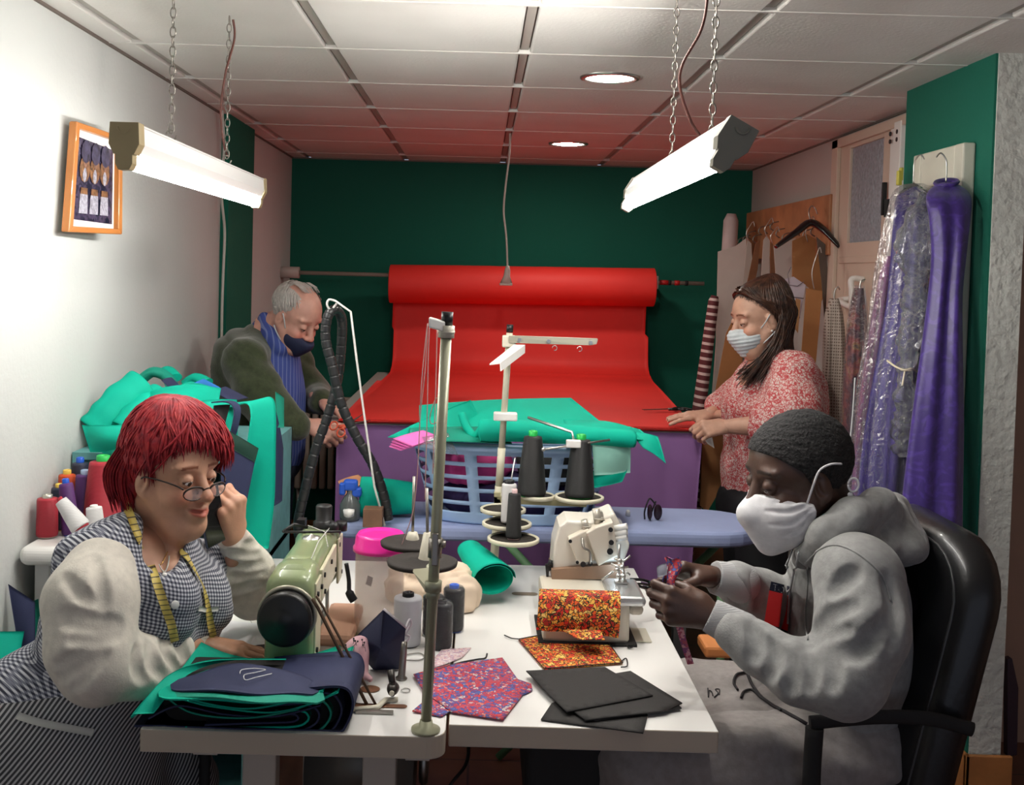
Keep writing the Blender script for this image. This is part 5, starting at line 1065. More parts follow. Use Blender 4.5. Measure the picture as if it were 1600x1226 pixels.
for pts, m in (([(205, 1118), (262, 1088), (330, 1100), (420, 1110), (480, 1098), (528, 1078)], GREEN), ([(232, 1120), (280, 1100), (350, 1113), (430, 1116), (500, 1100)], NV), ([(258, 1085), (300, 1110), (380, 1118), (450, 1108), (500, 1090)], GREEN2), ([(262, 1072), (310, 1092), (380, 1104), (440, 1096), (505, 1076)], GREEN)):
    layer(pts, 2.045, 2.30, .0035, m).build('folded_layer', m, t)
def leaf(cpx, cpy, w, d, zc_, m, label, rot, th=.003, curl=.02):
    c = Pz(cpx, cpy, zc_)
    def fn(u, v):
        a = -1 + 2 * u; wd = math.sqrt(max(0, 1 - abs(a) ** 2.2)); b = (-1 + 2 * v) * wd
        x, y = a * w, b * d; return V((c.x + x * math.cos(rot) - y * math.sin(rot), c.y + x * math.sin(rot) + y * math.cos(rot), zc_ - curl * abs(a) ** 2 + .003 * math.sin(a * 5 + b * 3)))
    return cloth(MB().sheet(fn, 34, 12, th), 'cut_piece', m, label, 'fabric', 'leaf shaped cut pieces on the folded stack')
zt_ = TT + .098
leaf(372, 1066, .150, .085, zt_ - .006, GREEN, 'green cut piece sticking out widest under the topmost navy one', .04)
leaf(385, 1068, .150, .075, zt_ - .002, GREEN2, 'darker green cut piece just below the topmost navy one', -.05)
top_leaf = leaf(383, 1058, .142, .070, zt_ + .003, NAVY, 'topmost navy leaf shaped cut piece with a white thread on it', .0)
cloth(MB().tube(catmull([Pz(x, y, zt_ + .009) for x, y in [(375, 1052), (378, 1046), (398, 1044), (415, 1046), (400, 1050), (382, 1054), (384, 1062), (400, 1058), (425, 1052)]], 6), .0009, 5), 'thread_scrap', TWHT, 'loose curled white thread on the topmost navy cut piece', 'thread')
cloth(ribbon([Pz(206, 1116, TT + .055), Pz(232, 1085, TT + .075), Pz(270, 1050, TT + .09), Pz(330, 1030, TT + .098), Pz(420, 1028, TT + .098)], (.03, .03, -.01), .003), 'cut_piece', GREEN, 'bright green piece with a corner pointing to the woman\'s lap', 'fabric')
# ================================================================== spools, jar, mask, pincushion
p = Pz(636, 1007, TT); spool(p, .125, .0325, .0325, mat('grey_thread', (.55, .55, .57), .6), BLACK, 'white thread spool with a black core, leftmost of the group', name='thread_spool', rc=.014)
p = Pz(702, 990, TT); g3 = None
for px, py, h, l in ((708, 985, .115, 'black spool wrapped in clear film, right rear of the three'), (676, 992, .105, 'black spool wrapped in clear film, hidden behind the olive pole'), (689, 1012, .115, 'black spool wrapped in clear film, front one beside the olive pole')):
    spool(Pz(px, py, TT), h, .025, .025, TBLK, BLU if px == 708 else BLACK, l, name='thread_spool', rc=.012, film=FILM)
JC = Pz(590, 1000, TT); JC.y = 2.62; JC = V((P(592, 950, 2.62).x, 2.62, TT)); t = thing('plastic_jar', 'clear cylindrical plastic jar with a hot pink screw lid', 'jar', JC)
def glassy(name, rough=.2, a=.45, c=(.85, .78, .74)):
    t = NT(name); tr = t.n('BsdfTransparent', {'Color': (.93, .90, .88, 1)}); t.b.inputs['Base Color'].default_value = (*c, 1); t.b.inputs['Roughness'].default_value = rough; m = t.n('MixShader'); m.inputs[0].default_value = a; t.L.new(tr.outputs[0], m.inputs[1]); t.L.new(t.b.outputs[0], m.inputs[2]); t.L.new(m.outputs[0], t.N['Material Output'].inputs[0]); return t.m
jr = .060; jz = P(592, 848, 2.62).z - TT
MB().lathe(JC, [(0, .002), (jr * .95, .002), (jr, .01), (jr, jz - .01), (jr * .96, jz), (jr * .93, jz), (jr * .965, jz - .01), (jr * .965, .012), (0, .008)], 40).build('jar_body', glassy('jar_plastic', .25, .24, (.92, .88, .85)), t)
MB().lathe(JC + V((0, 0, jz - .018)), [(jr * 1.03, 0), (jr * 1.10, .001), (jr * 1.10, .010), (jr * 1.04, .014), (jr * 1.0, .036), (jr * .90, .044), (jr * .80, .040), (jr * .5, .039), (0, .042)], 40).build('jar_lid', HOTPINK, t)
MB().prism([JC + V((jr * .8, -.02, jz + .0)), JC + V((jr * 1.5, -.01, jz + .012)), JC + V((jr * 1.35, .01, jz + .008)), JC + V((jr * .8, .02, jz))], (0, 0, .004)).build('lid_tab', HOTPINK, t)
cloth(patch4((575, 898, 2.62), (583, 902, 2.62), (580, 916, 2.62), (571, 912, 2.62), 0, 4, 4), 'mauve_scrap', mat('mauve', (.5, .42, .45), .7), 'little mauve scrap inside the plastic jar', 'fabric')
# navy mask propped on spool pin
t = thing('face_mask', 'navy blue cloth face mask propped up beside the plastic jar', 'mask', Pz(600, 1045, TT))
F = Field(P(600, 1050, 2.36) - V((.09, .07, .02)), P(600, 950, 2.36) + V((.09, .07, .03)), .003)
pl = [(599, 952), (634, 981), (627, 1045), (585, 1048), (565, 1024), (558, 992)]
cc = P(597, 1003, 2.36); prs = [P(x, y, 2.38) for x, y in pl]
m = MB(); out = []
def mk(u, v):
    a = u * 2 * PI; n_ = len(prs); f_ = u * n_; i = int(f_) % n_; q = f_ - int(f_); e = prs[i].lerp(prs[(i + 1) % n_], q); return cc.lerp(e, v) + V((0, -.035 * (1 - v * v), 0))
m.sheet(mk, 36, 12, .003); m.build('mask_cloth', mat('mask_navy', (.018, .022, .06), .75, bump=.15, bs=500), t)
MB().tube([e + V((0, .002, 0)) for e in prs[:2]], .0035, 8).tube(catmull([prs[1], P(640, 968, 2.4), P(642, 975, 2.4), P(634, 990, 2.39), P(640, 995, 2.39), P(632, 1005, 2.38)], 5), .003, 8).build('ear_loop', mat('elastic_white', (.75, .70, .72), .6), t)
b = Pz(627, 1061, TT); e = P(630, 1000, b.y); MB().lathe(b, [(0, 0), (.012, 0), (.013, .004), (.008, .008), (.0075, .06), (.006, .082), (0, .083)], 16, ax=(.06, 0, 1)).build('x', DSTEEL); o = bpy.data.objects['x']; o.name = 'thread_post'; tag(o, 'slim grey metal post standing in front of the navy mask', 'thread post')
t = thing('pincushion', 'pink stuffed pincushion full of pins between machine and navy mask', 'pincushion', Pz(545, 1060, TT))
F = Field(Pz(545, 1060, TT) - V((.09, .09, .0)), Pz(545, 1050, TT) + V((.09, .09, .11)), .003); c = Pz(543, 1062, TT) + V((0, 0, .028))
F.ell(c, (.042, .04, .03), k=.02).ell(c + V((.015, .01, .03)), (.028, .03, .03), k=.02).cap(c, c + V((.050, -.03, -.012)), .018, .004, .02).cap(c, c + V((.035, .02, .052)), .018, .004, .02).cap(c, c + V((-.05, -.02, -.01)), .018, .004, .02); F.waves(.002, (60, 60, 60), 4)
np_mesh('cushion', [F.mesh(1)], mat('cushion_pink', (.66, .40, .44), .8), t); r = random.Random(2)
for k in range(9):
    q = c + V((r.uniform(-.01, .04), r.uniform(-.02, .0), .045 + r.uniform(-.01, .01))); d = V((r.uniform(-.4, .7), -.4, .9)).normalized(); MB().cyl(q - d * .01, q + d * .018, .0006, n=5).sphere(q + d * .018, .0022, n=8).build('pin', mat('pin_dark', (.03, .03, .03), .3), t)
# beige bundle and green roll behind
F = Field(P(690, 960, 2.95) - V((.20, .2, .02)), P(700, 850, 2.95) + V((.16, .15, .05)), .005); a = P(675, 925, 2.9); 
F.ell(P(668, 915, 2.9), (.11, .10, .075), k=.03).ell(P(720, 925, 2.85), (.05, .07, .055), k=.03).cap(P(640, 890, 2.9), P(715, 895, 2.9), .035, .02, .02); F.waves(.006, (30, 30, 30), 3, sharp=True); F.plane((0, 0, TT + .001), (0, 0, -1))
tag(np_mesh('cloth_bundle', [F.mesh(1)], mat('beige_cloth', (.72, .58, .44), .8)), 'beige cloth bundle crumpled behind the spools on the table', 'fabric')
a, b = P(733, 858, 3.06), P(772, 905, 2.86)
def groll(u, v): ang = v * 2 * PI * 1.35; r = .048 - .008 * v; r *= (.75 + .5 * u); d = (b - a); x, y = frame_of(d); q = a + d * u + x * (r * math.cos(ang)) + y * (r * .75 * math.sin(ang)); q.z = max(q.z, TT + .003); return q
cloth(MB().sheet(groll, 14, 48, .0015), 'rolled_fabric', GREEN, 'green fabric rolled into a cone on the table behind the spools', 'fabric')
cloth(MB().box((P(505, 950, 2.62).x, 2.5, TT + .001), (P(560, 950, 2.62).x, 2.75, TT + .035), bev=.012), 'folded_cloth', mat('peach_cloth', (.62, .36, .25), .8), 'folded peach cloth lying behind the green machine\'s arm', 'fabric')
cloth(MB().prism([Pz(x, y, TT + .001) for x, y in [(430, 895), (470, 893), (452, 945), (400, 985), (385, 960)]], (0, 0, .004)), 'white_cloth', mat('soft_white', (.74, .72, .68), .8), 'white cloth lying left of the green machine', 'fabric')
# ================================================================== ironing board, basket etc.
IB = mat('ironing_cover', (.30, .36, .58), .75, var=.06, vs=5, bump=.2, bs=60); IBD = mat('ironing_grey', (.25, .28, .36), .7)
t = thing('ironing_board', 'blue covered ironing board with a rounded right end standing behind the sewing tables', 'ironing board', (.3, 3.55, 0))
zi = .84; xr_i = P(1197, 820, 3.5).x; xl_i = -.42
pts = []
for k in range(13): a = -PI / 2 + PI * k / 12; pts.append((xr_i - .19 + .19 * math.cos(a), 3.567 + .183 * math.sin(a)))
pts += [(xl_i, 3.75), (xl_i, 3.384)]
mb = MB(); ins = lambda s: [(x + (.4 - x) * s * .0 - (s if x > .5 else -s), 3.60 + (y - 3.6) * (1 - s * 4)) for x, y in pts]
mb.prism([(x, y, zi - .052) for x, y in pts], (0, 0, .052), sm=False); mb.build('board_cover', IB, t, bev=.018)
mb = MB()
for k in range(26): x = xl_i + .1 + k * .055; mb.tube([(x, 3.408, zi - .05), (x + .004, 3.404, zi - .04), (x, 3.41, zi - .012)], .0035, 6)
pass
LG = mat('leg_green', (.10, .22, .10), .5)
for a, b in (((.85, 3.4, 0.01), (.1, 3.4, zi - .05)), ((.1, 3.6, .01), (.85, 3.6, zi - .05)), ((.86, 3.4, .02), (.86, 3.6, .02)), ((.78, 3.4, zi - .1), (.80, 3.4, .02))): MB().cyl(a, b, .013, n=10).build('leg', LG, t)
# iron rest / misc
t = thing('iron', 'dark steam iron standing on its heel at the basket\'s right side', 'iron', P(948, 815, 3.46)); c = Pz(946, 826, zi)
mb = MB(); mb.prism([c + V((-.03, -.03, .001)), c + V((.03, -.03, .001)), c + V((.028, -.03, .05)), c + V((-.026, -.03, .052))], (0, .05, 0)); mb.build('heel_block', mat('iron_dark', (.035, .03, .028), .5), t, bev=.004); MB().prism([c + V((.03, -.035, .001)), c + V((.058, -.035, .001)), c + V((.045, -.035, .035)), c + V((.032, -.035, .04))], (0, .03, 0)).build('plastic_side', mat('clear_white', (.5, .5, .5), .3), t, bev=.003)
c = Pz(981, 806, zi); cloth(MB().lathe(c, [(0, .001), (.008, .001), (.008, .012), (.005, .02), (0, .021)], 12), 'small_cap', WPLAS, 'tiny white plastic cap on the ironing board', 'cap')
c = Pz(1019, 812, zi); t = thing('sunglasses', 'pair of dark sunglasses standing folded on the ironing board', 'sunglasses', c)
MB().sphere(c + V((-.010, -.01, .028)), .026, n=18, sc=(.35, .4, 1.0)).sphere(c + V((.018, 0, .026)), .026, n=18, sc=(.55, .3, 1)).build('lenses', mat('lens_dark', (.03, .012, .02), .1), t)
MB().tube(catmull([c + V((-.026, -.01, .004)), c + V((-.028, -.015, .03)), c + V((-.018, -.01, .062)), c + V((-.008, 0, .070)), c + V((.01, 0, .05))], 5), .0028, 7).tube(catmull([c + V((-.01, -.02, .004)), c + V((-.006, -.01, .02)), c + V((.01, 0, .062))], 5), .0028, 7).build('temples', BLACK, t)
# basket
t = thing('laundry_basket', 'light blue plastic laundry basket with rows of slots, heaped with fabric', 'basket', (.13, 3.60, zi))
bz0, bz1 = zi + .002, zi + .268; bcx = (P(640, 760, 3.35).x + P(965, 760, 3.35).x) / 2
def bpt(a, s, off=0):   # superellipse wall, s=0 bottom 1 top
    rx = .262 + .070 * s + off; ry = .150 + .045 * s + off; e = .72; ca, sa = math.cos(a), math.sin(a)
    return V((bcx + rx * math.copysign(abs(ca) ** e, ca), 3.55 + ry * math.copysign(abs(sa) ** e, sa), bz0 + (bz1 - bz0) * s))
NA, NS = 100, 44; vs = []; idx = {}
for i in range(NS + 1):
    for k in range(NA): idx[i, k] = len(vs); vs.append(bpt(2 * PI * k / NA, i / NS))
fs = []
for i in range(NS):
    for k in range(NA):
        s = (i + .5) / NS; row = (s - .10) / .155; hole = 0 <= row < 5 and .18 < row % 1 < .84 and (k % 10) not in (0, 9)
        if 0 <= row < 5 and (k // 8) % 3 == 2 and False: hole = False
        if not hole: fs.append([idx[i, k], idx[i, (k + 1) % NA], idx[i + 1, (k + 1) % NA], idx[i + 1, k]])
mb = MB(); mb.add(vs, fs); o = mb.build('basket_wall', LBLUE, t); s = o.modifiers.new('th', 'SOLIDIFY'); s.thickness = .004
mb = MB(); ring = [[bpt(2 * PI * k / NA, 1, .0) + V((0, 0, -.004)), bpt(2 * PI * k / NA, 1, .035) + V((0, 0, -.006)), bpt(2 * PI * k / NA, 1, .040) + V((0, 0, -.022)), bpt(2 * PI * k / NA, 1, .036) + V((0, 0, -.022)), bpt(2 * PI * k / NA, 1, .030) + V((0, 0, -.012)), bpt(2 * PI * k / NA, 1, -.004) + V((0, 0, -.012))] for k in range(NA)]
loft(mb, ring + [ring[0]], caps=False); mb.build('rim', LBLUE, t)
mb = MB(); mb.prism([bpt(2 * PI * k / NA, 0, -.003) for k in range(NA)], (0, 0, .004)); mb.build('base', LBLUE, t)
wv = wob(44, 7, 9)
def lump(z0, z1, sx, cx, m, label, seed):
    F = Field((bcx - .33, 3.37, z0 - .02), (bcx + .33, 3.73, z1 + .04), .007); F.ell((bcx + cx, 3.55, (z0 + z1) / 2), (sx, .128, (z1 - z0) / 2 + .01), k=.02); F.waves(.008, (25, 25, 25), seed, sharp=True); F.plane((0, 0, z0), (0, 0, -1)); tag(np_mesh('fabric_pile', [F.mesh(1)], m), label, 'fabric')
lump(bz0 + .008, bz0 + .115, .235, 0, mat('purple_dark', (.05, .03, .12), .8), 'dark purple fabric seen through the lower basket slots', 3)
lump(bz0 + .11, bz0 + .225, .125, -.13, mat('magenta_cloth', (.58, .05, .24), .8), 'magenta fabric seen through the upper left basket slots', 4); lump(bz0 + .12, bz0 + .225, .12, .14, BLACKM, 'dark fabric seen through the upper right basket slots', 5)
# green fabric heaped over the basket
cloth(patch4((606, 684, 3.40), (735, 625, 3.620), (765, 684, 3.600), (690, 688, 3.38), .012, 20, 20, wave=.004), 'fabric_sheet', GREEN, 'green fabric with a sharp point hanging at the left over the basket', 'fabric')
cloth(patch4((655, 634, 3.750), (892, 622, 3.850), (948, 668, 3.550), (655, 672, 3.500), .02, 24, 16, wave=.006, wf=6), 'fabric_sheet', GREEN, 'wide flat green fabric at the back of the heap, top edge highest', 'fabric')
cloth(patch4((640, 670, 3.450), (790, 668, 3.400), (800, 694, 3.300), (640, 690, 3.280), .012, 14, 8, wave=.005), 'fabric_sheet', GREEN2, 'deeper green fold lying along the basket rim', 'fabric')
def gfold(pts, r, flat, label, m=GREEN, name='fabric_fold'): cl = catmull([P(*p) for p in pts], 8); n = len(cl); cloth(MB().tube(cl, [r * (.9 + .2 * math.sin(1.5 + i * 2.2 / n)) for i in range(n)], 20, hint=(0, 0, 1), flat=flat), name, m, label, 'fabric')
gfold([(752, 672, 3.320), (800, 672, 3.300), (860, 676, 3.300), (930, 681, 3.300), (990, 686, 3.320)], .040, .8, 'thick rolled green fabric lying along the front of the basket')
gfold([(722, 648, 3.400), (730, 668, 3.360), (742, 680, 3.330), (752, 668, 3.320)], .012, 1, 'narrow curled green fold left of the ivory pole')
cloth(patch4((880, 655, 3.520), (1000, 672, 3.450), (1020, 690, 3.350), (890, 692, 3.280), .03, 16, 10, wave=.006), 'fabric_fold', GREEN, 'green flap spreading over the right rim of the basket', 'fabric')
cloth(patch4((985, 676, 3.380), (1028, 682, 3.360), (1040, 724, 3.320), (1005, 700, 3.320), .015, 10, 10), 'fabric_fold', GREEN, 'green corner pointing down past the right side of the basket', 'fabric')
cloth(patch4((925, 690, 3.280), (985, 692, 3.320), (984, 738, 3.340), (928, 742, 3.285), .012, 10, 10, wave=.003), 'fabric_sheet', TEAL_L, 'pale mint fabric hanging over the basket side', 'fabric')
cloth(patch4((925, 735, 3.290), (980, 733, 3.330), (972, 752, 3.330), (928, 762, 3.295), .008, 8, 8), 'fabric_sheet', GREEN, 'green hem hanging below the pale mint fabric', 'fabric')
for k in range(4):
    a = [(608 + k * 2, 698 - k * 4, 3.25), (646 + k * 5, 682 - k * 3, 3.34), (682 + k * 2, 690 - k * 2, 3.33), (626 + k * 6, 704 - k * 2, 3.24)]
    cloth(patch4(*a, .006, 8, 6, th=.003), 'pleated_mask', mat('mask_pink', (.82, .16, .50), .7), 'pink pleated face mask, %s of the stack on the basket rim' % ('lowest', 'second lowest', 'second highest', 'topmost')[k], 'mask', 'pink pleated masks on the basket rim')
cloth(patch4((930, 661, 3.500), (950, 664, 3.500), (946, 672, 3.460), (932, 670, 3.460), .01, 6, 6), 'pink_scrap', PINK, 'bit of pink cloth poking out of the green fabric near the table edge', 'fabric')
cloth(patch4((628, 690, 3.270), (700, 676, 3.320), (716, 712, 3.290), (680, 704, 3.260), .01, 8, 8), 'white_film', FILM, 'clear film lying over the left rim of the basket', 'film')
# green roll + spray bottle, wood block at left of basket on board/table
gfold([(565, 776, 3.5), (600, 776, 3.5), (648, 778, 3.5)], .066, .9, 'fat green fabric roll lying left of the basket', name='fabric_roll')
t = thing('spray_bottle', 'small spray bottle with a blue trigger head, left of the green roll', 'spray bottle', P(548, 800, 3.42)); c = V((P(547, 800, 3.425).x, 3.425, zi))
MB().lathe(c, [(0, .001), (.030, .001), (.033, .01), (.033, .05), (.02, .075), (.012, .085), (.012, .1)], 20).build('bottle_body', mat('bottle_grey', (.10, .11, .11), .15, coat=.5), t); MB().lathe(c + V((.0, -.030, .02)), [(0, .0), (.016, .002), (.018, .02), (0, .024)], 16, ax=(0, -.3, 1)).build('white_label', WPLAS, t)
z = c + V((0, 0, .1)); MB().cbox(z + V((0, 0, .012)), (.045, .03, .035), bev=.008).cbox(z + V((-.025, -.005, .0)), (.02, .02, .04), bev=.006).cbox(z + V((.02, 0, -.01)), (.03, .025, .03), bev=.006).build('trigger_head', BLU, t)
c = Pz(583, 822, zi + .001); cloth(MB().cbox(c + V((0, 0, .03)), (.06, .05, .058), bev=.002), 'wood_block', mat('block_wood', (.16, .08, .045), .6, var=.2), 'small brown wooden block beside the spray bottle', 'block')
cloth(patch4((528, 752, 3.6), (560, 742, 3.62), (572, 752, 3.58), (540, 775, 3.55), .01, 8, 8), 'peach_scrap', mat('peach', (.55, .25, .12), .8), 'orange-brown scrap of cloth above the blue trigger', 'fabric')
# steam hose and wire support
t = thing('steam_hose', 'black ribbed steam iron hose looping over a white wire support', 'hose', P(600, 800, 3.4))
hp = [(607, 812, 3.38), (600, 775, 3.38), (582, 725, 3.38), (556, 680, 3.38), (533, 630, 3.38), (520, 575, 3.38), (509, 530, 3.38), (512, 495, 3.38), (524, 484, 3.40), (534, 500, 3.44), (533, 545, 3.46), (527, 595, 3.46), (512, 650, 3.44), (494, 700, 3.42), (478, 760, 3.40), (466, 815, 3.40), (470, 850, 3.40)]
cl = catmull([P(*p) for p in hp], 40); rs = [.0158 - (.0030 if (i % 12) > 10 else 0) for i in range(len(cl))]
MB().tube(cl, rs, 12).build('ribbed_hose', mat('hose_black', (.022, .022, .023), .28), t)
ws = [P(600, 870, 3.36), P(585, 760, 3.36), P(570, 655, 3.36), P(557, 560, 3.36), P(548, 487, 3.36), P(524, 470, 3.37), P(514, 468, 3.37), P(511, 476, 3.37), P(517, 484, 3.38), P(526, 474, 3.38)]
ws[0].z = zi; MB().tube(ws[:5] + catmull(ws[5:], 4), .0035, 8).build('wire_support', mat('wire_white', (.72, .70, .66), .4), t)
# ================================================================== people
def skinmat(name, c, rough=.5):
    t = NT(name); a = t.n('VertexColor', layer_name='Col'); n = t.n('TexNoise', {'Vector': t.tc.outputs['Object'], 'Scale': 26.0, 'Detail': 5.0}); v = t.ramp(n.outputs[0], [(.3, tuple(x * .88 for x in c)), (.7, tuple(min(1, x * 1.10) for x in c))], 'LINEAR')
    m = t.n('Mix', data_type='RGBA', blend_type='MULTIPLY'); m.inputs[0].default_value = 1; t.L.new(v, m.inputs[6]); t.L.new(a.outputs[0], m.inputs[7]); t.col(m.outputs[2]); t.b.inputs['Roughness'].default_value = rough; t.b.inputs['Subsurface Weight'].default_value = .06; t.b.inputs['Subsurface Radius'].default_value = (.01, .004, .002)
    n2 = t.n('TexNoise', {'Vector': t.tc.outputs['Object'], 'Scale': 240.0, 'Detail': 3.0}); t.bump(n2.outputs[0], .12, .002); return t.m
class Head:
    def __init__(s, ear, side, yawdir, theta, phi, sc, roll=0):
        """ear: world point of the visible ear; side +1 = the person's left ear; yawdir +1 faces +X, -1 faces -X; theta yaw to camera, phi nod (degrees)"""
        th, ph = math.radians(theta), math.radians(phi)
        f = V((yawdir * math.cos(th) * math.cos(ph), -math.sin(th) * math.cos(ph), -math.sin(ph))); l = V((0, 0, 1)).cross(f).normalized(); u = f.cross(l)
        if roll: R = Matrix.Rotation(math.radians(roll), 3, f); l, u = R @ l, R @ u
        s.f, s.l, s.u, s.s = f, l, u, sc; s.c = V(ear) - (l * (.076 * side) + u * (-.008) + f * (-.005)) * sc; s.ax = (f, l, u)
    def T(s, x, y, z): return s.c + (s.f * x + s.l * y + s.u * z) * s.s
    def loc(s, P_):
        d = P_ - np.array(s.c); return (d @ np.array(s.f)) / s.s, (d @ np.array(s.l)) / s.s, (d @ np.array(s.u)) / s.s
    def E(s, F, c, r, k=.012, op='u', tilt=None):
        ax = s.ax
        if tilt: R = Matrix.Rotation(math.radians(tilt[1]), 3, {'f': s.f, 'l': s.l, 'u': s.u}[tilt[0]]); ax = [R @ a for a in ax]
        F.ell(s.T(*c), [x * s.s for x in r], ax, k, op)
    def C(s, F, a, b, ra, rb=None, k=.01, **kw): F.cap(s.T(*a), s.T(*b), ra * s.s, (ra if rb is None else rb) * s.s, k, **kw)
def face(F, h, fem=0, chin=1.0, smile=0, fat=0, lids=.5):
    E, C = h.E, h.C
    E(F, (-.012, 0, .035), (.098, .076, .088), .02); E(F, (.020, 0, .035), (.070, .064, .072), .02)
    E(F, (.030, 0, -.050), (.060, .056 + fat * .008, .066 + fat * .006), .025); C(F, (.070, -.010, -.098), (.070, .010, -.098), .019 * chin, k=.022); 
    C(F, (.0, .058, -.03), (.055, .026, -.098), .020, .018, .022); C(F, (.0, -.058, -.03), (.055, -.026, -.098), .020, .018, .022)
    if fat: E(F, (.035, 0, -.108), (.045, .040, .030), .03)
    for y in (-1, 1):
        E(F, (.062, y * .036, -.030), (.028, .024, .024), .018); E(F, (.074, y * .030, .034), (.014, .026, .009), .014)
    for y in (-1, 1): E(F, (.095, y * .032, .008), (.018, .017, .012), .014, 's')
    for y in (-1, 1): F.cap(h.T(.079, y * .032, .007), h.T(.0791, y * .032, .007), .0150 * h.s, k=.003)
    for y in (-1, 1): C(F, (.094, y * .020, .0045 - lids * .004), (.090, y * .044, .0035 - lids * .004), .0030 * (1.2 - lids), k=.002, op='s')
    C(F, (.084, 0, .022), (.106, 0, -.022), .0085, .0125, .010); E(F, (.110, 0, -.026), (.013, .013, .011), .008)
    for y in (-1, 1): E(F, (.100, y * .0135, -.030), (.012, .0075, .0085), .006); E(F, (.106, y * .007, -.0385), (.005, .004, .004), .003, 's')
    E(F, (.088, 0, -.062), (.014, .026, .022), .012)
    for y in (-1, 1):
        C(F, (.102, y * .004, -.0555), (.086, y * .026, -.060 + smile * .006), .0052, .0028, .005); C(F, (.100, y * .003, -.068), (.086, y * .024, -.062 + smile * .005), .0062, .003, .005)
        C(F, (.106, 0, -.0615), (.090, y * .026, -.0605 + smile * .006), .0016 + .0026 * smile, k=.0015, op='s')
        if smile: C(F, (.096, y * .021, -.030), (.082, y * .039, -.062), .0022, k=.004, op='s')
    for y in (-1, 1):
        E(F, (-.002, y * .077, -.006), (.019, .008, .032), .004, tilt=('l', 12)); E(F, (.004, y * .084, -.004), (.012, .007, .021), .004, 's', tilt=('l', 12)); E(F, (-.004, y * .0795, -.004), (.008, .005, .015), .003, tilt=('l', 12)); E(F, (.004, y * .074, -.034), (.008, .006, .010), .004)
def facecol(h, brow, lip, cheeks=None, beard=None, stub=None):
    def fn(vs):
        x, y, z = h.loc(vs); a = np.abs(y); c = np.ones((len(vs), 3), np.float32)
        def blend(w, col): w = np.clip(w, 0, 1)[:, None]; c[:] = c * (1 - w) + np.array(col) * w
        near = (x * x + y * y + z * z) < .03
        if cheeks: blend(np.exp(-(((x - .085) / .03) ** 2 + ((a - .04) / .022) ** 2 + ((z + .03) / .02) ** 2)) * .7 * near, cheeks); blend(np.exp(-(((x - .12) / .02) ** 2 + (y / .018) ** 2 + ((z + .028) / .015) ** 2)) * .6 * near, cheeks)
        if lip: blend((1 - (((a / .027) ** 2 + ((z + .0615 - .25 * a * .3) / .0105) ** 2))) * 4 * (x > .078), lip)
        if brow: zz = .036 - 5.0 * (a - .028) ** 2; blend(((1 - np.abs(z - zz) / .0042) * 3) * (a > .013) * (a < .050) * (x > .045), brow)
        if stub: blend((z < .09) * 0.0 + stub[1](x, y, z), stub[0])
        lash = (1 - np.abs(z - .004) / .0028) * 2; blend(lash * (np.abs(a - .032) < .0135) * (x > .076), (.18, .12, .1)); return c
    return fn
def eyes(h, parent, iris=(.05, .025, .015)):
    for y in (-1, 1):
        c = h.T(.080, y * .032, .006); mb = MB(); mb.sphere(c, .0132 * h.s, 0, 16); mb.sphere(h.T(.0865, y * .032, .0035), .0075 * h.s, 1, 12)
        mb.build('eye', [mat('eye_white', (.75, .70, .68), .2), mat('iris_%d' % int(iris[0] * 100), iris, .15)], parent)
def strands(h, parent, m, n, zl, R=(.112, .090, .104), C0=(-.014, 0, .032), crown=(-.025, 0), rad=.0032, lift=.010, seed=1, jit=.012, name='hair', drop=0, sway=.5, steps=9, part=None, minphi=0, asfaces=True, fringe=None):
    r = random.Random(seed); mb = MB()
    for i in range(n):
        al = r.uniform(0, 2 * PI); ph0 = minphi if r.random() < .4 else r.uniform(minphi, 1.5); sw = r.gauss(0, sway) * .5; pts = []; lf = r.uniform(.2, 1) * lift; zj = r.uniform(-jit, jit * .5)
        k = 0; ph = ph0; px, py = crown
        while k < steps:
            a = al + sw * (k / steps); x = C0[0] + px * (1 - math.sin(min(ph, PI / 2))) + R[0] * math.sin(ph) * math.cos(a); y = C0[1] + py + R[1] * math.sin(ph) * math.sin(a); z = C0[2] + R[2] * math.cos(ph)
            g = 1 + lf * math.sin(PI * min(1, k / steps + .15)) / .1 * .8; pts.append(h.T(C0[0] + (x - C0[0]) * g, y * g, C0[2] + (z - C0[2]) * g))
            if z < zl(x, y) + zj: break
            k += 1; ph += (2.3 - 0) / 16 * r.uniform(.9, 1.1)
        if len(pts) < 3: continue
        if drop: pts.append(pts[-1] + V((0, 0, -drop * r.uniform(.3, 1))) + (pts[-1] - pts[-2]) * .3)
        L = len(pts); rs = [rad * (1.0 if 0 < j < L - 2 else .8) * (1 - .85 * (j / (L - 1)) ** 2.5) for j in range(L)]; mb.tube(pts, rs, 5, caps=False, flat=.6)
    return mb.build(name, m, parent)
def cap_hair(h, zl, r=(.106, .084, .097), c=(-.013, 0, .033), res=.004, extra=None, disp=None):
    F = Field(h.c - V((.17, .17, .17)), h.c + V((.17, .17, .17)), res); h.E(F, c, r, .01)
    if extra:
        for e in extra: h.E(F, *e)
    if disp: F.waves(disp[0], (disp[1],) * 3, 3, 12)
    f_, l_, u_ = (np.array(a) for a in h.ax); c_ = np.array(h.c)
    def cut(X, Y, Z):
        dx, dy, dz = X - c_[0], Y - c_[1], Z - c_[2]; x = (dx * f_[0] + dy * f_[1] + dz * f_[2]) / h.s; y = (dx * l_[0] + dy * l_[1] + dz * l_[2]) / h.s; z = (dx * u_[0] + dy * u_[1] + dz * u_[2]) / h.s
        return (np.interp(x, *zl) - z) * h.s * .7 + 0 * y
    F.cut(cut); return F.mesh(1)
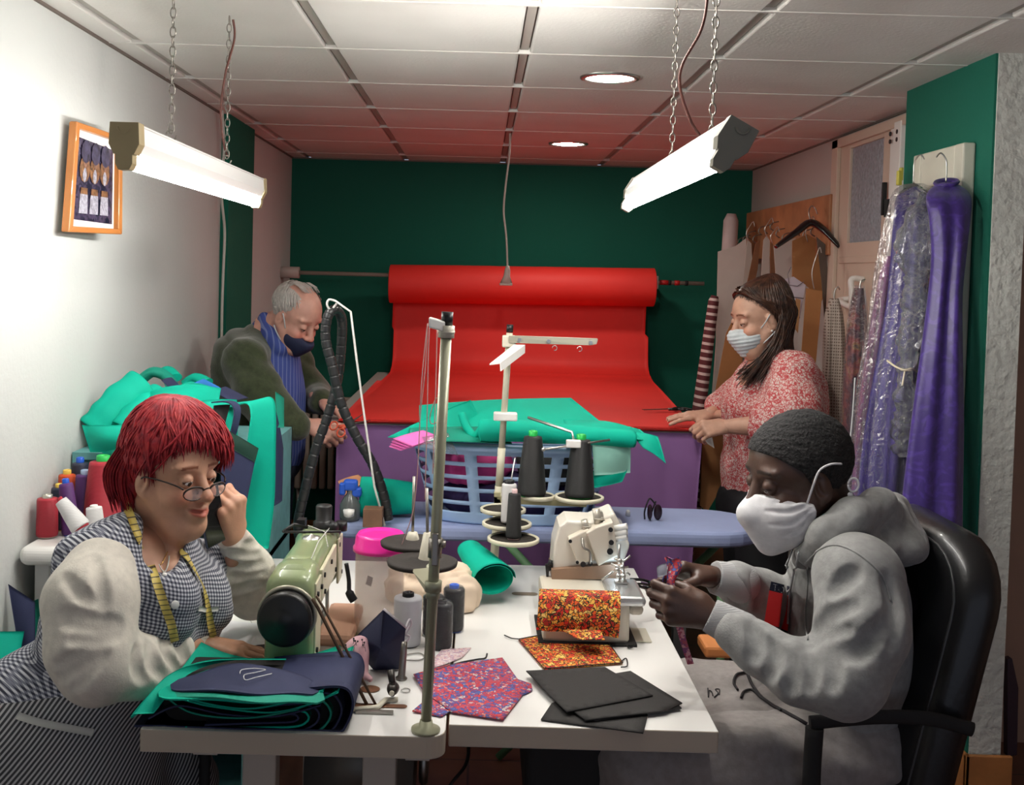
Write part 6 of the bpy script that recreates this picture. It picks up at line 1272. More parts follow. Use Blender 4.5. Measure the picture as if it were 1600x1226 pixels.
def hand(F, wrist, d, n, right, curls, s=1.0, spread=.12, thumb=(.55, .75, -.35), thumb2=None, k=.004, rf=1.0):
    wrist = V(wrist); d = V(d).normalized(); n = V(n); n = (n - d * n.dot(d)).normalized(); t = n.cross(d); t = t if right else -t
    kn = []; off = (.030, .010, -.010, -.029); fw = (.090, .094, .089, .080); R0 = (.0098, .0100, .0095, .0083); Ls = ((.044, .026, .021), (.048, .030, .022), (.045, .028, .022), (.035, .021, .019))
    for i in range(4):
        kp = wrist + (d * fw[i] + t * off[i] + n * (.003 if i in (1, 2) else 0)) * s; kn.append(kp)
        F.cap(wrist + (d * .012 + t * off[i] * .45) * s, kp, .017 * s * rf, .0118 * s * rf, .012, )
    F.cap(wrist + (d * .02 - n * .004) * s, wrist + (d * .075 - n * .006) * s, .021 * s, .018 * s, .012, sq=(n, .75)); F.cap(wrist + (d * .02 + t * .018 - n * .008) * s, wrist + (d * .055 + t * .030 - n * .012) * s, .016 * s, .013 * s, .012); F.cap(wrist - d * .05 * s, wrist + d * .015 * s, .024 * s, .022 * s, .015, sq=(n, .78))
    tips = []
    for i in range(4):
        a = 0; p = kn[i]; sp = (1.5 - i) * spread * .35; r = R0[i] * s * rf; cu = curls[i] if isinstance(curls[0], (list, tuple)) else curls
        for j in range(3):
            a += math.radians(cu[j]); dd = (d * math.cos(a) - n * math.sin(a) + t * sp * math.cos(a)).normalized(); q = p + dd * Ls[i][j] * s; F.cap(p, q, r, r * .90, k if j else .007); F.cap(p - dd * .001, p + dd * .001, r * 1.06, k=.002); p = q; r *= .90
        tips.append(p)
    th = wrist + (d * .026 + t * .026 - n * .008) * s; d1 = (d * thumb[0] + t * thumb[1] + n * thumb[2]).normalized(); t2 = thumb2 or thumb; d2 = (d * t2[0] + t * t2[1] + n * t2[2]).normalized(); d3 = (d2 * 1.6 - d1 * .6).normalized()
    a = th + d1 * .042 * s; b = a + d2 * .033 * s; c = b + d3 * .026 * s; F.cap(th, a, .0165 * s, .0118 * s, .012); F.cap(a, b, .0114 * s, .0105 * s, .004); F.cap(b, c, .0105 * s, .0088 * s, .003); tips.append(c)
    return tips
def hfield(w, h=.0022, m=.17): w = V(w); return Field(w - V((m, m, m)), w + V((m, m, m)), h)
def box_of(pts, m, h):
    a = np.array([list(p) for p in pts]); return Field(a.min(0) - m, a.max(0) + m, h)
def on_ribbon(bv, px, w, th, m, name, parent, off=.004, Y=2.3, n=6, wdir=None):
    cl = []; nr = []
    for x, y in [(p.x, p.y) for p in catmull([V((a, b, 0)) for a, b in px], n)]: p, q = on(bv, x, y, off, Y); cl.append(p); nr.append(q)
    for _ in range(2): cl = [cl[0]] + [(cl[i - 1] + cl[i] * 2 + cl[i + 1]) / 4 for i in range(1, len(cl) - 1)] + [cl[-1]]; nr = [nr[0]] + [(nr[i - 1] + nr[i] + nr[i + 1]).normalized() for i in range(1, len(nr) - 1)] + [nr[-1]]
    N = len(cl)
    def fn(u, v):
        i = min(N - 1, int(round(u * (N - 1)))); d = (cl[min(i + 1, N - 1)] - cl[max(i - 1, 0)]).normalized(); s = d.cross(nr[i]).normalized(); return cl[i] + s * (w * (v - .5))
    return MB().sheet(fn, N - 1, 2, th).build(name, m, parent), cl, nr
def on_tube(bv, px, r, m, name, parent, off=.003, Y=2.3): return MB().tube([on(bv, p.x, p.y, off, Y)[0] for p in catmull([V((a, b, 0)) for a, b in px], 5)], r, 6).build(name, m, parent)
def decal(bv, quad, m, name, parent, off=.002, Y=2.3, nu=12, nv=12):
    a, b, c, d = [V((*q, 0)) for q in quad]
    def fn(u, v): q = a.lerp(b, u).lerp(d.lerp(c, u), v); return on(bv, q.x, q.y, off, Y)[0]
    return MB().sheet(fn, nu, nv, 0).build(name, m, parent)
def decal_text(bv, txt, quad, m, name, parent, off=.003, Y=2.3):
    cu = bpy.data.curves.new('t', 'FONT'); cu.body = txt; cu.resolution_u = 3; o = bpy.data.objects.new('t', cu); COL.objects.link(o); dg = bpy.context.evaluated_depsgraph_get(); me = bpy.data.meshes.new_from_object(o.evaluated_get(dg)); bpy.data.objects.remove(o)
    xs = [v.co.x for v in me.vertices]; ys = [v.co.y for v in me.vertices]; x0, x1, y0, y1 = min(xs), max(xs), min(ys), max(ys); a, b, c, d = [V((*q, 0)) for q in quad]
    for v in me.vertices: u, w = (v.co.x - x0) / (x1 - x0), 1 - (v.co.y - y0) / (y1 - y0); q = a.lerp(b, u).lerp(d.lerp(c, u), w); v.co = on(bv, q.x, q.y, off, Y)[0]
    return link(name, me, m, parent)
def clothmat(name, c, bs=260, bump=.3, rough=.85, sheen=.15, var=.08): 
    m = mat(name, c, rough, var=var, vs=60, bump=bump, bs=bs, sheen=sheen); return m
# ------------------------------------------------------------------ A: red-haired woman on the phone
def creases(F, lines, r=.010, k=.012, Y=2.2):
    """press fold lines (photo pixel polylines) into the visible side of a cloth field"""
    bv = bvh_of(*F.mesh(0)); todo = []
    for ln in lines:
        rr = ln[2] if len(ln) == 3 and not isinstance(ln[2], tuple) else r; pts = ln[:2] if rr is not r or (len(ln) == 3 and not isinstance(ln[2], tuple)) else ln
        q = [hit(bv, p.x, p.y, 0)[0:2] for p in catmull([V((a, b, 0)) for a, b in pts], 5)]; q = [(a + n * rr * .25) for a, n in q if a is not None]
        for i in range(len(q) - 1):
            if (q[i + 1] - q[i]).length < .06: w = math.sin(PI * (i + .5) / max(1, len(q) - 1)); todo.append((q[i], q[i + 1], rr * (.35 + .65 * w)))
    for a, b, w in todo: F.cap(a, b, w, k=k, op='s')
    return F
def woman_a():
    t = thing('person', 'seated person with short red hair and checked apron, phone at the ear', 'person', P(60, 1225, 2.3))
    h = Head(P(221, 753, 2.25), -1, 1, 33, 5, 1.00)
    F = Field(h.c - V((.16, .16, .30)), h.c + V((.18, .17, .18)), .0026); face(F, h, fem=1, smile=1, fat=.45, lids=.25)
    N = P(232, 852, 2.37); F.cap(h.T(-.03, 0, -.06), N, .058, .070, .03); F.cap(N, P(256, 905, 2.27), .072, .06, .04)
    SR, SL = P(150, 905, 2.15), P(335, 890, 2.52); ER, EL = P(146, 1030, 2.06), P(394, 925, 2.60); WR, WL = Pz(312, 1006, .805), P(364, 842, 2.47)
    B = box_of([SR, SL, ER, EL, P(60, 1240, 2.25)], .28, .009); up = (N - P(70, 1120, 2.27)).normalized(); ac = (SL - SR).normalized(); fr = ac.cross(up).normalized(); ax = (ac, fr, up)
    def torso(G, g, k=.05):
        G.ell(P(215, 930, 2.34), (.20 + g, .13 + g, .17 + g), ax, k); G.ell(P(185, 1020, 2.31), (.185 + g, .155 + g, .15 + g), ax, k); G.ell(P(120, 1125, 2.29), (.18 + g, .16 + g, .16 + g), None, k); G.cap(N + V((-.02, .0, -.03)), SR + (N - SR) * .25, .045 + g, .062 + g, .04); G.cap(N + V((-.02, 0, -.03)), SL + (N - SL) * .2, .045 + g, .055 + g, .04)
        G.ell(P(255, 945, 2.24), (.07 + g, .07 + g, .075 + g), ax, k); G.ell(P(318, 945, 2.40), (.06 + g, .06 + g, .07 + g), ax, k)
    torso(B, -.012); B.chain([P(158, 905, 2.20), P(150, 1030, 2.10), P(240, 1030, 2.19), WR], [.045, .040, .03, .024], .02).chain([SL, P(375, 908, 2.57), EL, P(392, 892, 2.55), WL], [.03, .02, .02, .02, .020], .015)
    HR = hfield(WR + V((.08, .02, 0))); hand(HR, WR, (.97, .20, -.22), (.1, 0, 1), True, [(8, 14, 10), (6, 16, 10), (8, 18, 10), (10, 20, 12)], 1.0, .35, (.7, .6, -.35))
    HL = hfield(WL + V((0, -.02, .08))); hand(HL, WL, (.02, -.30, .95), (.80, -.55, -.1), False, [(72, 38, 18), (68, 40, 18), (66, 42, 18), (64, 44, 18)], .98, .15, (.5, .6, -.7), (.9, .0, -.4))
    SK = skinmat('skin_tan', (.58, .31, .20)); fv, ff = F.mesh(1); bvf = bvh_of(fv, ff)
    np_mesh('body', [(fv, ff), B.mesh(1), HR.mesh(1), HL.mesh(1)], SK, t, facecol(h, (.40, .24, .18), (.85, .42, .42), (1.05, .66, .60)))
    eyes(h, t)
    # mouth + teeth
    MB().sphere(h.T(.086, 0, -.0615), .018 * h.s, n=14, sc=(.7, 1.1, .2), ax=h.ax).build('teeth', mat('teeth', (.55, .48, .42), .3), t)
    # hair
    zx = ([-.13, -.08, -.045, -.03, -.01, .02, .05, .070, .085, .13], [-.095, -.095, -.08, -.03, .020, .024, .052, .080, .090, .095]); zl = lambda x, y: float(np.interp(x, *zx)) + (-.016 * max(-1, min(1, y / .05)) + .004) * min(1, max(0, (x - .02) / .03))
    HM = NT('red_hair'); n = HM.n('TexNoise', {'Vector': HM.tc.outputs['Object'], 'Scale': 60.0, 'Detail': 3.0}); z = HM.n('SeparateXYZ', {'Vector': HM.tc.outputs['Object']})
    HM.col(HM.ramp(n.outputs[0], [(.25, (.13, .008, .016)), (.5, (.27, .012, .020)), (.75, (.40, .028, .028))], 'LINEAR')); HM.b.inputs['Roughness'].default_value = .55; HM.b.inputs['Specular IOR Level'].default_value = .25; HM = HM.m
    hc = cap_hair(h, zx, (.108, .088, .098), (-.018, 0, .040), extra=[((-.045, 0, -.02), (.056, .068, .074), .02)], disp=(.003, 90)); np_mesh('hair_base', [hc], HM, t)
    strands(h, t, HM, 1900, zl, R=(.121, .100, .110), C0=(-.018, 0, .040), crown=(-.02, .02), rad=.0034, lift=.016, seed=5, name='hair', drop=.012, sway=.9, jit=.022)
    rr = random.Random(9); mb = MB()   # nape and side locks
    for i in range(260):
        a = rr.uniform(0, 1); y = -.088 + .176 * rr.random(); y = math.copysign(.055 + .035 * rr.random(), y) if rr.random() < .6 else y; x0 = -.10 + .065 * a; p = [h.T(x0 * .8, y * .95, .05), h.T(x0 - .012, y, .0), h.T(x0 - .008, y * .98, -.04), h.T(x0 + .002, y * .85, -.065 - .03 * rr.random())]; mb.tube(catmull(p, 3), [.003] * 7 + [.002, .001, .0005], 5, caps=False, flat=.6)
    mb.build('nape_locks', HM, t)
    # glasses
    g = MB(); BR = mat('glasses_frame', (.025, .012, .008), .3)
    for y in (-1, 1):
        c = V((.108, y * .032, -.014)); pts = []
        for k in range(21): a = 2 * PI * k / 20; pts.append(h.T(c.x - .006 * (abs(math.cos(a) + y * .0)) * (1 if math.cos(a) * y > 0 else 0), c.y + .0255 * math.cos(a), c.z + .0150 * math.sin(a) - .002 * (math.sin(a) > 0)))
        g.tube(pts, [.0012 + .0010 * (math.sin(2 * PI * k / 20) > .1) for k in range(21)], 6); g.tube(catmull([h.T(.101, y * .057, -.004), h.T(.085, y * .068, .004), h.T(.04, y * .078, .008), h.T(.008, y * .082, .006), h.T(-.005, y * .081, -.005)], 4), .0018, 6)
    g.tube(catmull([h.T(.108, -.009, -.010), h.T(.113, 0, -.006), h.T(.108, .009, -.010)], 4), .0014, 6); gf = g.build('glasses', BR, t)
    lm = MB()
    for y in (-1, 1): lm.prism([h.T(.1075 - .004 * max(0, math.cos(2 * PI * k / 20) * y), y * .032 + .0235 * math.cos(2 * PI * k / 20), -.014 + .0155 * math.sin(2 * PI * k / 20)) for k in range(20)], h.f * .0008)
    lm.build('lenses', glassy('lens_glass', .05, .12, (.8, .8, .85)), gf)
    # cream sweater sleeves
    CR = clothmat('cream_sweater', (.66, .62, .54)); S = box_of([SR, ER, WR, SR + V((-.05, 0, .05))], .13, .0042)
    S.chain([P(158, 898, 2.18), P(143, 940, 2.12), P(140, 1010, 2.08), P(152, 1042, 2.075)], [.078, .086, .078, .066], .03).chain([P(152, 1042, 2.075), P(215, 1042, 2.14), P(268, 1018, 2.24), WR + V((-.035, -.005, .0)), WR + V((-.004, 0, 0))], [.070, .056, .042, .034, .030], .03)
    S.waves(.0016, (12, 12, 30), 8, 7); creases(S, [[(95, 958), (140, 966), (190, 974)], [(98, 972), (150, 985), (188, 982)], [(88, 1040), (125, 1025), (165, 1008)], [(92, 1060), (130, 1040), (160, 1022)], [(120, 1075), (145, 1040), (165, 1020)], [(216, 1012), (214, 1040), (226, 1062)], [(236, 1004), (240, 1035), (256, 1056)], [(256, 1000), (262, 1020), (278, 1042)], [(150, 870), (158, 920), (160, 950)], [(100, 900), (128, 930), (150, 940)], [(278, 996), (284, 1010), (292, 1030)], [(110, 1000), (150, 1002), (185, 992)]], .011, .014); d = (WR - P(268, 1018, 2.24)).normalized(); S.plane(WR + d * .004, d)
    S2 = box_of([SL, EL, WL], .10, .0042); S2.chain([SL + V((.0, 0, 0)), P(375, 905, 2.56), EL], [.062, .060, .056], .03).chain([EL, P(392, 890, 2.54), WL + (WL - EL) * .02], [.058, .048, .034], .03); S2.waves(.002, (12, 12, 30), 9, 7); creases(S2, [[(355, 862), (380, 868), (404, 866)], [(358, 880), (385, 888), (412, 880)], [(362, 900), (388, 905), (416, 896)], [(370, 846), (392, 852), (402, 848)], [(360, 925), (385, 918), (412, 912)]], .010, .012); d = (WL - EL).normalized(); S2.plane(WL + d * .006, d)
    np_mesh('sweater', [S.mesh(1), S2.mesh(1)], CR, t)
    # apron
    t2 = NT('apron_check'); a = t2.dot((math.cos(.9) * 1, math.sin(.9), -.12)); b = t2.dot((.30, .05, 1)); q = t2.dot((.75, .3, -.65)); per = 135.0
    s1 = t2.math('GREATER_THAN', t2.math('FRACT', t2.math('MULTIPLY', a, per)), .5); s2 = t2.math('GREATER_THAN', t2.math('FRACT', t2.math('MULTIPLY', b, per)), .5); su = t2.math('MULTIPLY', t2.math('ADD', s1, s2), .5)
    check = t2.ramp(su, [(0, (.62, .63, .66)), (.3, (.20, .21, .26)), (.8, (.035, .038, .06))]); line = t2.ramp(t2.math('FRACT', t2.math('MULTIPLY', q, 125.0)), [(0, (.05, .05, .055)), (.55, (.50, .50, .50))]); zz = t2.n('SeparateXYZ', {'Vector': t2.tc.outputs['Object']})
    lower = t2.math('LESS_THAN', t2.math('ADD', zz.outputs[2], t2.math('MULTIPLY', zz.outputs[0], -.15)), P(200, 1085, 2.2).z - P(60, 1225, 2.3).z); t2.col(t2.mix(lower, check, line)); t2.b.inputs['Roughness'].default_value = .9
    A = box_of([SR, SL, P(-60, 1150, 2.3), P(215, 1290, 2.1)], .16, .0045); torso(A, .006); A.ell(P(100, 1140, 2.28), (.19, .17, .16), None, .05); A.cap(P(85, 1150, 2.28), P(130, 1290, 2.2), .16, .17, .06); A.cap(P(60, 1150, 2.28), P(30, 1290, 2.27), .15, .16, .06); A.cap(N + V((-.02, 0, -.02)), P(118, 878, 2.2), .05, .045, .04); A.cap(P(110, 1120, 2.36), P(260, 1230, 2.42), .14, .11, .05)
    A.waves(.0045, (9, 9, 22), 31, 7, sharp=True).waves(.007, (26, 18, 9), 17, 6, lo=P(-80, 1300, 2.0), hi=P(240, 1080, 2.7), sharp=True)
    A.cap(P(130, 908, 2.10), ER + V((.0, -.02, 0)), .078, .085, .012, op='s')                            # arm holes
    A.cap(N + V((.02, -.02, .06)), P(256, 862, 2.22), .068, .042, .012, op='s'); A.cap(P(256, 862, 2.20), P(262, 905, 2.15), .040, .012, .01, op='s'); A.ell(N + V((0, 0, .065)), (.088, .088, .07), None, .01, 's')
    av, af = A.mesh(1); np_mesh('apron', [(av, af)], t2.m, t); bv = bvh_of(av, af); bva = bvh_of(*[np.concatenate([av, fv]), np.concatenate([af, ff + len(av)])])
    # tape measure round the neck
    TM = NT('tape_measure'); d_ = TM.dot((0, 0, 1)); TM.col(TM.ramp(TM.math('FRACT', TM.math('MULTIPLY', d_, 95.0)), [(0, (.62, .48, .12)), (.82, (.08, .06, .03))])); TM = TM.m
    on_ribbon(bva, [(198, 780), (202, 805), (214, 840), (232, 880), (250, 925), (264, 965), (272, 998)], .017, .0008, TM, 'tape_measure', t, .006); on_ribbon(bva, [(283, 862), (296, 885), (312, 915), (322, 950), (331, 992)], .016, .0008, TM, 'tape_measure', t, .006)
    p, nn = on(bv, 273, 944, .001); MB().lathe(p, [(0, .004), (.007, .004), (.0085, .003), (.0085, 0)], 18, ax=nn).build('apron_button', WPLAS, t); p, nn = on(bv, 257, 898, .001); MB().lathe(p, [(0, .003), (.004, .003), (.005, 0)], 14, ax=nn).build('apron_button', WPLAS, t)
    on_tube(bva, [(240, 866), (247, 880), (256, 896)], .0016, mat('lace_white', (.7, .68, .62), .7), 'collar_edging', t); on_tube(bva, [(264, 870), (262, 884), (257, 896)], .0016, mat('lace_white', (.7, .68, .62), .7), 'collar_edging', t)
    on_tube(bva, [(236, 872), (246, 884), (254, 880), (262, 862)], .0010, mat('gold', (.7, .45, .15), .25, 1), 'necklace', t)
    on_ribbon(bv, [(28, 1118), (60, 1128), (100, 1136), (145, 1144)], .014, .0012, mat('pocket_trim', (.55, .56, .52), .8), 'pocket_trim', t, .003); on_ribbon(bv, [(308, 950), (320, 952), (340, 950)], .010, .0012, mat('pocket_trim', (.55, .56, .52), .8), 'pocket_trim', t, .003)
    # phone (held thing: top-level)
    a, b = P(326, 780, 2.405), P(336, 832, 2.42); u = (a - b).normalized(); w = V((.48, .62, .1)); w = (w - u * w.dot(u)).normalized(); nn = u.cross(w); c = (a + b) / 2
    ph = thing('mobile_phone', 'black mobile phone held to the red-haired woman\'s far ear', 'phone', c); MB().cbox(c, (.060, .008, .135), ax=(w, nn, u), bev=.003).build('phone_body', mat('phone_case', (.12, .14, .20), .25, .5), ph); MB().cbox(c - nn * .0046, (.055, .001, .128), ax=(w, nn, u)).build('screen', BGL, ph); MB().cbox(c + nn * .0046, (.055, .001, .128), ax=(w, nn, u)).build('back_glass', BGL, ph)
    p = Pz(415, 1020, TT + .012); cloth(MB().cbox(p, (.045, .10, .008), ax=((.9, .4, 0), (-.4, .9, 0), (0, 0, 1)), bev=.002), 'pocket_device', mat('device_dark', (.05, .02, .02), .3), 'small dark flat device under the woman\'s fingertips', 'device')
woman_a()
# ------------------------------------------------------------------ D: seated man in grey hoodie
def man_d():
    t = thing('person', 'seated person in grey hoodie and white face mask, sewing by hand', 'person', V((.80, 2.45, .50)))
    h = Head(P(1287, 762, 2.26), 1, -1, 14, 13, 1.12)
    F = Field(h.c - V((.18, .17, .26)), h.c + V((.18, .17, .19)), .0027); face(F, h, lids=.9)
    N = P(1335, 862, 2.42); F.cap(h.T(-.035, 0, -.05), N, .064, .072, .03)
    SL, SR = P(1340, 905, 2.17), P(1300, 890, 2.62); EL, ER = P(1308, 1060, 2.10), P(1238, 985, 2.58); WL, WR = P(1112, 962, 2.23), P(1118, 902, 2.40); PV = V((.86, 2.45, .60))
    B = box_of([SL, SR, EL, ER, WL, V((.3, 2.3, .4)), PV], .2, .009)
    def torso(G, g, k=.05): G.ell(P(1322, 935, 2.42), (.125 + g, .20 + g, .17 + g), None, k); G.ell(P(1318, 1020, 2.42), (.135 + g, .185 + g, .16 + g), None, k); G.ell(PV + V((-.02, 0, .06)), (.14 + g, .18 + g, .12 + g), None, k); G.cap(N, SL, .06 + g, .075 + g, .04); G.cap(N, SR, .06 + g, .075 + g, .04)
    torso(B, -.02); B.chain([P(1342, 910, 2.20), P(1318, 1056, 2.11), P(1250, 1052, 2.14), P(1188, 1018, 2.18), WL], [.05, .035, .026, .024, .024], .015).chain([SR, ER, P(1175, 938, 2.49), WR], [.05, .035, .028, .026], .02)
    KL, KR = V((.36, 2.26, .60)), V((.36, 2.62, .60)); B.cap(PV + V((0, -.1, 0)), KL, .08, .06, .03).cap(PV + V((0, .1, 0)), KR, .08, .06, .03).cap(KL, V((.33, 2.26, .12)), .055, .04, .02).cap(KR, V((.33, 2.62, .12)), .055, .04, .02)
    HL = hfield(WL + V((-.08, 0, -.01)), .0021, .15); tl = hand(HL, WL, (-.97, .05, .20), (-.15, -1, .10), False, [(38, 78, 40), (46, 70, 40), (52, 66, 38), (56, 62, 36)], 1.0, .12, (.75, .25, -.75), (.9, .1, -.55), k=.003)
    HR = hfield(WR + V((-.08, 0, .01)), .0021, .15); tr = hand(HR, WR, (-.96, -.16, .22), (-.10, .45, .9), True, [(42, 62, 34), (48, 60, 32), (54, 60, 30), (58, 60, 30)], 1.0, .12, (.86, .35, -.45), (.9, -.0, -.55), k=.003)
    SK = skinmat('skin_dark', (.075, .036, .024), .42); fv, ff = F.mesh(1)
    def hl(x, y, z): zl_ = np.interp(x, [-.12, -.05, -.02, .03, .065, .085, .1], [-.07, -.05, .00, .015, .062, .075, .08]); return np.clip((z - zl_) / .008, 0, 1) * .75
    np_mesh('body', [(fv, ff), B.mesh(1), HL.mesh(1), HR.mesh(1)], SK, t, facecol(h, (.25, .2, .2), (.9, .5, .5), None, stub=((.35, .33, .36), hl))); eyes(h, t)
    zx = ([-.13, -.08, -.05, -.02, .015, .03, .065, .085, .13], [-.075, -.070, -.050, -.005, .002, .030, .062, .074, .08]); HB = NT('black_hair'); n = HB.n('TexNoise', {'Vector': HB.tc.outputs['Object'], 'Scale': 190.0, 'Detail': 4.0}); HB.col(HB.ramp(n.outputs[0], [(.40, (.003, .0025, .0025)), (.66, (.017, .015, .015))], 'LINEAR')); HB.b.inputs['Roughness'].default_value = .85; HB.bump(n.outputs[0], 1.0, .006)
    np_mesh('hair', [cap_hair(h, zx, (.1035, .0815, .0935), (-.012, 0, .0355), res=.0028, extra=[((.020, 0, .0355), (.0745, .068, .0765), .02)], disp=(.0012, 260))], HB.m, t)
    # mask
    WM = clothmat('mask_white', (.70, .69, .70), 500, .15); M_ = Field(h.c - V((.17, .14, .17)), h.c + V((.05, .14, .08)), .0026)
    h.E(M_, (.040, 0, -.055), (.076, .077, .075), .015); h.C(M_, (.085, 0, -.012), (.117, 0, -.040), .014, .018, .02); h.C(M_, (.112, 0, -.05), (.085, 0, -.108), .022, .026, .03); h.C(M_, (.075, .030, -.012), (.02, .072, -.045), .010, .010, .02); h.C(M_, (.075, -.030, -.012), (.02, -.072, -.045), .010, .010, .02)
    f_, l_, u_ = (np.array(a) for a in h.ax); c_ = np.array(h.c)
    def cut(X, Y, Z):
        dx, dy, dz = X - c_[0], Y - c_[1], Z - c_[2]; x = (dx * f_[0] + dy * f_[1] + dz * f_[2]) / h.s; z = (dx * u_[0] + dy * u_[1] + dz * u_[2]) / h.s; y = (dx * l_[0] + dy * l_[1] + dz * l_[2]) / h.s
        return np.maximum((.020 - x), z - (-.040 + .33 * x)) + 0 * y
    pl = 0; q = M_; X, Y, Z = q.ax[0][:, None, None], q.ax[1][None, :, None], q.ax[2][None, None, :]
    dx, dy, dz = X - c_[0], Y - c_[1], Z - c_[2]; x = (dx * f_[0] + dy * f_[1] + dz * f_[2]); z = (dx * u_[0] + dy * u_[1] + dz * u_[2]); ang = np.arctan2(z + .045, x - .015)
    M_.F = M_.F + (.0022 * np.abs(np.sin(ang * 9)) * np.clip((.10 - x) / .06, 0, 1)).astype(np.float32); M_.cut(cut); creases(M_, [[(1264, 788), (1235, 800), (1196, 798)], [(1266, 796), (1240, 818), (1202, 820)], [(1270, 804), (1248, 830), (1222, 838)], [(1262, 780), (1240, 784), (1212, 784)]], .0045, .005); mv, mf = M_.mesh(1); mk = np_mesh('face_mask', [(mv, mf)], WM, t)
    for y in (1, -1):
        MB().tube(catmull([h.T(.030, y * .070, -.030), h.T(.018, y * .082, .005), h.T(.004, y * .088, .030), h.T(-.020, y * .088, .036), h.T(-.045, y * .084, .030)], 6), .0024, 7).tube(catmull([h.T(.024, y * .070, -.075), h.T(-.005, y * .082, -.072), h.T(-.030, y * .084, -.055), h.T(-.050, y * .082, -.035)], 6), .0024, 7).build('mask_strap', WM, mk)
    kx = h.T(-.056, .078, -.034); MB().torus(kx + V((.004, -.004, .022)), .011, .0024, (0, 1, 0), n=16, sc=(1, 1.3)).tube(catmull([kx, kx + V((-.004, -.006, -.02)), kx + V((.004, -.006, -.032))], 4), .0022, 6).sphere(kx, .006).build('strap_knot', WM, mk)
    # hoodie
    GM = clothmat('grey_fleece', (.27, .27, .262), 220, .35, .9, .2, .14); G = box_of([SL, SR, EL, ER, WL, WR, PV], .14, .0048)
    torso(G, .0, .04); G.chain([P(1342, 905, 2.19), P(1345, 980, 2.12), P(1320, 1052, 2.09)], [.090, .086, .078], .035).chain([P(1318, 1056, 2.09), P(1250, 1049, 2.12), P(1188, 1014, 2.17), P(1150, 987, 2.20)], [.078, .060, .049, .045], .03)
    G.chain([SR, ER], [.088, .070], .03).chain([ER, P(1188, 932, 2.48), P(1150, 910, 2.415)], [.070, .058, .050], .03)
    G.waves(.003, (9, 10, 14), 12, 6); creases(G, [[(1228, 1018), (1238, 1050), (1232, 1080)], [(1256, 1010), (1268, 1040), (1262, 1078)], [(1282, 1000), (1300, 1035), (1298, 1075)], [(1262, 1000), (1290, 985), (1325, 985)], [(1262, 992), (1295, 960), (1335, 945)], [(1300, 925), (1320, 905), (1335, 895)], [(1202, 1000), (1208, 1025), (1200, 1060)], [(1175, 975), (1182, 1000), (1176, 1030)], [(1385, 900), (1398, 950), (1395, 1010)], [(1350, 1000), (1375, 985), (1400, 950)], [(1310, 1010), (1340, 1020), (1368, 1000)], [(1270, 940), (1262, 980), (1268, 1010)], [(1150, 912), (1155, 935), (1152, 955)], [(1180, 905), (1190, 925), (1188, 950)]], .013, .018); G.plane(V((0, 0, .585)), (0, 0, -1))
    gd = np_mesh('hoodie', [G.mesh(1)], GM, t)
    C2 = box_of([WL, P(1160, 990, 2.2)], .07, .003); d = (WL - P(1160, 988, 2.21)).normalized(); C2.cap(P(1160, 988, 2.21), WL, .042, .036, .01); C2.plane(WL + d * .004, d); C3 = box_of([WR, P(1157, 911, 2.415)], .07, .003); d = (WR - P(1157, 911, 2.415)).normalized(); C3.cap(P(1157, 911, 2.415), WR, .044, .037, .01); C3.plane(WR + d * .004, d)
    RIB = NT('rib_grey'); w_ = RIB.n('TexWave', {'Vector': RIB.tc.outputs['Object'], 'Scale': 110.0}, bands_direction='Z'); RIB.b.inputs['Base Color'].default_value = (.36, .36, .36, 1); RIB.b.inputs['Roughness'].default_value = .9; RIB.bump(w_.outputs[1], .4, .002)
    np_mesh('cuff', [C2.mesh(1)], RIB.m, t); np_mesh('cuff', [C3.mesh(1)], RIB.m, t)
    # hood lying on the back and round the neck
    HD = box_of([P(1250, 870, 2.35), P(1400, 790, 2.5), P(1370, 850, 2.2)], .12, .004)
    HD.chain([P(1262, 868, 2.27), P(1292, 835, 2.24), P(1330, 808, 2.25), P(1372, 792, 2.33), P(1390, 800, 2.45), P(1370, 800, 2.56), P(1320, 815, 2.60), P(1270, 850, 2.50), P(1255, 872, 2.36)], [.022, .030, .034, .036, .040, .036, .032, .028, .022], .02)
    HD.ell(P(1385, 838, 2.42), (.075, .15, .055), None, .04); HD.ell(P(1340, 850, 2.30), (.09, .07, .04), None, .03); HD.ell(P(1330, 800, 2.42), (.062, .085, .06), None, .02, 's'); HD.waves(.003, (25, 25, 25), 6, 6, sharp=True); hdv, hdf = HD.mesh(1); np_mesh('hood', [(hdv, hdf)], GM, t)
    gv, gf = G.mesh(1); allv = np.concatenate([gv, hdv]); allf = np.concatenate([gf, hdf + len(gv)]); bv = bvh_of(allv, allf)
    # chest print
    T_ = box_of([SL, SR, PV], .2, .008); torso(T_, .0, .04); keep = bv; bv = bvh_of(*T_.mesh(1))
    RD = mat('print_red', (.72, .02, .02), .6); NVp = mat('print_navy', (.010, .012, .03), .6); WPr = mat('print_white', (.75, .75, .75), .6)
    decal(bv, [(1202, 922), (1238, 931), (1234, 986), (1194, 972)], RD, 'chest_print', t, .0050); decal(bv, [(1205, 908), (1240, 917), (1238, 931), (1202, 922)], NVp, 'print_band', t, .0054); decal(bv, [(1194, 972), (1234, 986), (1240, 1002), (1191, 984)], NVp, 'print_band', t, .0054)
    decal_text(bv, 'TO M', [(1208, 911), (1239, 920), (1238, 931), (1207, 922)], WPr, 'print_lettering', t, .0066); decal_text(bv, 'HILFIG', [(1197, 975), (1238, 990), (1239, 1001), (1196, 984)], WPr, 'print_lettering', t, .0066); bv = keep
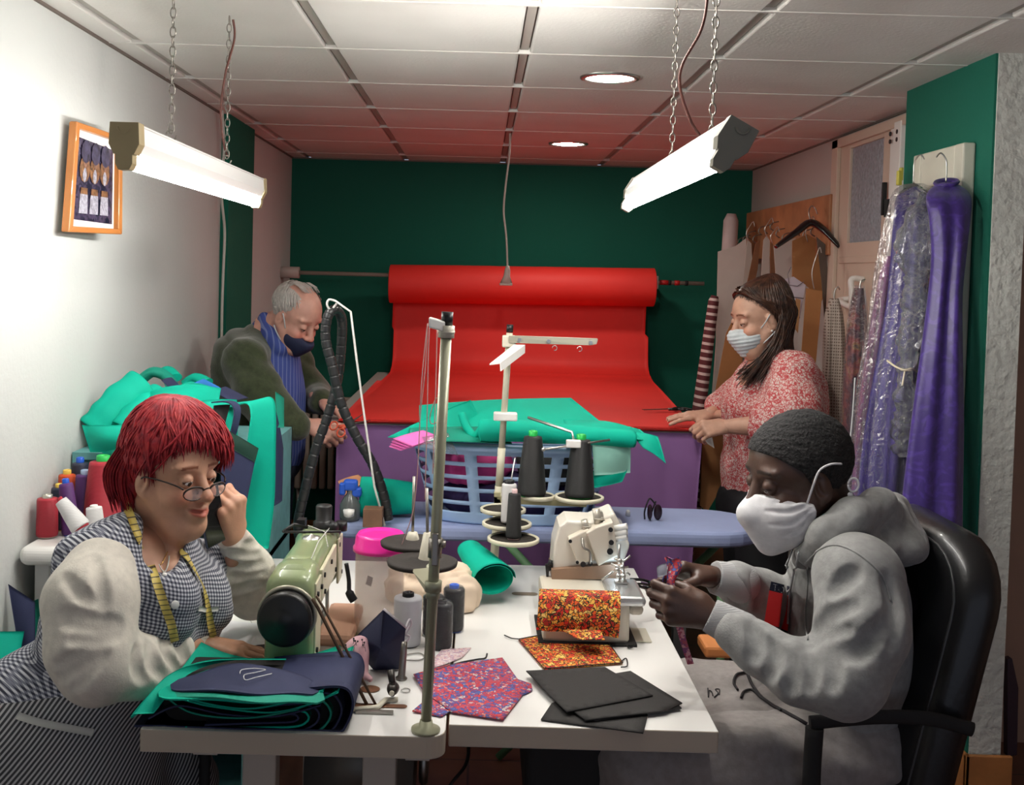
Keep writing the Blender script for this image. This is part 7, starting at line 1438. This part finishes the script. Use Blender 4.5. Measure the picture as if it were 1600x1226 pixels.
    on_tube(bv, [(1251, 862), (1247, 880), (1242, 905), (1237, 935), (1235, 975)], .0026, RIB.m, 'drawstring', t, .006); on_tube(bv, [(1243, 850), (1240, 865), (1234, 880), (1229, 888)], .0022, RIB.m, 'drawstring', t, .006)
    on_tube(bv, [(1258, 880), (1282, 858), (1310, 852), (1345, 868), (1378, 900), (1392, 940)], .0022, GM, 'shoulder_seam', t, .001); on_tube(bv, [(1262, 885), (1262, 920), (1258, 960), (1262, 1000)], .0018, GM, 'side_seam', t, .001)
    # sweat pants
    PM = clothmat('grey_sweatpants', (.27, .245, .235), 200, .3, .9, .15, .12); Q_ = box_of([PV, V((.3, 2.2, .1)), V((.3, 2.65, .6))], .16, .007)
    Q_.ell(PV + V((-.02, 0, .02)), (.17, .21, .11), None, .05); Q_.chain([PV + V((-.05, -.11, .0)), V((.58, 2.28, .615)), V((.36, 2.27, .60)), V((.34, 2.26, .14))], [.098, .088, .076, .06], .04); Q_.chain([PV + V((-.05, .11, .0)), V((.58, 2.60, .615)), V((.36, 2.62, .60)), V((.34, 2.62, .14))], [.098, .088, .076, .06], .04); Q_.ell(V((.60, 2.44, .60)), (.12, .16, .08), None, .05); Q_.waves(.006, (22, 14, 20), 9, 7, sharp=True); Q_.cut(lambda X, Y, Z: Z - .700)
    qv, qf = Q_.mesh(1); np_mesh('sweatpants', [(qv, qf)], PM, t); bq = bvh_of(qv, qf); DKB = mat('cord_black', (.015, .012, .014), .7)
    on_tube(bq, [(1166, 1052), (1150, 1056), (1146, 1068), (1153, 1080)], .003, DKB, 'waist_cord', t, .004); on_tube(bq, [(1158, 1092), (1162, 1083), (1175, 1080), (1190, 1092), (1220, 1112)], .003, DKB, 'waist_cord', t, .004); on_tube(bq, [(1168, 1055), (1178, 1075), (1200, 1098), (1260, 1132)], .004, DKB, 'pocket_opening', t, .003)
    on_tube(bq, [(1106, 1076), (1107, 1090), (1108, 1080), (1112, 1082), (1114, 1088)], .0014, DKB, 'leg_mark', t, .002); on_tube(bq, [(1116, 1090), (1122, 1084), (1118, 1078), (1124, 1078), (1124, 1086)], .0014, DKB, 'leg_mark', t, .002)
    # cloth being sewn
    c = (tl[0] + tr[0]) / 2; cc = P(1046, 893, 2.30)
    g_ = MB().sheet(lambda u, v: cc + V((-.012 + .03 * u + .006 * math.sin(6 * v), -.02 * v + .008 * math.sin(7 * u), .030 - .060 * v)), 8, 10, .002); cloth(g_, 'sewn_cloth', REDBLU, 'scrap of printed cloth pinched between the seated man\'s fingers', 'fabric')
    cloth(patch4((1026, 885, 2.29), (1040, 880, 2.30), (1042, 898, 2.28), (1028, 902, 2.28), .006, 6, 6), 'grey_scrap', mat('scrap_grey', (.18, .18, .22), .8), 'little grey scrap at the seated man\'s fingertips', 'fabric')
    cloth(ribbon([P(1056, 978, 2.24), P(1062, 1000, 2.25), P(1068, 1020, 2.26), P(1074, 1038, 2.26)], (.014, .0, .002), .001), 'print_strap', cells('strap_print', [(0, (.35, .06, .10)), (.4, (.20, .05, .14)), (.7, (.55, .25, .28))], 160), 'narrow printed strap hanging down below the seated man\'s hands', 'strap')
    cloth(MB().cbox(Pz(1150, 1036, .715) + V((0, .12, 0)), (.12, .10, .03), bev=.008), 'orange_cushion', mat('orange_cloth', (.5, .18, .05), .7), 'orange object glimpsed between forearm and lap of the seated man', 'cushion')
man_d()
# ------------------------------------------------------------------ C: woman in floral blouse
def woman_c():
    t = thing('person', 'standing person with long brown hair and floral blouse, smoothing the red fabric', 'person', V((1.12, 4.25, 0)))
    h = Head(P(1207, 503, 4.14), 1, -1, 14, 14, 1.10); F = Field(h.c - V((.17, .15, .30)), h.c + V((.17, .15, .17)), .004); face(F, h, fem=1, lids=.9, fat=.3)
    N = P(1212, 556, 4.26); F.cap(h.T(-.03, 0, -.06), N, .055, .062, .03); F.cap(N, P(1180, 600, 4.2), .07, .06, .04)
    SL, SR = P(1240, 585, 4.08), P(1190, 580, 4.42); EL, ER = P(1216, 664, 4.02), P(1150, 630, 4.48); WL, WR = P(1136, 666, 4.08), P(1108, 648, 4.28)
    WL.z = max(WL.z, TZ + .02); B = box_of([SL, SR, EL, ER, V((1.12, 4.25, .5))], .25, .012); B.ell(P(1218, 620, 4.25), (.11, .16, .17), None, .05).cap(P(1218, 640, 4.25), V((1.15, 4.25, .75)), .12, .12, .05); B.chain([SL, EL, WL], [.055, .048, .028], .02).chain([SR, ER, WR], [.05, .044, .028], .02)
    B.cap(V((1.10, 4.17, .8)), V((1.12, 4.17, .1)), .09, .05, .03).cap(V((1.10, 4.35, .8)), V((1.12, 4.35, .1)), .09, .05, .03)
    HL = hfield(WL, .003, .17); hand(HL, WL, (-.95, -.1, -.12), (-.1, -.75, .65), False, [(45, 50, 25), (50, 50, 25), (55, 50, 25), (55, 50, 25)], .95, .1, (.9, .2, -.5)); HR = hfield(WR, .003, .17); hand(HR, WR, (-.98, -.10, -.06), (0, -.2, 1), True, [(6, 8, 5), (5, 8, 5), (6, 8, 5), (8, 8, 5)], .95, .3, (.75, .6, -.2))
    SK = skinmat('skin_fair', (.60, .34, .24)); np_mesh('body', [F.mesh(1), B.mesh(1), HL.mesh(1), HR.mesh(1)], SK, t, facecol(h, (.25, .14, .1), (.9, .45, .42), (1.05, .7, .62))); eyes(h, t)
    HM = NT('brown_hair'); n = HM.n('TexNoise', {'Vector': HM.tc.outputs['Object'], 'Scale': 50.0, 'Detail': 3.0}); HM.col(HM.ramp(n.outputs[0], [(.35, (.022, .009, .006)), (.68, (.085, .036, .020))], 'LINEAR')); HM.b.inputs['Roughness'].default_value = .38; HM = HM.m
    zx = ([-.13, -.06, -.03, -.01, .02, .045, .065, .13], [-.10, -.09, -.02, .02, .055, .088, .118, .14]); np_mesh('hair_base', [cap_hair(h, zx, (.114, .088, .104), (-.020, 0, .040), res=.005, extra=[((-.055, 0, .055), (.062, .062, .060), .02)])], HM, t)
    r = random.Random(4); mb = MB()
    for i in range(620):
        sd = 1 if r.random() < .72 else -1; a = r.random(); jt = lambda s: r.gauss(0, s)
        st = h.T(.060 - .105 * a + jt(.004), sd * .01 + jt(.02), .126 - .012 * abs(a - .5) - .010 * (a < .15)); m1 = h.T(.045 - .13 * a, sd * (.074 + jt(.002)), .085 - .02 * a); m2 = h.T(-.035 - .07 * a + jt(.005), sd * (.090 - .03 * a), .015 - .01 * a + jt(.01)); 
        if r.random() < .5: b = r.random(); e = P(1238 + 24 * b + jt(3), 598 + 16 * b + jt(8), 4.20 + jt(.02)) if sd > 0 else P(1215 + jt(8), 560, 4.38); m3 = P(1226 + 14 * b, 545, 4.14 + .08 * b)
        else: b = r.random(); e = P(1152 + 42 * b + jt(3), 592 - 2 * b + jt(7), 4.13 + jt(.02)) if sd > 0 else P(1150 + 20 * b, 585, 4.34); m3 = P(1196 + 24 * b, 548 + jt(3), 4.10 + jt(.01)) if sd > 0 else P(1180, 550, 4.36)
        pts = catmull([st, m1, m2, m3, e], 5); L = len(pts); mb.tube(pts, [.0052 * (1 - .7 * (j / (L - 1)) ** 3) for j in range(L)], 5, caps=False, flat=.5)
    strands(h, t, HM, 900, lambda x, y: float(np.interp(x, *zx)), R=(.112, .091, .107), C0=(-.020, 0, .040), crown=(-.05, 0), rad=.0036, lift=.002, seed=8, name='crown_hair', sway=.15, jit=.006)
    for i in range(0):
        a = -1.2 + 2.4 * r.random(); e = h.T(-.085 + r.gauss(0, .008), .05 * a, .06 + r.gauss(0, .01)); mb.tube(catmull([h.T(.088 - .02 * abs(a), .045 * a, .078), h.T(.06, .058 * a, .118), h.T(.0, .06 * a, .142), h.T(-.06, .055 * a, .12), e], 4), .0045, 5, caps=False, flat=.5)
    mb.build('hair', HM, t)
    BM = NT('surgical_blue'); WM = clothmat('mask_pale', (.62, .66, .68), 500, .1); M_ = Field(h.c - V((.17, .14, .17)), h.c + V((.10, .14, .08)), .0034); h.E(M_, (.052, 0, -.052), (.062, .062, .052), .015); h.C(M_, (.085, 0, -.015), (.112, 0, -.036), .014, .018, .02); h.C(M_, (.105, 0, -.045), (.080, 0, -.098), .022, .022, .03)
    f_, l_, u_ = (np.array(a) for a in h.ax); c_ = np.array(h.c)
    def cut(X, Y, Z): dx, dy, dz = X - c_[0], Y - c_[1], Z - c_[2]; x = (dx * f_[0] + dy * f_[1] + dz * f_[2]) / h.s; z = (dx * u_[0] + dy * u_[1] + dz * u_[2]) / h.s; return np.maximum(.028 - x, z + .012 + .25 * (.10 - x)) + .0 + 0 * z
    z = (M_.ax[0][:, None, None] - c_[0]) * u_[0] + (M_.ax[1][None, :, None] - c_[1]) * u_[1] + (M_.ax[2][None, None, :] - c_[2]) * u_[2]; M_.F = M_.F + (.0016 * np.sin(z * 420)).astype(np.float32); M_.cut(cut); mk = np_mesh('face_mask', [M_.mesh(1)], WM, t)
    MB().tube(catmull([h.T(.035, .062, -.022), h.T(.02, .078, .0), h.T(.004, .086, .022)], 5), .0022, 6).tube(catmull([h.T(.035, .060, -.075), h.T(.012, .076, -.055), h.T(-.006, .082, -.040)], 5), .0022, 6).build('mask_strap', WM, mk); MB().sphere(h.T(.008, .086, -.036), .0045).build('earring', mat('pearl', (.8, .75, .7), .2), t)
    FL = NT('floral_blouse'); n = FL.n('TexNoise', {'Vector': FL.tc.outputs['Object'], 'Scale': 52.0, 'Detail': 2.0, 'Distortion': 2.2}); v = FL.n('TexVoronoi', {'Vector': FL.tc.outputs['Object'], 'Scale': 75.0}, feature='DISTANCE_TO_EDGE'); m1 = FL.ramp(n.outputs[0], [(0, (.50, .050, .055)), (.43, (.66, .34, .32)), (.50, (.72, .62, .57)), (.60, (.70, .48, .45)), (.66, (.52, .06, .065))]); FL.col(FL.mix(FL.math('LESS_THAN', v.outputs[0], .07), m1, (.55, .10, .10))); FL.b.inputs['Roughness'].default_value = .8
    G = box_of([SL, SR, EL, ER, V((1.12, 4.25, .60)), V((1.32, 4.25, .7))], .2, .0065)
    G.ell(P(1222, 612, 4.25), (.155, .20, .17), None, .05).chain([P(1215, 640, 4.25), P(1212, 720, 4.25), P(1210, 815, 4.25)], [.175, .195, .205], .05); G.ell(P(1160, 635, 4.25), (.08, .14, .09), None, .05); G.chain([SL, P(1238, 640, 4.03), EL + V((-.015, 0, 0))], [.090, .100, .088], .03).cap(EL, EL + (WL - EL) * .16, .084, .078, .02); G.chain([SR, ER], [.08, .08], .03).chain([ER, ER + (WR - ER) * .60], [.075, .062], .02)
    G.waves(.007, (14, 14, 10), 3, 6, sharp=True); G.plane(P(1210, 798, 4.25), (0, 0, -1)); G.cap(N + V((0, 0, .06)), P(1160, 570, 4.15), .065, .03, .01, op='s'); G.cap(P(1160, 570, 4.15), P(1152, 600, 4.15), .03, .008, .01, op='s'); d = (WL - EL).normalized(); 
    np_mesh('blouse', [G.mesh(1)], FL.m, t); TR = mat('black_trousers', (.012, .012, .014), .8); Q_ = box_of([V((1.12, 4.25, .05)), V((1.12, 4.25, .85))], .28, .01); Q_.ell((1.12, 4.25, .75), (.17, .2, .15), None, .05).cap((1.10, 4.15, .75), (1.12, 4.15, .08), .11, .07, .03).cap((1.10, 4.36, .75), (1.12, 4.36, .08), .11, .07, .03); np_mesh('trousers', [Q_.mesh(1)], TR, t)
    for y in (4.15, 4.36): MB().sphere((1.07, y, .045), .06, n=14, sc=(1.9, .8, .75)).build('shoe', BLACK, t)
woman_c()
# ------------------------------------------------------------------ B: elderly man in olive cardigan
def man_b():
    t = thing('person', 'standing person with white hair and olive cardigan, cutting fabric', 'person', V((-.86, 4.4, 0)))
    h = Head(P(436, 496, 4.22), -1, 1, 34, 33, 1.06); F = Field(h.c - V((.17, .16, .30)), h.c + V((.18, .16, .18)), .004); face(F, h, lids=.8, fat=.4)
    N = P(415, 520, 4.36); F.cap(h.T(-.035, 0, -.05), N, .060, .070, .03)
    SR, SL = P(385, 565, 4.18), P(450, 560, 4.62); ER, EL = P(428, 648, 4.10), P(492, 618, 4.58); WR, WL = P(484, 664, 4.12), P(505, 628, 4.38)
    B = box_of([SR, SL, ER, EL, V((-.86, 4.4, .5)), WR], .22, .012); B.ell(P(398, 600, 4.38), (.13, .18, .20), None, .05).cap(P(395, 620, 4.38), V((-.88, 4.4, .9)), .14, .15, .05); B.chain([SR, ER, WR], [.05, .035, .024], .02).chain([SL, EL, WL], [.045, .030, .022], .02); B.cap((-.86, 4.3, .85), (-.86, 4.3, .1), .08, .05).cap((-.86, 4.5, .85), (-.86, 4.5, .1), .08, .05)
    HR = hfield(WR, .003, .17); hand(HR, WR, (.80, -.15, -.35), (-.2, -.85, .5), True, [(35, 45, 25), (45, 50, 25), (50, 50, 25), (55, 50, 25)], 1.0, .1, (.85, .4, -.3)); HL = hfield(WL, .003, .17); hand(HL, WL, (.75, -.45, -.35), (.2, .3, .9), False, [(20, 35, 20)] * 4, 1.0, .15, (.8, .4, -.3))
    SK = skinmat('skin_rosy', (.60, .31, .24)); np_mesh('body', [F.mesh(1), B.mesh(1), HR.mesh(1), HL.mesh(1)], SK, t, facecol(h, (.75, .7, .68), (.9, .5, .5), (1.1, .62, .58))); eyes(h, t)
    zx = ([-.13, -.07, -.05, -.02, .0, .02, .13], [-.085, -.080, -.05, -.005, .015, .035, .2]); HM = mat('white_hair', (.46, .42, .39), .6, var=.2, vs=60); F2 = cap_hair(h, zx, (.101, .079, .091), (-.014, 0, .034), res=.004, disp=(.0015, 200)); v, f = F2
    x, y, z = h.loc(v); bald = ((x > -.045) & (np.abs(y) < .048) & (z > .08)); keep = ~bald[f].any(1); np_mesh('hair', [(v, f[keep])], HM, t)
    zl = lambda x, y: float(np.interp(x, *zx)); r = random.Random(3); mb = MB()
    for i in range(700):
        a = r.uniform(.9, 5.4); y0_ = math.sin(a); x0 = -.014 + .104 * math.cos(a) * .9
        ph0 = r.uniform(.75, 1.3); ph1 = ph0 + r.uniform(.35, .6); pts = []
        for k in range(4):
            ph = ph0 + (ph1 - ph0) * k / 3; x = -.014 + .105 * math.sin(ph) * math.cos(a + .12 * k); y = .083 * math.sin(ph) * math.sin(a + .12 * k); z = .034 + .096 * math.cos(ph); pts.append((x, y, z))
        if pts[-1][2] < zl(pts[-1][0], 0) - .005 or (pts[0][0] > .03): continue
        mb.tube([h.T(*q) for q in pts], [.0022, .0024, .002, .0008], 4, caps=False)
    for i in range(90):
        y = r.uniform(-.045, .045); mb.tube([h.T(.015 + r.uniform(-.02, .01), y, .120), h.T(-.01, y * 1.1, .125), h.T(-.05, y * 1.1, .118)], [.0006, .0009, .0006], 4, caps=False)
    mb.build('hair_strands', HM, t)
    NM = mat('mask_navy', (.018, .022, .06), .75); M_ = Field(h.c - V((.14, .15, .18)), h.c + V((.17, .15, .08)), .0034); h.E(M_, (.052, 0, -.056), (.060, .062, .054), .015); h.C(M_, (.09, 0, -.030), (.112, 0, -.048), .012, .015, .02); h.C(M_, (.105, 0, -.055), (.080, 0, -.10), .022, .022, .03)
    f_, l_, u_ = (np.array(a) for a in h.ax); c_ = np.array(h.c)
    def cut(X, Y, Z): dx, dy, dz = X - c_[0], Y - c_[1], Z - c_[2]; x = (dx * f_[0] + dy * f_[1] + dz * f_[2]) / h.s; z = (dx * u_[0] + dy * u_[1] + dz * u_[2]) / h.s; return np.maximum(.022 - x, z + .036 - .10 * (.10 - x))
    M_.cut(cut); mk = np_mesh('face_mask', [M_.mesh(1)], NM, t); MB().tube(catmull([h.T(.032, -.062, -.030), h.T(.024, -.078, .0), h.T(.010, -.086, .022)], 5), .0022, 6).tube(catmull([h.T(.035, -.060, -.080), h.T(.012, -.076, -.058), h.T(-.006, -.082, -.042)], 5), .0022, 6).build('mask_strap', mat('mask_pale', (.7, .7, .7)), mk)
    BS = NT('blue_shirt'); d_ = BS.dot((.8, .6, 0)); BS.col(BS.ramp(BS.math('FRACT', BS.math('MULTIPLY', d_, 60.0)), [(0, (.045, .075, .30)), (.75, (.16, .20, .42))])); BS.b.inputs['Roughness'].default_value = .8
    S = box_of([N, P(470, 690, 4.3), P(380, 600, 4.4)], .2, .006); S.ell(P(418, 590, 4.36), (.135, .15, .17), None, .04).cap(P(425, 620, 4.36), P(428, 700, 4.36), .125, .12, .04).chain([P(413, 497, 4.32), P(424, 522, 4.28), P(440, 545, 4.25)], [.022, .024, .020], .012).cap(N, P(430, 560, 4.33), .062, .085, .03); S.waves(.005, (16, 16, 22), 5, 6, sharp=True); h_ = S.mesh(1); np_mesh('shirt', [h_], BS.m, t)
    CM = clothmat('olive_cardigan', (.040, .052, .022), 180, .5, .95, .4, .25); G = box_of([SR, SL, ER, EL, P(400, 700, 4.4), N], .16, .0062)
    G.ell(P(392, 590, 4.38), (.145, .20, .18), None, .05).ell(P(378, 560, 4.40), (.12, .18, .12), None, .05).chain([P(392, 620, 4.38), P(398, 690, 4.38)], [.15, .145], .05); G.cap(N + V((-.03, 0, -.05)), SR, .07, .085, .04).cap(N + V((-.03, 0, -.05)), SL, .07, .085, .04); G.chain([SR, P(400, 610, 4.12), ER], [.085, .086, .078], .03).chain([ER, P(462, 662, 4.10)], [.076, .056], .03).chain([SL, EL], [.08, .066], .03).chain([EL, WL + (EL - WL) * .12], [.062, .048], .02)
    G.waves(.007, (14, 14, 20), 7, 6, sharp=True); G.plane(P(400, 700, 4.38), (0, 0, -1)); G.cap(P(420, 490, 4.25), P(436, 560, 4.14), .05, .035, .015, op='s'); G.chain([P(436, 560, 4.14), P(468, 600, 4.20), P(476, 700, 4.2)], [.035, .055, .07], .012, op='s')
    np_mesh('cardigan', [G.mesh(1)], CM, t); TR = mat('navy_trousers', (.014, .018, .040), .85); Q_ = box_of([V((-.86, 4.4, .05)), V((-.86, 4.4, .95))], .26, .01); Q_.ell((-.86, 4.4, .88), (.16, .19, .15), None, .05).cap((-.85, 4.3, .85), (-.86, 4.3, .08), .10, .07, .03).cap((-.85, 4.5, .85), (-.86, 4.5, .08), .10, .07, .03); np_mesh('trousers', [Q_.mesh(1)], TR, t)
    for y in (4.3, 4.5): MB().sphere((-.82, y, .045), .06, n=14, sc=(1.9, .8, .75)).build('shoe', BLACK, t)
    c = P(543, 664, 4.08); scissors(c, P(565, 655, 4.12) - c, (0, -.6, .8), .17, 'orange-red handled scissors in the elderly man\'s hand', mat('handle_red', (.65, .09, .04), .35), .25)
man_b()
